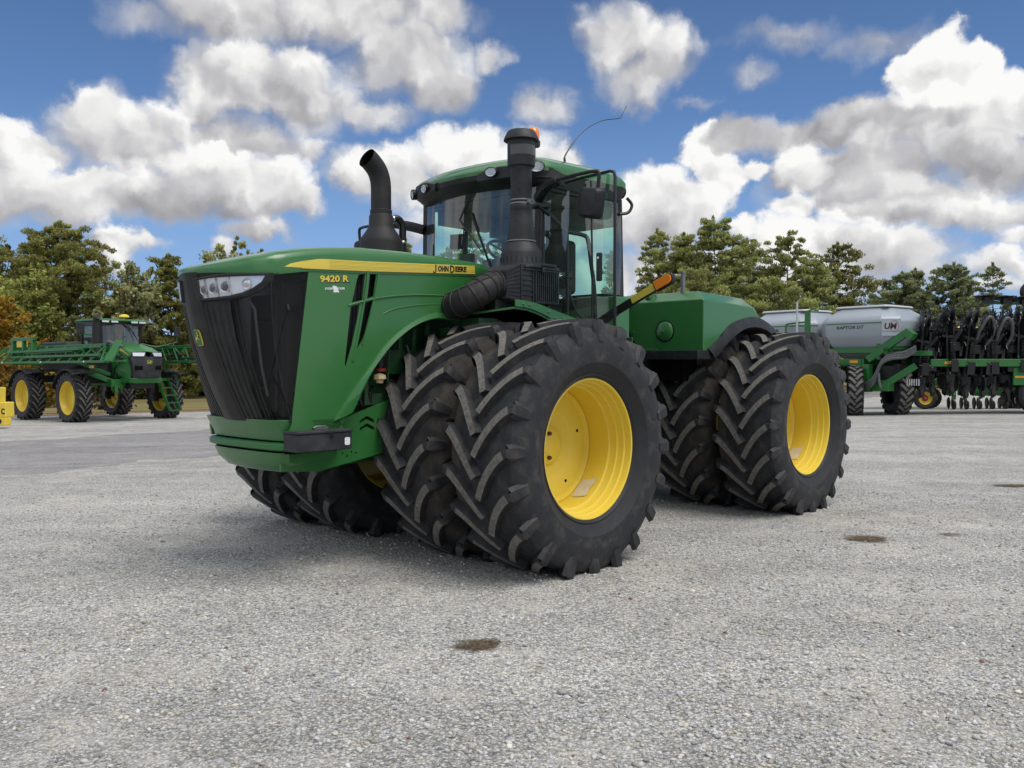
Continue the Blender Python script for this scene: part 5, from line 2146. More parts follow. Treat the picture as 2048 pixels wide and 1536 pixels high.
# loose stones on top of the yard (nobody could count them): one object
def stones():
    n = 30000
    # nearer ground gets more of them
    y = 2.9 + (RNG.random(n) ** 1.5) * 8.2
    x = (RNG.random(n) * 2 - 1) * (y * 0.66 + 0.5)
    gate = (np.sin(x * 1.3 + np.sin(y * 0.9) * 1.4) + np.sin(y * 1.7 + x * 0.6) + RNG.random(n) * 2.6) > 0.2
    x, y = x[gate], y[gate]
    n = len(x)
    s = 0.0042 + 0.0125 * RNG.random(n) ** 2.6
    big = RNG.random(n) < 0.012
    s[big] *= 1.55
    t = (1 + 5 ** 0.5) / 2
    ico = np.array([(-1, t, 0), (1, t, 0), (-1, -t, 0), (1, -t, 0), (0, -1, t), (0, 1, t), (0, -1, -t), (0, 1, -t), (t, 0, -1), (t, 0, 1), (-t, 0, -1), (-t, 0, 1)]) / 1.9
    fc = np.array([(0, 11, 5), (0, 5, 1), (0, 1, 7), (0, 7, 10), (0, 10, 11), (1, 5, 9), (5, 11, 4), (11, 10, 2), (10, 7, 6), (7, 1, 8), (3, 9, 4), (3, 4, 2), (3, 2, 6), (3, 6, 8), (3, 8, 9), (4, 9, 5), (2, 4, 11), (6, 2, 10), (8, 6, 7), (9, 8, 1)])
    vv = ico[None] * (1 + 0.42 * (RNG.random((n, 12, 1)) - 0.5) * 2 * 0.7)
    an = RNG.random(n) * 6.283
    sc = np.stack([0.8 + 0.7 * RNG.random(n), 0.6 + 0.5 * RNG.random(n), 0.42 + 0.35 * RNG.random(n)], 1)
    vv = vv * (sc * s[:, None])[:, None, :]
    tilt = (RNG.random(n) - 0.5) * 0.9
    ct, st_ = np.cos(tilt)[:, None], np.sin(tilt)[:, None]
    vv = np.stack([vv[..., 0] * ct - vv[..., 2] * st_, vv[..., 1], vv[..., 0] * st_ + vv[..., 2] * ct], -1)
    c, sn = np.cos(an)[:, None], np.sin(an)[:, None]
    vv = np.stack([vv[..., 0] * c - vv[..., 1] * sn, vv[..., 0] * sn + vv[..., 1] * c, vv[..., 2]], -1)
    gzv = np.array([ground_z(a, b_) for a, b_ in zip(x, y)])
    vv += np.stack([x, y, gzv + s * 0.22], 1)[:, None, :]
    vals = 0.25 + 0.34 * RNG.random(n) ** 0.9
    wh = RNG.random(n) < 0.02
    vals[wh] = 0.68
    warm = RNG.random(n)
    col = np.stack([vals * (0.985 + 0.08 * (warm > 0.75) * warm), vals * (0.975 + 0.02 * (warm > 0.75)), vals * (0.95 - 0.13 * (warm > 0.82))], 1)
    rd_ = RNG.random(n) < 0.006
    col[rd_] = np.array((0.20, 0.10, 0.065))
    return raw_mesh('loose_gravel', vv.reshape(-1, 3), (fc[None] + (np.arange(n) * 12)[:, None, None]).reshape(-1, 3), np.repeat(col, 12, 0))


def raw_mesh(name, verts, faces, cols=None, smooth=False):
    me = bpy.data.meshes.new(name)
    nv, (nf, k) = len(verts), faces.shape
    me.vertices.add(nv)
    me.vertices.foreach_set('co', verts.astype(np.float32).ravel())
    me.loops.add(nf * k)
    me.loops.foreach_set('vertex_index', faces.astype(np.int32).ravel())
    me.polygons.add(nf)
    me.polygons.foreach_set('loop_start', (np.arange(nf) * k).astype(np.int32))
    if cols is not None:
        at = me.attributes.new('tint', 'FLOAT_COLOR', 'POINT')
        at.data.foreach_set('color', np.concatenate([cols, np.ones((nv, 1))], 1).astype(np.float32).ravel())
    me.update(calc_edges=True)
    me.validate()
    if smooth:
        me.polygons.foreach_set('use_smooth', [True] * nf)
    return me


def attr_mat(name, rough=0.9, trans=0.0, noise=0.0):
    m = principled(name, (0.5, 0.5, 0.5), rough, 0, 0, 0.2)
    t, n, l = nt(m)
    at = node(n, 'ShaderNodeAttribute')
    at.attribute_name = 'tint'
    bs = n['Principled BSDF']
    l.new(at.outputs['Color'], bs.inputs['Base Color'])
    if trans:
        tr = node(n, 'ShaderNodeBsdfTranslucent')
        l.new(at.outputs['Color'], tr.inputs[0])
        mx = node(n, 'ShaderNodeMixShader')
        mx.inputs[0].default_value = trans
        out = [q for q in n if q.type == 'OUTPUT_MATERIAL'][0]
        l.new(bs.outputs[0], mx.inputs[1])
        l.new(tr.outputs[0], mx.inputs[2])
        l.new(mx.outputs[0], out.inputs['Surface'])
    return m


M['stone'] = attr_mat('loose_stone', 0.88)
sm = stones()
sm.materials.append(M['stone'])
so_ = link('loose_gravel', sm)
tag(so_, 'pale grey crushed stones scattered over the yard', 'gravel', kind='stuff')


# dirt spots
def dirt_mat(name, col, dens):
    m = principled(name, col, 0.95, 0, 0, 0.1)
    t, n, l = nt(m)
    bs = n['Principled BSDF']
    out = [q for q in n if q.type == 'OUTPUT_MATERIAL'][0]
    tc_ = node(n, 'ShaderNodeTexCoord')
    ln = node(n, 'ShaderNodeVectorMath', operation='LENGTH')
    l.new(tc_.outputs['Object'], ln.inputs[0])
    nz = node(n, 'ShaderNodeTexNoise')
    nz.inputs['Scale'].default_value = 2.6
    nz.inputs['Detail'].default_value = 10
    nz.inputs['Roughness'].default_value = 0.78
    l.new(tc_.outputs['Object'], nz.inputs['Vector'])
    ad = node(n, 'ShaderNodeMath', operation='MULTIPLY_ADD')
    l.new(nz.outputs['Fac'], ad.inputs[0])
    ad.inputs[1].default_value = 2.1
    l.new(ln.outputs['Value'], ad.inputs[2])
    rm = node(n, 'ShaderNodeMapRange')
    rm.inputs[1].default_value = 1.80
    rm.inputs[2].default_value = 1.42
    rm.inputs[4].default_value = dens
    l.new(ad.outputs[0], rm.inputs[0])
    n2 = node(n, 'ShaderNodeTexNoise')
    n2.inputs['Scale'].default_value = 16
    n2.inputs['Detail'].default_value = 6
    l.new(tc_.outputs['Object'], n2.inputs['Vector'])
    mx = node(n, 'ShaderNodeMix', data_type='RGBA')
    r2 = node(n, 'ShaderNodeMapRange')
    r2.inputs[1].default_value = 0.4
    r2.inputs[2].default_value = 0.65
    l.new(n2.outputs['Fac'], r2.inputs[0])
    l.new(r2.outputs[0], mx.inputs['Factor'])
    mx.inputs['A'].default_value = (col[0] * 0.55, col[1] * 0.52, col[2] * 0.5, 1)
    mx.inputs['B'].default_value = (col[0] * 1.5, col[1] * 1.5, col[2] * 1.5, 1)
    l.new(mx.outputs['Result'], bs.inputs['Base Color'])
    bp = node(n, 'ShaderNodeBump')
    bp.inputs['Distance'].default_value = 0.02
    l.new(n2.outputs['Fac'], bp.inputs['Height'])
    l.new(bp.outputs['Normal'], bs.inputs['Normal'])
    tr = node(n, 'ShaderNodeBsdfTransparent')
    ms = node(n, 'ShaderNodeMixShader')
    l.new(rm.outputs[0], ms.inputs[0])
    l.new(tr.outputs[0], ms.inputs[1])
    l.new(bs.outputs[0], ms.inputs[2])
    l.new(ms.outputs[0], out.inputs['Surface'])
    return m


M['dirt'] = dirt_mat('dark_earth_spot', (0.125, 0.095, 0.062), 0.96)
M['dirt_faint'] = dirt_mat('faint_earth_spot', (0.24, 0.20, 0.14), 0.6)
for (x, y, rx, ry, rz, mk, lab) in ((-0.19, 5.02, 0.235, 0.16, 0.15, 'dirt', 'patch of dark brown earth on the gravel in the near foreground'),
                                    (3.32, 8.10, 0.32, 0.24, -0.05, 'dirt', 'patch of dark brown earth on the gravel to the right of the big tractor'),
                                    (4.20, 8.32, 0.18, 0.12, 0.0, 'dirt_faint', 'small faint brown spot on the gravel just right of the larger earth patch'),
                                    (6.75, 11.7, 0.42, 0.22, 0.0, 'dirt', 'thin dark smear of earth on the gravel at the right edge of the picture')):
    bb_ = MB()
    N_ = 40
    pts = [(0, 0, 0.03)]
    for q in (0.35, 0.7, 1.0):
        for k in range(N_):
            pts.append((q * math.cos(2 * PI * k / N_), q * math.sin(2 * PI * k / N_), 0.03 * (1 - q)))
    fs = [(0, 1 + k, 1 + (k + 1) % N_) for k in range(N_)]
    for q in range(2):
        for k in range(N_):
            a0, a1 = 1 + q * N_ + k, 1 + q * N_ + (k + 1) % N_
            fs.append((a0, a0 + N_, a1 + N_, a1))
    bb_.add(pts, fs)
    o = bb_.build('dirt_patch', M[mk])
    o.location = (x, y, ground_z(x, y) + 0.005)
    o.scale = (rx, ry, 0.25)
    o.rotation_euler = (0, 0, rz)
    tag(o, lab, 'dirt patch', 'patches of earth on the gravel')
# ================================================================== trees
M['leaf'] = attr_mat('foliage', 0.85, 0.42)
M['bark'] = rubber('bark', (0.06, 0.045, 0.035), (0.12, 0.10, 0.08), 0.5, 6, 0.8, 0.95)


def leaf_quads(c, d, L, Wd, rng):
    """flat leaf sprays: centres c, long axes d, length L, width Wd"""
    n = len(c)
    r = rng.normal(size=(n, 3))
    s = np.cross(d, r)
    s /= np.linalg.norm(s, axis=1, keepdims=True) + 1e-9
    a = d * (L[:, None] / 2)
    b_ = s * (Wd[:, None] / 2)
    v = np.stack([c - a - b_ * 0.5, c - a * 0.1 - b_ * 1.1, c + a, c - a * 0.1 + b_ * 1.1], 1)
    return v.reshape(-1, 3)


def tree(name, label, cat, x, y, h, w, kind, seed, cols, group, dens=1.0, base=0.06, leaf=1.0):
    rng = np.random.default_rng(seed)
    z0 = ground_z(x, y) - 0.15
    t = empty(name, (x, y, z0), 0, label, cat, group)
    b = MB()
    lean = rng.normal(size=2) * 0.02 * h
    def axis(k):
        return Vector((lean[0] * k * k, lean[1] * k * k, h * k))
    b.tube([axis(k) for k in (0, 0.15, 0.4, 0.65, 0.85, 0.98)], [0.028 * h ** 0.9 * 0.5 * q for q in (1.25, 1.0, 0.72, 0.42, 0.2, 0.05)], 8)
    C, D, Lh, Cl = [], [], [], []
    def clump(p, r, n, col, out, flat):
        q = rng.normal(size=(n, 3))
        q /= np.linalg.norm(q, axis=1, keepdims=True)
        q *= rng.random((n, 1)) ** 0.45
        q *= np.array([1, 1, flat]) * r
        C.append(p + q)
        dd_ = rng.normal(size=(n, 3)) * 0.75 + out
        dd_ /= np.linalg.norm(dd_, axis=1, keepdims=True)
        D.append(dd_)
        lo = 0.62 + 0.50 * np.clip((q[:, 2] / (r * flat) + 1) / 2, 0, 1)  # shade put into the leaf colour on the underside of each clump
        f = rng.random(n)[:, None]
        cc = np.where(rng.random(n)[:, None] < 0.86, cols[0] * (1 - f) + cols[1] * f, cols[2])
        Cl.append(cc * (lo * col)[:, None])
    if kind == 'pine':
        nb = int(64 * dens * (h / 12))
        bulge = [0.75 + 0.5 * rng.random() for _ in range(7)]
        for i in range(nb):
            k = base + (0.98 - base) * ((i + rng.random()) / nb)
            az_ = i * 2.399 + rng.normal() * 0.4
            env = (1 - k) ** 0.56 * (0.66 + 0.50 * rng.random()) * (0.75 + 0.25 * min(1, (k - base) / 0.12)) * interp((az_ % 6.2832), [(q_ * 1.0472, bulge[q_ % 6]) for q_ in range(7)]) + 0.02
            if rng.random() < 0.10:
                env *= 1.25
            ln = w / 2 * env * 1.08
            rise = 0.05 + 0.42 * k + rng.normal() * 0.09
            p0 = axis(k)
            dr_ = Vector((math.cos(az_), math.sin(az_), rise))
            tip = p0 + dr_ * ln
            if ln > 0.5:
                mid = p0 + (tip - p0) * 0.55 + Vector((0, 0, -0.06 * ln))
                b.tube([p0, mid, tip], [0.012 * h * (1 - k) * 0.28 + 0.015, 0.02, 0.008], 4, False)
            ncl = max(2, int(ln / 0.40))
            for j in range(ncl):
                f = 0.32 + 0.72 * (j + rng.random() * 0.8) / ncl
                p = p0 + (tip - p0) * f + Vector(rng.normal(size=3) * 0.20 * (0.4 + ln * 0.25))
                r = (0.28 + 0.26 * rng.random()) * (0.75 + 0.11 * ln)
                bright = (0.70 + 0.36 * f) * (0.78 + 0.46 * rng.random())  # leaf colour lighter at branch tips, shaded darker inside the crown
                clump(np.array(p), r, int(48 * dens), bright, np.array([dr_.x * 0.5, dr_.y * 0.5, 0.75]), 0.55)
        for i in range(5):
            clump(np.array(axis(0.93 + 0.02 * i)), 0.22 - 0.025 * i, 26, 1.0, np.array([0, 0, 1.0]), 1.2)
    else:
        nc = int(120 * dens * (w * h / 60) ** 0.5)
        lobes = []
        for i in range(9):
            a = rng.random() * 6.28
            e = rng.random()
            lobes.append((np.array([math.cos(a) * w * 0.24 * (1 - 0.4 * e), math.sin(a) * w * 0.24 * (1 - 0.4 * e), h * (0.42 + 0.36 * e)]), w * (0.19 + 0.10 * rng.random())))
        lobes.append((np.array([0, 0, h * 0.84]), w * 0.20))
        lobes.append((np.array([0, 0, h * 0.50]), w * 0.30))
        for ctr_, r_ in lobes:
            m1 = Vector((ctr_[0] * 0.35, ctr_[1] * 0.35, ctr_[2] * 0.55))
            b.tube([axis(0.22), m1, Vector(ctr_), Vector(ctr_ + np.array([ctr_[0] * 0.3, ctr_[1] * 0.3, r_ * 0.7]))], [0.009 * h, 0.007 * h, 0.004 * h, 0.012], 5, False)
            m_ = max(6, int(nc / 11))
            for j in range(m_):
                q = rng.normal(size=3)
                q /= np.linalg.norm(q)
                rad = rng.random() ** 0.35
                p = ctr_ + q * r_ * rad * np.array([1, 1, 1.25])
                bright = (0.78 + 0.62 * rad * max(0.2, 0.6 + q[2] * 0.5)) * (0.80 + 0.45 * rng.random())  # leaf colour painted lighter outside and on top, as if lit there
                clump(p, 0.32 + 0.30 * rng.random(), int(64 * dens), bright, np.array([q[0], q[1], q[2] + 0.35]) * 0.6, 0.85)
        for i in range(int(16 * dens)):                     # loose shoots break the outline
            ctr_, r_ = lobes[int(rng.integers(len(lobes)))]
            q = rng.normal(size=3)
            q[2] = abs(q[2]) + 0.6
            q /= np.linalg.norm(q)
            for j in range(4):
                clump(ctr_ + q * r_ * (0.95 + 0.13 * j), 0.20 - 0.03 * j, 22, 1.0, q * 1.2, 1.1)
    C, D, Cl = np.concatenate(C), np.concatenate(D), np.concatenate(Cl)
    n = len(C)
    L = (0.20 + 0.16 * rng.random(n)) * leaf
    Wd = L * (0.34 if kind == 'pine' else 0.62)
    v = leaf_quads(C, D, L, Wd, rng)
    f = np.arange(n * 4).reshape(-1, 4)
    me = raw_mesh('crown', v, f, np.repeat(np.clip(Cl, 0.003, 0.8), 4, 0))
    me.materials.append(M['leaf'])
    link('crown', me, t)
    b.build('trunk', M['bark'], t)
    return t


def pal(*c):
    return [np.array(q) for q in c]


PINE = pal((0.225, 0.265, 0.075), (0.50, 0.54, 0.19), (0.52, 0.44, 0.24))
PINE2 = pal((0.22, 0.265, 0.125), (0.40, 0.44, 0.22), (0.42, 0.40, 0.25))
OLIVE = pal((0.17, 0.195, 0.05), (0.40, 0.41, 0.125), (0.40, 0.29, 0.13))
LIME = pal((0.21, 0.25, 0.06), (0.43, 0.46, 0.14), (0.47, 0.42, 0.17))
SAGE = pal((0.27, 0.30, 0.125), (0.52, 0.55, 0.30), (0.28, 0.19, 0.08))
AUTUMN = pal((0.19, 0.14, 0.028), (0.48, 0.31, 0.045), (0.40, 0.18, 0.03))
DARK = pal((0.075, 0.092, 0.030), (0.175, 0.19, 0.065), (0.19, 0.14, 0.06))


def stand(px, D):
    return (px - 1024) / 1742.0 * D


def hgt(py, x, D):
    """height that a crown reaching this far up the sky has at distance D"""
    return (730.6 - py) / 1742.0 * D + 1.625 - ground_z(x, D)


GL, GR = 'trees behind the sprayer', 'pines in a row behind the big tractor'
spec = [
    # px, top, width px, distance, kind, palette, name, label
    (-10, 468, 150, 70, 'leafy', DARK, 'leafy_tree', 'dark leafy tree cut off by the left edge of the picture', GL, 1.0),
    (118, 452, 235, 64, 'pine', OLIVE, 'pine_tree', 'tall broad olive green pine behind the sprayer, tallest tree on the left', GL, 1.9),
    (62, 500, 120, 66, 'leafy', DARK, 'leafy_tree', 'dark upright tree whose top shows left of the tall olive pine', GL, 1.0),
    (70, 518, 175, 60, 'leafy', LIME, 'leafy_tree', 'yellow green leafy tree at the far left, in front of the tall olive pine', GL, 1.2),
    (12, 592, 120, 54, 'leafy', AUTUMN, 'autumn_tree', 'autumn tree with golden orange leaves at the far left', GL, 1.2),
    (256, 512, 165, 64, 'leafy', SAGE, 'leafy_tree', 'pale silvery green tree behind the cab of the sprayer', GL, 1.2),
    (345, 512, 105, 66, 'pine', OLIVE, 'pine_tree', 'olive pine right of the silvery tree, beside the nose of the big tractor', GL, 1.6),
    (395, 560, 110, 72, 'pine', OLIVE, 'pine_tree', 'lower olive pine half hidden by the grille of the big tractor', GL, 1.2),
    (484, 494, 250, 70, 'leafy', [SAGE[0] * 0.85, SAGE[1] * np.array((0.86, 0.86, 0.72)), SAGE[2]], 'leafy_tree', 'greyish green tree with a rounded top rising above the tractor hood', GL, 1.3),
    (190, 640, 150, 58, 'leafy', DARK, 'leafy_tree', 'dark low tree directly behind the boom of the sprayer', GL, 0.9),
    (812, 476, 60, 75, 'pine', PINE, 'pine_tree', 'slender pine whose tip shows right of the exhaust pipe', GR, 0.9),
    (895, 490, 90, 78, 'pine', PINE, 'pine_tree', 'small pine seen through the lower left of the windscreen', GR, 0.9),
    (948, 455, 110, 78, 'pine', PINE2, 'pine_tree', 'pine seen through the middle of the windscreen', GR, 1.0),
    (1010, 470, 100, 78, 'pine', PINE, 'pine_tree', 'pine seen through the windscreen beside the air intake', GR, 1.0),
    (1225, 505, 50, 76, 'pine', PINE, 'pine_tree', 'small pine just showing beside the open cab door', GR, 0.8),
    (1318, 458, 120, 72, 'pine', PINE, 'pine_tree', 'pine with a thin pointed tip nearest the cab, leftmost of the row', GR, 1.2),
    (1368, 468, 135, 70, 'pine', PINE, 'pine_tree', 'bushy pine between the thin-tipped pine and the tallest one', GR, 1.4),
    (1434, 436, 160, 68, 'pine', PINE, 'pine_tree', 'tallest pine in the row, rising behind the green rear tank', GR, 1.6),
    (1490, 478, 150, 71, 'pine', PINE, 'pine_tree', 'rounded pine just right of the tallest pine', GR, 1.3),
    (1570, 464, 165, 68, 'pine', PINE, 'pine_tree', 'pine with open spreading top branches above the grey tanks', GR, 1.3),
    (1628, 520, 130, 66, 'pine', [PINE[0], PINE[1] * 1.08, PINE[2]], 'pine_tree', 'lower pine between the open-topped pine and the ragged brownish one', GR, 1.3),
    (1672, 488, 150, 70, 'pine', [PINE[0] * 1.1, np.array((0.18, 0.155, 0.055)), PINE[2]], 'pine_tree', 'ragged brown tipped pine above the grey tank, rightmost of the near row', GR, 1.2),
    (1545, 560, 190, 64, 'pine', PINE, 'pine_tree', 'low wide pine directly behind the wheel arch of the big tractor', GR, 1.3),
    (1395, 545, 190, 66, 'pine', PINE, 'pine_tree', 'low wide pine behind the amber marker light', GR, 1.3),
    (1795, 545, 110, 95, 'pine', PINE2, 'pine_tree', 'distant grey green pine behind the nearer grey tank', 'far pines on the right', 1.2),
    (1835, 538, 110, 96, 'pine', PINE2, 'pine_tree', 'distant pine between the two other far pines', 'far pines on the right', 1.2),
    (1892, 528, 125, 93, 'pine', PINE2, 'pine_tree', 'distant full-crowned pine above the black row units', 'far pines on the right', 1.4),
    (1985, 526, 110, 88, 'pine', [PINE2[0] * 0.8, PINE2[1] * 0.85, PINE2[2]], 'pine_tree', 'thin open pine standing apart at the far right', 'far pines on the right', 0.75),
    (1765, 580, 120, 105, 'pine', PINE2, 'pine_tree', 'far low pine in the gap left of the distant pines', 'far pines on the right', 1.1),
    (1940, 600, 150, 110, 'leafy', PINE2, 'leafy_tree', 'far low leafy tree behind the raised wing of the toolbar', 'far pines on the right', 0.9),
]
for i, (px, top, wpx, D, kind, colours, nm, lab, grp, dens) in enumerate(spec):
    x = stand(px, D)
    tree(nm, lab, 'tree', x, D, hgt(top, x, D), wpx * (1.4 if kind == 'pine' else 1.15) / 1742 * D, kind, 100 + i * 7, colours, grp, dens, 0.06 if kind == 'pine' else 0.05, D / 70)


# low scrub closing the bottom of the tree line
def shrub(px, D, wpx, py, cols, lab, seed):
    x = stand(px, D)
    rng = np.random.default_rng(seed)
    z0 = ground_z(x, D) - 0.1
    hh, ww = hgt(py, x, D), wpx / 1742 * D
    t = empty('shrub', (x, D, z0), 0, lab, 'shrub', 'scrub along the tree line')
    C, D_, Cl = [], [], []
    b = MB()
    for k in range(7):
        a = rng.random() * 6.28
        b.tube([(0, 0, 0), (math.cos(a) * ww * 0.12, math.sin(a) * ww * .12, hh * 0.4), (math.cos(a) * ww * 0.3, math.sin(a) * ww * .3, hh * 0.75)], [0.05, 0.035, 0.01], 5, False)
    for k in range(34):
        q = rng.normal(size=3)
        q /= np.linalg.norm(q)
        p = np.array([q[0] * ww * 0.42, q[1] * ww * 0.3, hh * 0.48 + q[2] * hh * 0.40]) * (0.55 + 0.45 * rng.random())
        n = 46
        o = rng.normal(size=(n, 3)) * 0.24
        C.append(p + o)
        d = rng.normal(size=(n, 3)) + np.array([0, 0, 0.4])
        D_.append(d / np.linalg.norm(d, axis=1, keepdims=True))
        f = rng.random(n)[:, None]
        cc = np.where(rng.random(n)[:, None] < 0.85, cols[0] * (1 - f) + cols[1] * f, cols[2])
        Cl.append(cc * (0.6 + 0.6 * rng.random()) * (0.7 + 0.3 * np.clip(o[:, 2:3] * 3, -1, 1)))  # shade worked into the leaf colour, darker low in each clump
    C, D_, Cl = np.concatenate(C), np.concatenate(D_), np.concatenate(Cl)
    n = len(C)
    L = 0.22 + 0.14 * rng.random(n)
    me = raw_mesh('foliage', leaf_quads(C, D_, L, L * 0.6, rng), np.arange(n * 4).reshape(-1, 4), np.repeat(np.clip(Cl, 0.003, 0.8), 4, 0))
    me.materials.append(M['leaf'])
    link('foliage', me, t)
    b.build('stem', M['bark'], t)


for i, (px, D, wpx, py, colours, lab) in enumerate([
        (5, 50, 110, 690, AUTUMN, 'low golden bush at the far left behind the yellow blade'),
        (60, 50, 120, 720, AUTUMN, 'yellowing bush behind the rear wheel of the sprayer'),
        (110, 58, 140, 700, DARK, 'dark bush behind the front wheel of the sprayer'),
        (200, 62, 160, 715, OLIVE, 'olive bush under the boom of the sprayer'),
        (280, 66, 150, 720, OLIVE, 'olive bush behind the nose of the sprayer'),
        (350, 72, 130, 705, [np.array((0.10, 0.085, 0.05)), np.array((0.24, 0.20, 0.13)), np.array((0.10, 0.07, 0.04))], 'twiggy brown bush behind the ladder of the sprayer'),
        (400, 74, 120, 715, [np.array((0.10, 0.085, 0.05)), np.array((0.22, 0.19, 0.12)), np.array((0.10, 0.07, 0.04))], 'twiggy brown bush partly behind the big tractor nose'),
        (228, 47, 36, 800, [np.array((0.06, 0.05, 0.03)), np.array((0.12, 0.10, 0.06)), np.array((0.10, 0.07, 0.04))], 'heap of dry twigs on the grass between the wheels of the sprayer'),
        (1640, 68, 170, 690, PINE, 'green bush behind the two grey tanks'),
        (1760, 80, 150, 690, PINE2, 'green bush behind the end of the nearer grey tank'),
        (1880, 90, 170, 690, PINE2, 'green bush behind the black row units'),
        (2010, 92, 170, 690, PINE2, 'green bush at the far right behind the toolbar'),
        (1250, 74, 120, 690, PINE, 'green bush behind the cab of the big tractor'),
        (1340, 72, 150, 680, PINE, 'green bush behind the green rear tank')]):
    shrub(px, D, wpx, py, colours, lab, 900 + i)
# ================================================================== self-propelled sprayer on the left
SH = math.atan2(-0.62, 0.785)
SX, SY = -16.15, 36.0
SZ = ground_z(SX, SY)
S = empty('sprayer', (SX, SY, SZ - 0.02), SH, 'green self-propelled crop sprayer with folded booms and tall yellow-rimmed wheels, parked on the left', 'sprayer')
sp_t = tyre('tyre', 1.02, 0.30, 0.665, 0.26, 22, 0.055, 0, 0.985, seg=56, wb=0.10, wt=0.06, arc_len=0.36, side_drop=0.08)
b = MB()
b.lathe([(0.672, 0.262), (0.678, 0.272), (0.655, 0.27), (0.645, 0.20), (0.628, 0.18), (0.62, 0.10), (0.60, 0.07), (0.595, -0.02), (0.57, -0.05), (0.30, -0.06), (0.27, 0.0), (0.0, 0.0)], 40, 'y')
b.lathe([(0.595, -0.02), (0.60, -0.2), (0.66, -0.26), (0.672, -0.262), (0.672, 0.262)], 40, 'y')
sp_r = b.mesh('rim', [M['yellow']], 40)
b = MB()
b.lathe([(0.672, -0.262), (0.678, -0.272), (0.655, -0.27), (0.645, -0.20), (0.628, -0.18), (0.62, -0.10), (0.60, -0.07), (0.595, 0.02), (0.57, 0.05), (0.30, 0.06), (0.27, 0.0), (0.0, 0.0)], 40, 'y')
b.lathe([(0.595, 0.02), (0.60, 0.2), (0.66, 0.26), (0.672, 0.262), (0.672, -0.262)], 40, 'y')
sp_r2 = b.mesh('rim', [M['yellow']], 40)
for xw in (0.0, -4.1):
    for sd in (1, -1):
        w = empty('wheel', (xw, sd * 1.93, 0.985))
        w.parent = S
        link('tyre', sp_t, w)
        link('rim', sp_r if sd > 0 else sp_r2, w)
# legs, axles, frame
b = MB()
for xw in (0.0, -4.1):
    for sd in (1, -1):
        b.bb(xw - 0.16, xw + 0.16, sd * 1.35, sd * 1.58, 0.75, 2.1)
        b.bb(xw - 0.14, xw + 0.14, sd * 1.3, sd * 1.75, 0.85, 1.12)
    b.bb(xw - 0.15, xw + 0.15, -1.55, 1.55, 1.55, 1.85)
b.build('leg', M['black'], S, 0.02)
b = MB()
for sd in (1, -1):
    b.bb(-5.3, 1.3, sd * 0.45, sd * 0.62, 1.45, 1.75)
    b.beam((0.9, sd * 0.6, 1.55), (0.1, sd * 1.5, 2.0), 0.16, 0.18)
    b.beam((0.2, sd * 0.6, 1.65), (-0.6, sd * 1.75, 1.75), 0.12, 0.14)
b.bb(0.9, 1.25, -1.05, 0.5, 1.42, 1.72)
b.bb(1.1, 1.32, -0.95, -0.55, 1.20, 1.5)
b.beam((-0.2, -0.7, 2.1), (-0.9, -1.6, 2.45), 0.12, 0.14)
b.beam((0.6, -0.75, 1.9), (-0.5, -1.55, 2.4), 0.10, 0.12)
b.build('frame', M['green_bright'], S, 0.012)
b = MB()
b.bb(0.2, 1.7, -0.5, 0.5, 1.35, 1.9)
b.bb(-0.9, 0.5, -0.85, -0.4, 1.75, 2.5)
b.bb(-1.4, 0.2, -0.6, 0.6, 1.7, 2.7)
b.tube([(1.2, -0.75, 1.55), (1.35, -0.78, 1.35), (1.30, -0.7, 1.15)], 0.05, 8)
b.tube([(1.25, -0.65, 1.45), (1.4, -0.6, 1.25), (1.3, -0.5, 1.1)], 0.03, 8)
b.build('engine_bay', M['black'], S, 0.02)
b = MB()
b.bb(0.55, 0.85, -0.66, -0.58, 1.75, 2.2)
b.bb(0.95, 1.2, -0.66, -0.58, 1.8, 2.3)
b.tube([(0.6, -0.68, 1.8), (0.8, -0.7, 2.2), (1.0, -0.68, 2.3)], 0.03, 6)
b.build('engine_block', M['green_dark'], S, 0.01)
# fenders on the right, hinted on the left
for xw in (0.0, -4.1):
    for sd in (-1, 1):
        b = MB()
        rr = []
        for i in range(15):
            a = R(150 - 10.5 * i + 10) if True else 0
            x_ = xw + 1.20 * math.cos(a)
            z_ = 0.985 + 1.16 * min(1.0, math.sin(a) + 0.0)
            if a < R(58):
                z_ = 0.985 + 1.16 * math.sin(R(58)) + 0.07 * math.sin((R(58) - a))
                x_ = xw + 1.20 * math.cos(R(58)) + (R(58) - a) * 0.75
            rr.append([(x_, sd * 1.58, z_), (x_, sd * 2.30, z_ - 0.02), (x_, sd * 2.30, z_ - 0.06), (x_, sd * 1.58, z_ - 0.04)])
        b.loft(rr, True, True)
        b.build('fender', M['black_plastic'], S, 0.008, angle=40)
b = MB()
b.beam((0.9, -1.75, 2.22), (1.25, -1.75, 2.22), 0.02, 0.10)
b.beam((0.92, 1.75, 2.15), (1.3, 1.75, 2.15), 0.02, 0.08)
b.build('side_reflector', M['reflect_amber'], S)
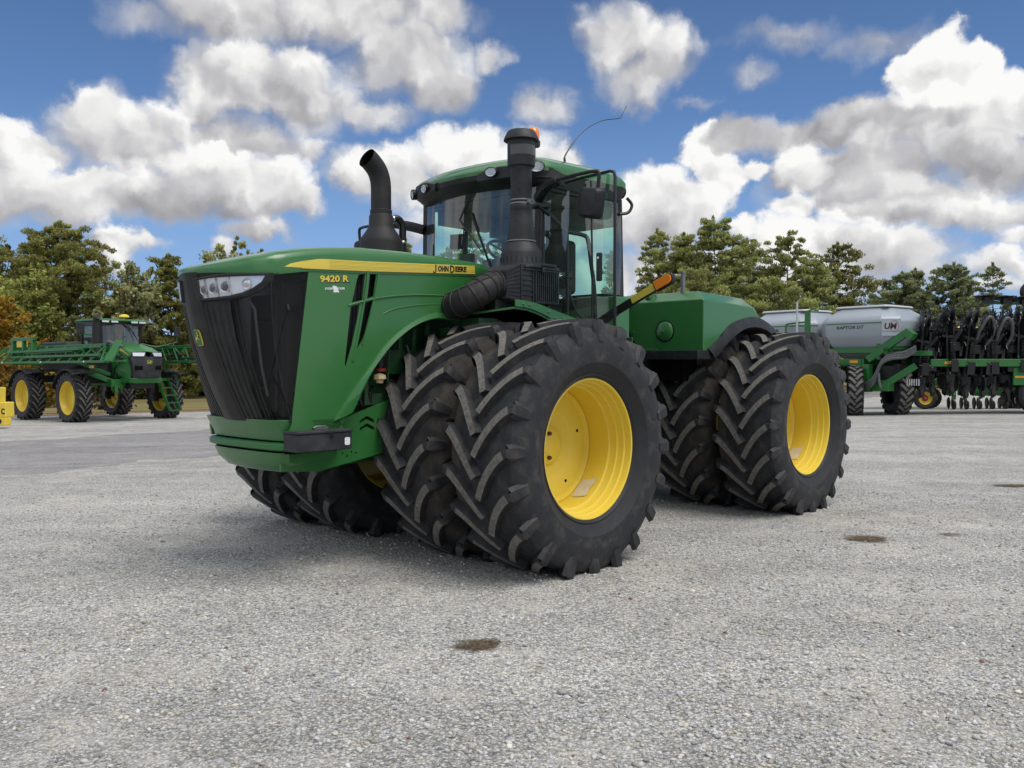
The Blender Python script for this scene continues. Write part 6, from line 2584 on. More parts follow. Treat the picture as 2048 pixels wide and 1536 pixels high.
# hood
def sh_ring(x, w, zt, zb, sh=0.14):
    return [(x, -w, zb), (x, -w, zt - sh * 1.2), (x, -w * 0.93, zt - sh * 0.45), (x, -w * 0.72, zt - 0.02), (x, 0, zt + 0.03), (x, w * 0.72, zt - 0.02), (x, w * 0.93, zt - sh * 0.45), (x, w, zt - sh * 1.2), (x, w, zb)]
b = MB()
b.loft([sh_ring(-0.1, 0.62, 3.22, 2.2), sh_ring(0.8, 0.66, 3.16, 2.0), sh_ring(1.4, 0.67, 3.02, 1.80), sh_ring(1.8, 0.66, 2.88, 1.66), sh_ring(1.93, 0.62, 2.80, 1.66)], False)
b.bb(-0.1, 1.80, -0.60, 0.60, 1.66, 1.70)
b.build('hood', M['green_bright'], S, 0.01)
b = MB()
b.loft([[(1.93, -0.66, 1.60), (1.93, 0.66, 1.60), (1.96, 0.66, 1.78), (1.96, -0.66, 1.78)], [(2.0, -0.52, 1.55), (2.0, 0.52, 1.55), (2.08, 0.55, 1.78), (2.08, -0.55, 1.78)]], True, True)
b.bb(1.2, 1.94, -0.665, 0.665, 1.58, 1.78)
b.build('chin', M['green_bright'], S, 0.03, 3)
b = MB()
def sg(u, v):
    y = (-0.66 + 1.32 * u) * (0.86 + 0.14 * v)
    z = 1.79 + 0.83 * v
    return 2.02 + 0.16 * (1 - (y / 0.66) ** 2) + 0.05 * math.sin(PI * v) - 0.02 * (1 - v), y, z
b.grid(sg, 15, 9)
g0 = [sg(0, j / 8) for j in range(9)]
for sd in (0, 1):
    b.loft([[sg(sd, j / 8) for j in range(9)], [(1.55, (-0.665 + 1.33 * sd), 1.95 + 0.62 * j / 8) for j in range(9)]], False)
b.build('grille', M['grey_plastic'], S)
b = MB()
for sd in (1, -1):
    b.loft([[(2.05, sd * 0.64, 2.62), (2.185, sd * 0.10, 2.62), (2.17, sd * 0.16, 2.80), (2.00, sd * 0.645, 2.80)], [(1.98, sd * 0.62, 2.62), (2.1, sd * 0.10, 2.62), (2.1, sd * 0.16, 2.80), (1.94, sd * 0.62, 2.80)]], True, True)
b.build('headlamp_band', M['black_plastic'], S)
for sd in (1, -1):
    b = MB()
    b.loft([[(2.06, sd * 0.60, 2.63), (2.19, sd * 0.22, 2.63), (2.18, sd * 0.14, 2.78), (2.03, sd * 0.61, 2.78)], [(2.09, sd * 0.60, 2.64), (2.205, sd * 0.22, 2.64), (2.195, sd * 0.16, 2.77), (2.06, sd * 0.60, 2.77)]], True, True)
    b.build('headlight', M['reflector'], S)
    b = MB()
    b.lathe([(0, 0.03), (0.05, 0.03), (0.06, 0.0)], 12, 'x', (2.10, sd * 0.42, 2.17))
    b.build('fog_lamp', M['reflector'], S)
    b = MB()
    b.loft([[(2.10, sd * 0.55, 2.08), (2.17, sd * 0.26, 2.10), (2.17, sd * 0.26, 2.25), (2.10, sd * 0.55, 2.27)], [(2.145, sd * 0.54, 2.09), (2.205, sd * 0.27, 2.11), (2.205, sd * 0.27, 2.24), (2.145, sd * 0.54, 2.26)]], True, True)
    b.build('lamp_recess', M['void'], S)
em = empty('emblem', (0, 0, 0))
em.parent = S
badge(em, lambda a, c, o: (2.235 + o, a, 2.40 + c), 0.20, 0.17, (M['decal_yellow'], M['green_bright'], M['decal_yellow']))
b = MB()
b.loft([[(0.75, -0.672, 2.98), (0.75, -0.665, 3.06)], [(1.4, -0.682, 2.83), (1.4, -0.675, 2.90)], [(1.86, -0.668, 2.66), (1.86, -0.665, 2.69)]], False)
b.loft([[(1.35, -0.685, 2.35), (1.35, -0.685, 2.75)], [(1.40, -0.685, 2.35), (1.40, -0.685, 2.75)]], False, mi=1)
b.loft([[(1.15, -0.68, 2.30), (1.15, -0.68, 2.80)], [(1.22, -0.68, 2.30), (1.22, -0.68, 2.80)]], False, mi=1)
b.build('hood_stripe', [M['decal_yellow'], M['black']], S)
# cab
sc_ = empty('cab', (0, 0, 0))
sc_.parent = S
b = MB()
b.loft([roof_ring(-1.75, 0.15, 1.02, 4.06, 0.10), roof_ring(-1.80, 0.22, 1.08, 4.09, 0.12), roof_ring(-1.80, 0.22, 1.08, 4.125, 0.12), roof_ring(-1.70, 0.08, 1.0, 4.17, 0.1), roof_ring(-1.4, -0.2, 0.7, 4.195, 0.06)], True, True)
b.build('roof', M['green_bright'], sc_)
b = MB()
b.bb(-1.7, 0.14, -0.98, 0.98, 3.90, 4.07)
for sd in (1, -1):
    b.beam((-0.02, sd * 0.80, 3.05), (0.02, sd * 0.86, 3.98), 0.09, 0.09)
    b.beam((-1.55, sd * 0.82, 2.5), (-1.55, sd * 0.86, 3.98), 0.10, 0.10)
b.bb(-1.6, 0.0, -0.8, 0.8, 2.45, 3.02)
b.build('pillar', M['black'], sc_, 0.01)
b = MB()
b.grid(lambda u, v: (0.02 + 0.16 * (1 - (2 * u - 1) ** 2), (-0.80 + 1.60 * u) * (0.97 + 0.05 * v), 3.0 + 0.95 * v), 11, 5)
M['dark_glass'] = glass('dark_cab_glass', (0.30, 0.36, 0.36), 0.10, 0.02, 0.12)
b.build('windscreen', M['dark_glass'], sc_)
for sd in (1, -1):
    b = MB()
    b.grid(lambda u, v: (-1.5 + 1.45 * u, sd * (0.84 + 0.02 * v), 2.95 + 1.0 * v), 4, 4)
    b.build('side_window', M['dark_glass'], sc_)
b = MB()
b.bb(-1.2, -0.7, -0.3, 0.3, 2.9, 3.5)
b.bb(-1.3, -1.15, -0.25, 0.25, 3.4, 3.85)
b.build('driver_seat', M['seat'], sc_, 0.04)
b = MB()
for y in (-0.78, -0.42, 0.42, 0.78):
    b.beam((0.235 + 0.1 * (1 - (y / 1.08) ** 2), y - 0.14, 4.055), (0.235 + 0.1 * (1 - (y / 1.08) ** 2), y + 0.14, 4.055), 0.03, 0.07)
b.build('roof_lamp', M['reflector'], sc_)
b = MB()
b.lathe([(0.0, 4.40), (0.10, 4.39), (0.19, 4.34), (0.21, 4.28), (0.17, 4.24)], 18, 'z', (-0.15, 0.22, 0))
b.build('satellite_receiver', M['yellow'], sc_)
b = MB()
b.beam((0.22, 0.0, 3.96), (0.25, 0.45, 3.6), 0.02, 0.03)
b.beam((0.22, 0.20, 3.90), (0.22, 0.62, 3.30), 0.02, 0.03)
b.build('wiper', M['black'], sc_)
b = MB()
b.tube([(0.15, -1.10, 2.4), (0.15, -1.10, 4.0), (0.22, -1.12, 4.16), (0.34, -1.12, 4.22)], [0.16, 0.15, 0.115, 0.10], 14)
b.build('exhaust_pipe', M['rust'], S)
for sd, zz in ((-1, 3.72), (1, 3.70)):
    m_ = empty('mirror', (0, 0, 0))
    m_.parent = S
    b = MB()
    ym = sd * (1.95 if sd < 0 else 2.15)
    b.tube([(-0.1, sd * 0.9, 3.2 if sd > 0 else 3.5), (0.25, sd * 1.4, 3.05 if sd > 0 else 3.5), (0.6, ym, 3.25 if sd > 0 else 3.5), (0.6, ym, zz)], 0.022, 6)
    b.build('mirror_arm', M['green_bright'], m_)
    b = MB()
    b.bb(0.60, 0.68, ym - 0.15, ym + 0.15, zz - 0.2, zz + 0.22)
    b.build('mirror_housing', M['black_plastic'], m_, 0.03, 3)
# solution tank behind the cab
b = MB()
b.loft([[(x, -w, z0_), (x, w, z0_), (x, w * 1.05, z1_), (x, -w * 1.05, z1_)] for x, w, z0_, z1_ in ((-1.9, 0.9, 2.2, 3.1), (-2.2, 1.25, 2.0, 3.28), (-4.4, 1.25, 2.0, 3.28), (-4.8, 1.0, 2.2, 3.0))], True, True)
b.build('solution_tank', M['grey_plastic'], S, 0.12, 3)


# boom: space truss folded along each side
def truss(sd, x0, x1, y, z0, z1, dpt_, name):
    bm_ = empty('boom', (0, 0, 0))
    bm_.parent = S
    b = MB()
    r_ = 0.038
    ya, yb = sd * y, sd * (y + dpt_)
    A0, A1 = Vector((x1, ya, z1)), Vector((x0, ya, z1 - 0.02))
    B0, B1 = Vector((x1 + 0.15, yb, z0)), Vector((x0 - 0.5, yb, z0 - 0.04))
    C0, C1 = Vector((x1, sd * (y - 0.28), z0 + 0.02)), Vector((x0, sd * (y - 0.28), z0))
    b.beam(A0, A1, 0.09, 0.09)
    b.beam(B0, B1, 0.13, 0.09)
    b.beam(C0, C1, 0.07, 0.07)
    b.build('boom_rail', M['green_bright'], bm_, 0.01)
    b = MB()
    n = 12
    for i in range(n):
        t0, t1 = i / n, (i + 1) / n
        p, q = A0.lerp(A1, t0), B0.lerp(B1, (t0 + t1) / 2)
        p2 = A0.lerp(A1, t1)
        b.tube([p, q], r_, 6)
        if i % 2 == 0:
            b.tube([q, p2], r_, 6)
        b.tube([B0.lerp(B1, t0), C0.lerp(C1, t0)], 0.025, 5)
        b.tube([C0.lerp(C1, t0), A0.lerp(A1, t1)], 0.025, 5)
    b.beam(A0, B0, 0.12, 0.16)
    b.beam(A1, B1, 0.10, 0.12)
    b.build('boom_brace', M['green_bright'], bm_)
    b = MB()
    D0, D1 = A0.lerp(A1, 0.22) + Vector((0, sd * 0.35, -0.15)), A0.lerp(A1, 0.88) + Vector((0, sd * 0.35, -0.22))
    b.beam(D0, D1, 0.20, 0.10)
    E0, E1 = A0.lerp(A1, 0.05) + Vector((0, sd * 0.45, -0.40)), A0.lerp(A1, 0.7) + Vector((0, sd * 0.45, -0.45))
    b.beam(E0, E1, 0.09, 0.09)
    b.beam(A0 + Vector((0.1, 0, 0.12)), B0 + Vector((0.15, 0, 0)), 0.35, 0.10)
    for q in range(3):
        G0, G1 = A0.lerp(A1, 0.10 + 0.2 * q) + Vector((0, sd * (0.18 + 0.1 * q), -0.08 - 0.16 * q)), A0.lerp(A1, 0.62 + 0.12 * q) + Vector((0, sd * (0.18 + 0.1 * q), -0.12 - 0.16 * q))
        b.beam(G0, G1, 0.07, 0.07)
        for k in range(9):
            p_ = G0.lerp(G1, k / 9)
            b.beam(p_, G0.lerp(G1, (k + 0.5) / 9) + Vector((0, 0, -0.20)), 0.035, 0.035)
    b.build('boom_tip', M['green_bright'], bm_, 0.01)
    b = MB()
    for k in range(3):
        pts = [C0.lerp(C1, t / 10) + Vector((0, sd * (0.05 + 0.06 * k), 0.10 + 0.07 * k + 0.05 * math.sin(t * 1.9 + k * 2))) for t in range(11)]
        b.tube(pts, 0.03, 6)
    for i in range(16):
        p = C0.lerp(C1, (i + 0.5) / 16)
        b.bb(p.x - 0.04, p.x + 0.04, p.y - 0.03, p.y + 0.03, p.z - 0.02, p.z + 0.12)
    b.build('spray_line', M['black'], bm_)
    b = MB()
    b.tube(smooth_pts([A0 + Vector((-0.9, 0, -0.05)), A0 + Vector((-0.5, sd * 0.1, 0.10)), A0 + Vector((0.0, sd * 0.12, -0.02)), A0 + Vector((0.5, sd * 0.05, -0.10))], 4), 0.055, 8)
    b.build('boom_hose', M['hose'], bm_)
    b = MB()
    for t in (0.15, 0.5, 0.85):
        p = B0.lerp(B1, t) + Vector((0, sd * 0.07, 0))
        b.lathe([(0, 0.02 * sd), (0.035, 0.015 * sd), (0.04, 0)], 8, 'y', tuple(p))
    b.build('rivet', M['white'], bm_)


truss(-1, -7.0, 2.9, 1.62, 2.42, 3.08, 0.55, 'right')
truss(1, -7.0, 3.6, 1.75, 2.42, 3.08, 0.45, 'left')
b = MB()
b.bb(-5.9, -5.7, -1.9, 1.9, 2.3, 3.2)
b.bb(-5.4, -3.2, -2.1, -1.95, 3.32, 3.46)
for x_ in (-5.3, -4.3, -3.4):
    b.bb(x_, x_ + 0.14, -2.1, -1.95, 2.9, 3.32)
b.build('boom_carrier', M['green_bright'], S, 0.01)
b = MB()
b.bb(-4.9, -4.2, -2.05, -1.9, 3.05, 3.32)
b.build('carrier_plate', M['yellow'], S)
# ladder and railing on the left
ld_ = empty('ladder', (0, 0, 0))
ld_.parent = S
b = MB()
lt, lb_ = Vector((0.75, 1.38, 1.72)), Vector((1.35, 1.62, 0.38))
for dx in (-0.0, 0.0):
    pass
for s_ in (-0.24, 0.24):
    b.beam(lt + Vector((0, s_, 0)), lb_ + Vector((0, s_, 0)), 0.05, 0.10)
b.build('ladder_rail', M['green_bright'], ld_)
b = MB()
for k in range(5):
    p = lt.lerp(lb_, 0.05 + 0.235 * k)
    b.beam(p + Vector((0, -0.24, 0)), p + Vector((0, 0.24, 0)), 0.10, 0.05)
b.build('rung', M['green_bright'], ld_)
b = MB()
for s_ in (-0.30, 0.38):
    b.tube(smooth_pts([(0.3, 1.38 + s_, 1.75), (0.3, 1.38 + s_, 2.85), (0.45, 1.38 + s_, 3.0), (0.75, 1.38 + s_, 2.6), (1.05, 1.5 + s_, 1.5), (1.0, 1.5 + s_, 1.25)], 4), 0.024, 6)
b.tube([(0.3, 1.1, 2.85), (-1.3, 1.1, 2.9), (-1.3, 1.1, 1.9)], 0.024, 6)
b.tube([(0.3, 1.78, 2.85), (-1.3, 1.78, 2.9), (-1.3, 1.78, 1.9)], 0.024, 6)
b.tube([(0.3, 1.78, 2.35), (-1.3, 1.78, 2.4)], 0.02, 6)
b.bb(-1.5, 0.75, 1.0, 1.85, 1.68, 1.74)
b.build('railing', M['green_bright'], S)
b = MB()
b.lathe([(0, 2.95), (0.16, 2.95), (0.17, 2.9), (0.17, 2.4), (0, 2.4)], 16, 'z', (0.0, 1.35, 0))
b.build('rinse_bottle', M['black_plastic'], S)
b = MB()
b.bb(0.25, 0.35, 1.62, 1.72, 2.5, 2.62)
b.build('tail_light', M['red'], S)

# ================================================================== yellow blade at the left edge
yx, yy = -18.05, 30.4
Yb = empty('box_blade', (yx, yy, ground_z(yx, yy) + 0.06), R(-8), 'yellow steel blade attachment with an A-frame, cut off by the left edge of the picture', 'implement')
Yb.scale = (1.1, 1.15, 1.2)
b = MB()
b.bb(-1.6, 0.55, -0.25, 0.15, 0.28, 0.72)
b.build('blade_body', M['yellow'], Yb, 0.03, 3)
b = MB()
b.beam((0.28, -0.05, 0.72), (0.30, -0.05, 1.15), 0.12, 0.16)
b.beam((0.30, -0.05, 1.08), (-0.55, -0.05, 0.74), 0.10, 0.12)
b.bb(-0.4, -0.1, -0.15, 0.10, 0.72, 0.80)
b.build('hitch_frame', M['yellow'], Yb, 0.015)
b = MB()
b.bb(0.18, 0.56, -0.27, 0.0, 0.05, 0.275)
b.build('skid_foot', M['yellow'], Yb, 0.02)
b = MB()
b.lathe([(0, -0.005), (0.08, -0.005)], 14, 'y', (0.36, -0.268, 0.17))
b.bb(-1.6, 0.16, -0.2, 0.1, 0.03, 0.27)
b.build('cutting_edge', M['black'], Yb)
place_text('side_mark', 'C', 0.22, M['black'], Yb, (0.41, -0.2515, 0.38), (1, 0, 0), (0, 0, 1), 0.002, 0.012, 0.8)
# ================================================================== twin-tank fertilizer cart on the right
CH = R(-52)
CXw, CYw = 11.95, 32.3
K = empty('fertilizer_cart', (CXw, CYw, ground_z(CXw, CYw) + 0.03), CH, 'green towed cart carrying two big grey plastic tanks behind the big tractor', 'cart')


def octa(x, wx, wy, z, k):
    return [(x + px, py, z) for px, py in ((wx, wy - k), (wx - k, wy), (-wx + k, wy), (-wx, wy - k), (-wx, -wy + k), (-wx + k, -wy), (wx - k, -wy), (wx, -wy + k))]


def hopper(xc_, words, wsize, big):
    h_ = empty('tank', (0, 0, 0))
    h_.parent = K
    b = MB()
    wx, wy = 1.50, 1.40
    b.loft([octa(xc_, 0.85, 0.75, 2.00, 0.18), octa(xc_, 1.25, 1.12, 2.42, 0.3), octa(xc_, wx - 0.06, wy - 0.06, 2.72, 0.42), octa(xc_, wx, wy, 2.85, 0.46), octa(xc_, wx, wy, 3.28, 0.46), octa(xc_, wx - 0.09, wy - 0.09, 3.42, 0.44), octa(xc_, wx - 0.55, wy - 0.5, 3.74, 0.25), octa(xc_, wx - 0.62, wy - 0.58, 3.76, 0.22)], True, True)
    b.build('tank_body', M['tank'], h_, 0.05, 3, 40)
    b = MB()
    b.loft([octa(xc_, wx - 0.52, wy - 0.48, 3.762, 0.1), octa(xc_, wx - 0.50, wy - 0.46, 3.79, 0.1), octa(xc_, wx - 0.55, wy - 0.5, 3.84, 0.1), octa(xc_, 0.3, 0.25, 3.87, 0.05)], True, True)
    b.build('tank_lid', M['tank_lid'], h_, 0.01)
    # printed line round the waist
    b = MB()
    z_ = 3.20
    for sd in (-1, 1):
        b.bb(xc_ - wx + 0.5, xc_ + wx - 0.46, sd * (wy + 0.002), sd * (wy + 0.004), z_ - 0.02, z_ + 0.025)
    b.loft([[(xc_ + wx - 0.46, -wy - 0.003, z_ - 0.02), (xc_ + wx - 0.46, -wy - 0.003, z_ + 0.025)], [(xc_ + wx + 0.003, -wy + 0.46, z_ - 0.02), (xc_ + wx + 0.003, -wy + 0.46, z_ + 0.025)]], False)
    b.build('waist_line', M['green'], h_)
    place_text('tank_name', words, wsize, M['black'], h_, (xc_ + (-0.62 if big else -1.02), -wy - 0.006, 3.02 if big else 2.96), (1, 0, 0), (0, 0, 1), 0.001, 0.003 if big else 0.005, 1.25 if big else 1.1, 0.2)
    return h_


ta = hopper(1.55, 'RAPTOR DT', 0.15, True)
hopper(-1.60, 'Unverferth', 0.24, False)
# round-the-M mark on the corner panel
b = MB()
d45 = Vector((1, 1, 0)).normalized()
c0 = Vector((1.55 + 1.50 - 0.23 + 0.006, -1.40 + 0.23 - 0.006, 3.06))
pn = Vector((1, -1, 0)).normalized()
def pl(a, z_, o=0.0):
    return c0 + d45 * a + Vector((0, 0, z_)) + pn * o
b.loft([[pl(-0.31, -0.30), pl(0.31, -0.30), pl(0.31, 0.27), pl(-0.31, 0.27)], [pl(-0.31, -0.30, .008), pl(0.31, -0.30, .008), pl(0.31, 0.27, .008), pl(-0.31, 0.27, .008)]], True, True)
b.build('name_plate', M['tank'], ta)
place_text('plate_mark', 'UM', 0.27, M['black'], ta, tuple(pl(-0.24, -0.07, 0.010)), tuple(d45), (0, 0, 1), 0.001, 0.010, 1.0, 0.15)
b = MB()
b.tube([pl(0.095 + 0.14 * math.cos(k * PI / 12), 0.02 + 0.19 * math.sin(k * PI / 12), 0.011) for k in range(25)], 0.006, 5, False)
b.build('mark_ring', M['red'], ta)
b = MB()
b.beam(pl(-0.30, -0.15, 0.010), pl(0.30, -0.15, 0.010), 0.003, 0.01)
b.build('plate_line', M['black'], ta)
# ladder platform between the tanks
b = MB()
b.bb(-0.20, -0.02, -1.62, -1.50, 1.9, 3.72)
b.bb(-1.1, 0.0, -1.62, -1.45, 2.60, 2.72)
b.tube(smooth_pts([(-1.0, -1.58, 2.7), (-1.0, -1.58, 3.15), (-0.9, -1.58, 3.28), (-0.2, -1.58, 3.32)], 4), 0.035, 8)
b.tube([(-0.15, -1.6, 3.7), (0.1, -1.6, 3.75), (0.3, -1.5, 3.7)], 0.03, 6)
b.build('platform_rail', M['green_bright'], K, 0.01)
b = MB()
b.tube([(-0.42, -1.75, 2.2), (-0.42, -1.75, 4.05)], 0.035, 8)
b.build('level_tube', M['tank_lid'], K)
# frame
b = MB()
for sd in (-1, 1):
    b.bb(-3.3, 2.7, sd * 1.02, sd * 1.20, 2.18, 2.36)
    b.bb(-3.3, 1.9, sd * 1.05, sd * 1.28, 1.72, 1.98)
b.bb(2.55, 2.70, -1.2, 1.2, 2.2, 2.42)
b.bb(2.6, 2.8, -0.9, 0.9, 2.35, 2.60)
b.bb(2.72, 3.9, -0.75, -0.5, 2.08, 2.24)
for x_ in (-2.9, -1.2, 0.4, 2.3):
    b.bb(x_, x_ + 0.14, -1.18, 1.18, 2.36, 2.52)
    b.bb(x_, x_ + 0.12, -1.2, -1.05, 1.98, 2.18)
for x_ in (2.65, 3.05):
    b.beam((x_, -1.0, 2.55), (x_ - 0.3, -1.0, 2.9), 0.06, 0.10)
b.build('frame', M['green_bright'], K, 0.015)
b = MB()
b.bb(1.30, 1.82, -1.34, -1.00, 1.42, 1.98)
b.bb(1.82, 2.10, -1.32, -1.02, 0.85, 1.80)
b.bb(2.10, 2.75, -1.20, -0.80, 0.88, 1.25)
b.build('axle_leg', M['green_bright'], K, 0.02)
b = MB()
b.beam((2.0, -1.18, 1.95), (3.25, -0.95, 2.85), 0.20, 0.24)
b.beam((2.55, -1.05, 1.10), (3.45, -0.7, 1.75), 0.18, 0.22)
b.beam((3.20, -0.95, 2.90), (3.5, -0.95, 2.70), 0.26, 0.26)
b.build('lift_arm', M['green_bright'], K, 0.015)
b = MB()
b.bb(1.42, 1.72, -1.348, -1.342, 1.84, 1.93)
b.build('reflector', M['reflect_amber'], K)
b = MB()
for x_ in (0.3, 2.2):
    b.bb(x_ - 0.2, x_ + 0.25, -1.16, -0.9, 2.0, 2.16)
b.bb(-3.0, 2.9, -0.8, 0.8, 1.2, 1.75)
b.build('weigh_cell', M['black_steel'], K, 0.02)
b = MB()
for k_ in range(3):
    b.tube(smooth_pts([(2.05, -1.36 - 0.02 * k_, 0.95 + 0.09 * k_), (2.35, -1.42, 1.15 + 0.10 * k_), (2.60, -1.42 + 0.05 * k_, 1.78 + 0.07 * k_), (2.95, -1.35 + 0.05 * k_, 1.98 + 0.075 * k_), (3.3, -1.15, 2.03 + 0.085 * k_), (3.6, -1.0, 2.25 + 0.07 * k_)], 5), 0.048, 10)
b.tube(smooth_pts([(2.55, -1.45, 1.5), (2.60, -1.50, 1.2), (2.66, -1.50, 1.0)], 4), 0.04, 8)
b.build('air_hose', M['hose'], K)
b = MB()
for k_ in range(6):
    b.tube([(3.2 + 0.08 * k_, -0.8, 1.30), (3.2 + 0.08 * k_, -0.8, 1.08)], 0.02, 5)
b.build('hose_fitting', M['tank_lid'], K)
ct_t = tyre('tyre', 0.92, 0.24, 0.50, 0.20, 22, 0.055, 0, 0.895, seg=48, wb=0.13, wt=0.085, arc_len=0.22, side_drop=0.06)
b = MB()
b.lathe([(0.508, 0.21), (0.49, 0.2), (0.47, 0.05), (0.2, 0.02), (0.0, 0.0)], 30, 'y')
b.lathe([(0.508, -0.21), (0.49, -0.2), (0.47, -0.05), (0.2, -0.02), (0.0, 0.0)], 30, 'y')
ct_r = b.mesh('rim', [M['black_steel']])
for (x_, y_, rz) in ((0.95, -1.62, R(-58)), (1.50, -1.12, R(-58)), (2.35, 0.10, R(-40)), (1.55, 1.65, R(-40)), (-2.6, -1.5, 0), (-2.6, 1.5, 0)):
    w = empty('wheel', (x_, y_, 0.895), rz)
    w.parent = K
    link('tyre', ct_t, w)
    link('rim', ct_r, w)

# ================================================================== black strip-till toolbar with row units
BH = R(-4)
BXw, BYw = 16.0, 30.2
B = empty('strip_till_toolbar', (BXw, BYw, 0.0), BH, 'folded toolbar with dense black row units at the right edge of the picture', 'farm implement')
b = MB()
b.bb(-1.75, 4.2, -0.78, -0.56, 1.58, 1.84)
b.bb(-1.75, 4.2, -0.12, 0.12, 1.58, 1.80)
for x_ in (-1.2, 0.6, 2.2, 3.8):
    b.bb(x_, x_ + 0.12, -0.56, -0.12, 1.62, 1.76)
b.bb(-0.2, 0.25, 0.14, 0.34, 1.5, 2.9)
b.bb(2.35, 2.75, 0.14, 0.34, 1.5, 3.9)
b.beam((0.9, 0.2, 1.2), (1.5, 0.2, 1.62), 0.2, 0.5)
b.bb(1.0, 1.5, -0.70, -0.60, 0.95, 1.56)
b.bb(2.6, 3.3, -0.70, -0.60, 0.95, 1.56)
b.bb(-2.1, 4.0, 0.6, 0.8, 1.62, 1.82)
b.bb(-1.9, 4.0, 0.5, 0.62, 2.4, 2.6)
b.build('toolbar_beam', M['green_bright'], B, 0.02)
for x_, z_ in ((-1.15, 1.72), (2.9, 1.72), (1.05, 1.12), (0.95, 1.72)):
    pass
b = MB()
b.bb(-1.30, -0.93, -0.786, -0.781, 1.67, 1.75)
b.build('reflector', M['reflect_amber'], B)
b = MB()
b.bb(1.05, 1.42, -0.707, -0.703, 1.20, 1.27)
b.build('reflector', M['reflect_amber'], B)
b = MB()
b.bb(2.62, 2.92, -0.786, -0.781, 1.67, 1.75)
b.build('reflector', M['reflect_amber'], B)


def disc_wheel(b_, c, r_, axis, spikes=0, th=0.02):
    b_.lathe([(0.0, th), (r_ * 0.3, th), (r_ * 0.96, 0.006), (r_, 0.0), (r_ * 0.96, -0.006), (r_ * 0.3, -th), (0, -th)], 22, axis, c)
    for k in range(spikes):
        a = 2 * PI * k / spikes
        ca, sa = math.cos(a), math.sin(a)
        def P(q, da):
            cc_, ss_ = math.cos(a + da) * q, math.sin(a + da) * q
            return {'x': (c[0], c[1] + cc_, c[2] + ss_), 'y': (c[0] + ss_, c[1], c[2] + cc_), 'z': (c[0] + cc_, c[1] + ss_, c[2])}[axis]
        b_.beam(P(r_ * 0.8, 0), P(r_ * 1.45, 0.28), 0.022, 0.03)


def spring(b_, p0, p1, r_, turns, th=0.016):
    p0, p1 = Vector(p0), Vector(p1)
    d = (p1 - p0)
    n_ = d.normalized()
    s_ = n_.cross(Vector((0, 1, 0.1))).normalized()
    t_ = n_.cross(s_)
    N = turns * 8
    b_.tube([p0 + d * (i / N) + (s_ * math.cos(2 * PI * i / 8) + t_ * math.sin(2 * PI * i / 8)) * r_ for i in range(N + 1)], th, 4)


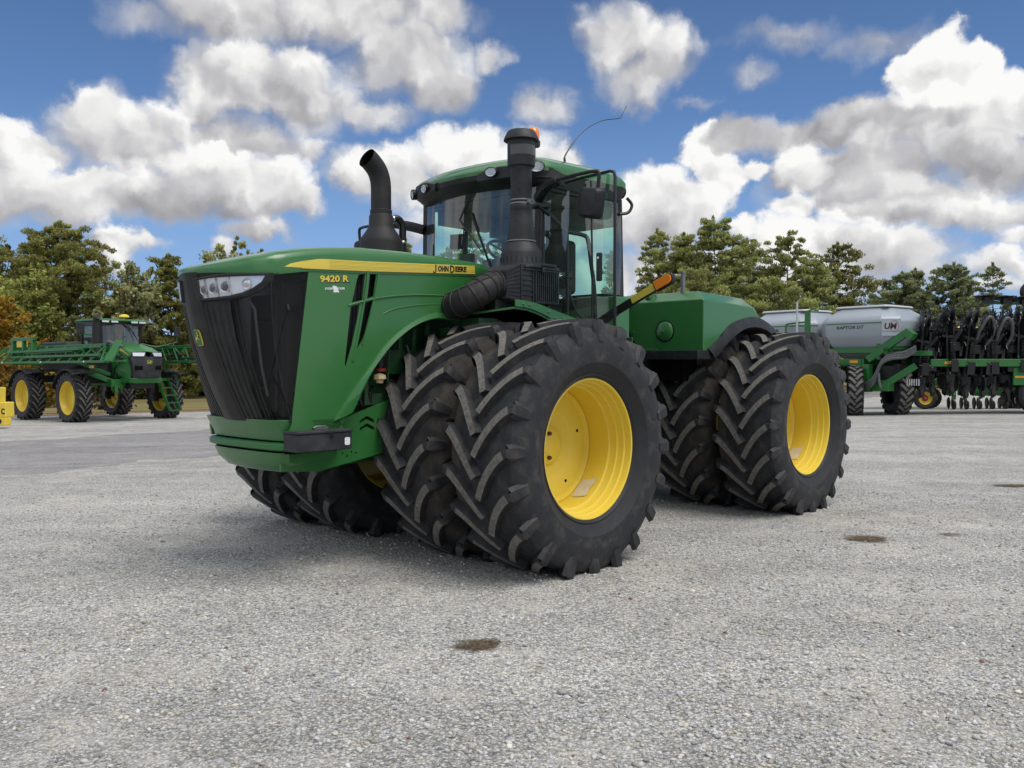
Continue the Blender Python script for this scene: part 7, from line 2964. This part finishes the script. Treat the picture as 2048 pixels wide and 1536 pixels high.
def row_unit(low):
    # low 0: short with a hose, 1: short without one, 2: with discs near the ground
    u = empty('row_unit', (0, 0, 0))
    u.parent = B
    b = MB()
    b.bb(-0.16, -0.08, -0.55, 0.35, 1.45, 3.15)
    b.bb(0.10, 0.18, -0.50, 0.35, 1.45, 3.05)
    b.bb(-0.2, 0.22, -0.22, 0.2, 1.50, 1.90)
    b.bb(-0.13, 0.11, -0.82, -0.79, 1.50, 1.88)
    b.bb(-0.13, 0.11, -0.82, -0.20, 1.88, 1.93)
    b.beam((-0.1, -0.4, 2.2), (0.35, -0.6, 2.9), 0.10, 0.12)
    b.beam((0.1, -0.3, 2.5), (-0.3, -0.55, 3.1), 0.09, 0.12)
    b.beam((-0.05, -0.35, 1.5), (0.05, -0.45, 0.75), 0.16, 0.14)
    b.beam((0.2, -0.3, 1.5), (-0.1, -0.5, 0.95), 0.12, 0.12)
    b.beam((-0.3, -0.5, 2.75), (0.45, -0.45, 2.6), 0.10, 0.10)
    b.beam((0.3, -0.55, 2.0), (0.42, -0.5, 2.75), 0.07, 0.09)
    b.bb(-0.05, 0.3, -0.6, -0.2, 2.2, 2.5)
    b.build('shank', M['black_steel'], u, 0.012)
    b = MB()
    disc_wheel(b, (-0.18, -0.55, 3.42), 0.24, 'x', 13, 0.05)
    disc_wheel(b, (0.02, -0.62, 3.46), 0.24, 'x', 13, 0.05)
    b.build('row_cleaner', M['black_steel'], u)
    b = MB()
    disc_wheel(b, (-0.05, -0.50, 3.05), 0.33, 'x')
    disc_wheel(b, (0.35, -0.5, 2.62), 0.30, 'x', 9, 0.04)
    disc_wheel(b, (-0.35, -0.35, 2.65), 0.26, 'x')
    b.build('coulter', M['black_steel'], u)
    b = MB()
    spring(b, (-0.02, -0.62, 1.95), (0.0, -0.62, 2.6), 0.085, 8, 0.018)
    spring(b, (0.26, -0.55, 1.2), (0.2, -0.55, 1.55), 0.07, 5, 0.016)
    b.build('spring', M['black_steel'], u)
    if low != 1:
        b = MB()
        b.tube(smooth_pts([(0.18, -0.35, 2.35), (0.16, -0.62, 2.9), (0.30, -0.75, 3.35), (0.45, -0.72, 3.45), (0.60, -0.65, 3.25), (0.62, -0.5, 2.8), (0.45, -0.4, 2.45)], 5), 0.055, 8)
        b.build('seed_hose', M['hose'], u)
    b = MB()
    for q in range(9):
        a = q * 0.7
        b.tube([(0.45 + 0.05 * (q % 3), -0.5, 3.15 + 0.05 * (q % 4)), (0.45 + 0.34 * math.cos(a), -0.55, 3.25 + 0.26 * math.sin(a))], 0.012, 4)
    disc_wheel(b, (0.52, -0.5, 3.22), 0.13, 'y', 11, 0.03)
    b.build('tine_wheel', M['black_steel'], u)
    b = MB()
    b.bb(-0.16, 0.14, -0.80, -0.54, 1.845, 1.865)
    for q in range(5):
        b.lathe([(0, 0.02), (0.02, 0.015), (0.022, 0)], 6, 'y', (random.uniform(-0.2, 0.3), -0.62, random.uniform(0.9, 2.9)))
    b.build('bolt', M['tank_lid'], u)
    b = MB()
    b.loft([[(-0.16, -0.45, 1.4), (0.12, -0.5, 1.42), (0.10, -0.5, 0.72), (-0.02, -0.45, 0.62)], [(-0.16, -0.38, 1.4), (0.12, -0.43, 1.42), (0.10, -0.43, 0.72), (-0.02, -0.38, 0.62)]], True, True)
    disc_wheel(b, (-0.3, -0.4, 1.15), 0.27, 'x')
    b.build('shield', M['black_plastic'], u)
    if low == 2:
        b = MB()
        disc_wheel(b, (-0.12, -0.5, 0.52), 0.28, 'x')
        disc_wheel(b, (0.16, -0.42, 0.58), 0.25, 'x', 9, 0.04)
        b.beam((0.0, -0.45, 0.9), (0.02, -0.45, 0.5), 0.16, 0.14)
        b.build('closing_disc', M['black_steel'], u)
    return u


protos = {k_: row_unit(k_) for k_ in (0, 1, 2)}
fresh = set(protos)
plan = [(-1.95, 0.0, 1), (-1.45, 0.05, 0), (-0.98, -0.05, 1), (-0.50, 0.05, 0), (-0.03, 0.0, 1), (0.47, -0.05, 0), (0.95, 0.05, 2), (1.42, 0.0, 0), (1.9, 0.05, 2), (2.4, 0.0, 1), (2.9, 0.0, 0), (3.4, 0.0, 1)]
for x_, y_, k_ in plan:
    u = protos[k_] if k_ in fresh else copy_tree(protos[k_], B)
    fresh.discard(k_)
    u.location = (x_, y_, random.uniform(-0.20, 0.02))
    u.rotation_euler = (R(random.uniform(-4, 4)), R(random.uniform(-5, 5)), R(random.uniform(-9, 9)))
    u.scale = (1, 1, random.uniform(0.93, 1.02))
for i in range(10):
    u = copy_tree(protos[1], B)
    u.location = (-1.7 + 0.56 * i, 1.05, random.uniform(-0.15, 0.0))
    u.rotation_euler = (R(random.uniform(-4, 4)), R(random.uniform(-6, 6)), R(170 + random.uniform(-20, 20)))
    u.scale = (1, 1, random.uniform(0.9, 1.0))
b = MB()
b.bb(-1.8, 4.0, 0.36, 0.44, 1.86, 2.95)
b.bb(-1.9, 4.0, -0.28, -0.14, 2.30, 2.60)
b.bb(-1.9, 4.0, -0.2, 0.1, 2.72, 2.86)
for i in range(12):
    b.beam((-1.9 + 0.5 * i, 0.3, 1.3 + 0.2 * (i % 3)), (-1.6 + 0.5 * i, 0.35, 3.0 - 0.15 * (i % 4)), 0.10, 0.12)
b.bb(0.2, 4.0, 0.30, 0.45, 0.85, 1.3)
b.build('unit_carrier', M['black_steel'], B, 0.02)
# raised wing seen edge-on at the upper right
wg = empty('folded_wing', (0, 0, 0))
wg.parent = B
b = MB()
b.beam((0.45, 0.1, 3.80), (4.0, 0.1, 3.70), 0.14, 0.10)
b.bb(1.7, 2.0, 0.0, 0.25, 3.2, 3.78)
b.build('wing_beam', M['green_bright'], wg, 0.01)
b = MB()
for k_ in range(5):
    x_ = 0.35 + 0.62 * k_
    disc_wheel(b, (x_, -0.05, 4.02 - 0.03 * k_), 0.27, 'z', 13, 0.05)
    disc_wheel(b, (x_ + 0.25, 0.1, 3.93 - 0.03 * k_), 0.24, 'z', 9, 0.04)
    b.beam((x_ - 0.3, 0, 3.96 - 0.03 * k_), (x_ + 0.5, 0.1, 3.80), 0.10, 0.08)
    b.bb(x_ - 0.05, x_ + 0.25, -0.1, 0.15, 3.74, 4.0 - 0.03 * k_)
b.build('wing_disc', M['black_steel'], wg)
b = MB()
b.lathe([(0.0, 0.12), (0.20, 0.13), (0.33, 0.10), (0.36, 0.0), (0.33, -0.10), (0.20, -0.13), (0.0, -0.12)], 24, 'y', (1.93, 0.1, 4.17))
gz_ = b.build('gauge_tyre', M['rubber'], wg)
# transport wheel cut by the frame edge
tw = empty('wheel', (1.90, -0.45, 0.66))
tw.parent = B
b = MB()
b.lathe([(0.40, 0.16), (0.46, 0.20), (0.60, 0.20), (0.675, 0.14), (0.685, 0.0), (0.675, -0.14), (0.60, -0.20), (0.46, -0.20), (0.40, -0.16)], 40, 'y')
b.build('tyre', M['rubber'], tw)
b = MB()
b.lathe([(0.41, -0.17), (0.39, -0.175), (0.37, -0.12), (0.15, -0.10), (0.12, -0.14), (0.0, -0.14)], 32, 'y')
b.build('rim', M['steel'], tw)

# ================================================================== green planter behind it
PXw, PYw = 17.6, 35.2
Pn = empty('planter', (PXw, PYw, ground_z(PXw, PYw)), R(-10), 'green planter with small yellow-rimmed wheels and a yellow hopper, behind the black row units', 'planter')
b = MB()
b.bb(-1.2, 4.0, -0.15, 0.10, 0.95, 1.2)
b.bb(-2.6, 0.5, 0.5, 0.7, 1.0, 1.2)
b.beam((-1.2, 0.0, 1.1), (-2.4, 0.6, 1.5), 0.2, 0.2)
b.build('toolbar', M['green_bright'], Pn, 0.02)
gt = MB()
gt.lathe([(0.245, 0.10), (0.27, 0.14), (0.36, 0.15), (0.43, 0.11), (0.445, 0.0), (0.43, -0.11), (0.36, -0.15), (0.27, -0.14), (0.245, -0.10)], 36, 'y')
gtm = gt.mesh('tyre', [M['rubber_mud']])
gr_ = MB()
gr_.lathe([(0.25, -0.115), (0.262, -0.12), (0.24, -0.10), (0.225, -0.06), (0.12, -0.055), (0.0, -0.055)], 36, 'y')
grm = gr_.mesh('rim', [M['yellow']])
hb = MB()
hb.lathe([(0.125, -0.06), (0.12, -0.075), (0.05, -0.08), (0.045, -0.12), (0.0, -0.12)], 20, 'y')
hbm = hb.mesh('hub', [M['red']])
ha = MB()
ha.lathe([(0.028, -0.12), (0.034, -0.125), (0.034, -0.135), (0.0, -0.135)], 12, 'y')
ham = ha.mesh('axle_nut', [M['chrome']])
for x_, y_ in ((-0.95, -0.35), (-0.62, 0.15), (2.4, -0.2)):
    w = empty('wheel', (x_, y_, 0.44), R(0))
    w.parent = Pn
    for nm, me in (('tyre', gtm), ('rim', grm), ('hub', hbm), ('axle_nut', ham)):
        link(nm, me, w)
def planter_unit():
    u = empty('planter_unit', (0, 0, 0))
    u.parent = Pn
    b = MB()
    b.bb(-0.10, 0.10, -0.65, 0.0, 0.55, 0.95)
    b.beam((0, -0.5, 0.85), (0.0, -0.2, 1.15), 0.1, 0.1)
    b.beam((0.05, -0.7, 0.55), (0.0, -0.55, 0.95), 0.12, 0.10)
    b.build('unit_body', M['green_bright'], u, 0.03, 3)
    b = MB()
    disc_wheel(b, (-0.08, -0.45, 0.26), 0.24, 'x')
    disc_wheel(b, (0.08, -0.45, 0.26), 0.24, 'x')
    b.lathe([(0, 0.05), (0.16, 0.05), (0.19, 0.0), (0.16, -0.05), (0, -0.05)], 18, 'x', (0, -0.85, 0.2))
    b.beam((0, -0.7, 0.5), (0, -0.85, 0.2), 0.05, 0.06)
    b.build('opener', M['black_steel'], u)
    b = MB()
    b.bb(-0.12, 0.12, -0.3, 0.05, 0.98, 1.22)
    b.build('seed_cup', M['yellow'], u, 0.03, 3)
    return u
pu = planter_unit()
for i in range(6):
    u = pu if i == 0 else copy_tree(pu, Pn)
    u.location = (-0.05 + 0.47 * i, -0.15, 0)
b = MB()
b.loft([octa(0, 1.5, 0.9, 2.35, 0.3), octa(0, 1.9, 1.2, 2.7, 0.3), octa(0, 1.9, 1.2, 3.2, 0.3), octa(0, 1.75, 1.05, 3.35, 0.3)], True, True)
o = b.build('hopper', M['yellow'], Pn, 0.04, 3)
o.location = (-0.4, 1.6, 0)
b = MB()
for x_ in (-1.7, 0.8):
    b.bb(x_, x_ + 0.15, 1.2, 1.35, 1.0, 2.4)
    b.bb(x_, x_ + 0.15, 2.0, 2.15, 0.3, 2.4)
b.bb(-2.2, 1.4, 1.2, 2.1, 2.2, 2.36)
b.build('hopper_stand', M['green_bright'], Pn, 0.015)
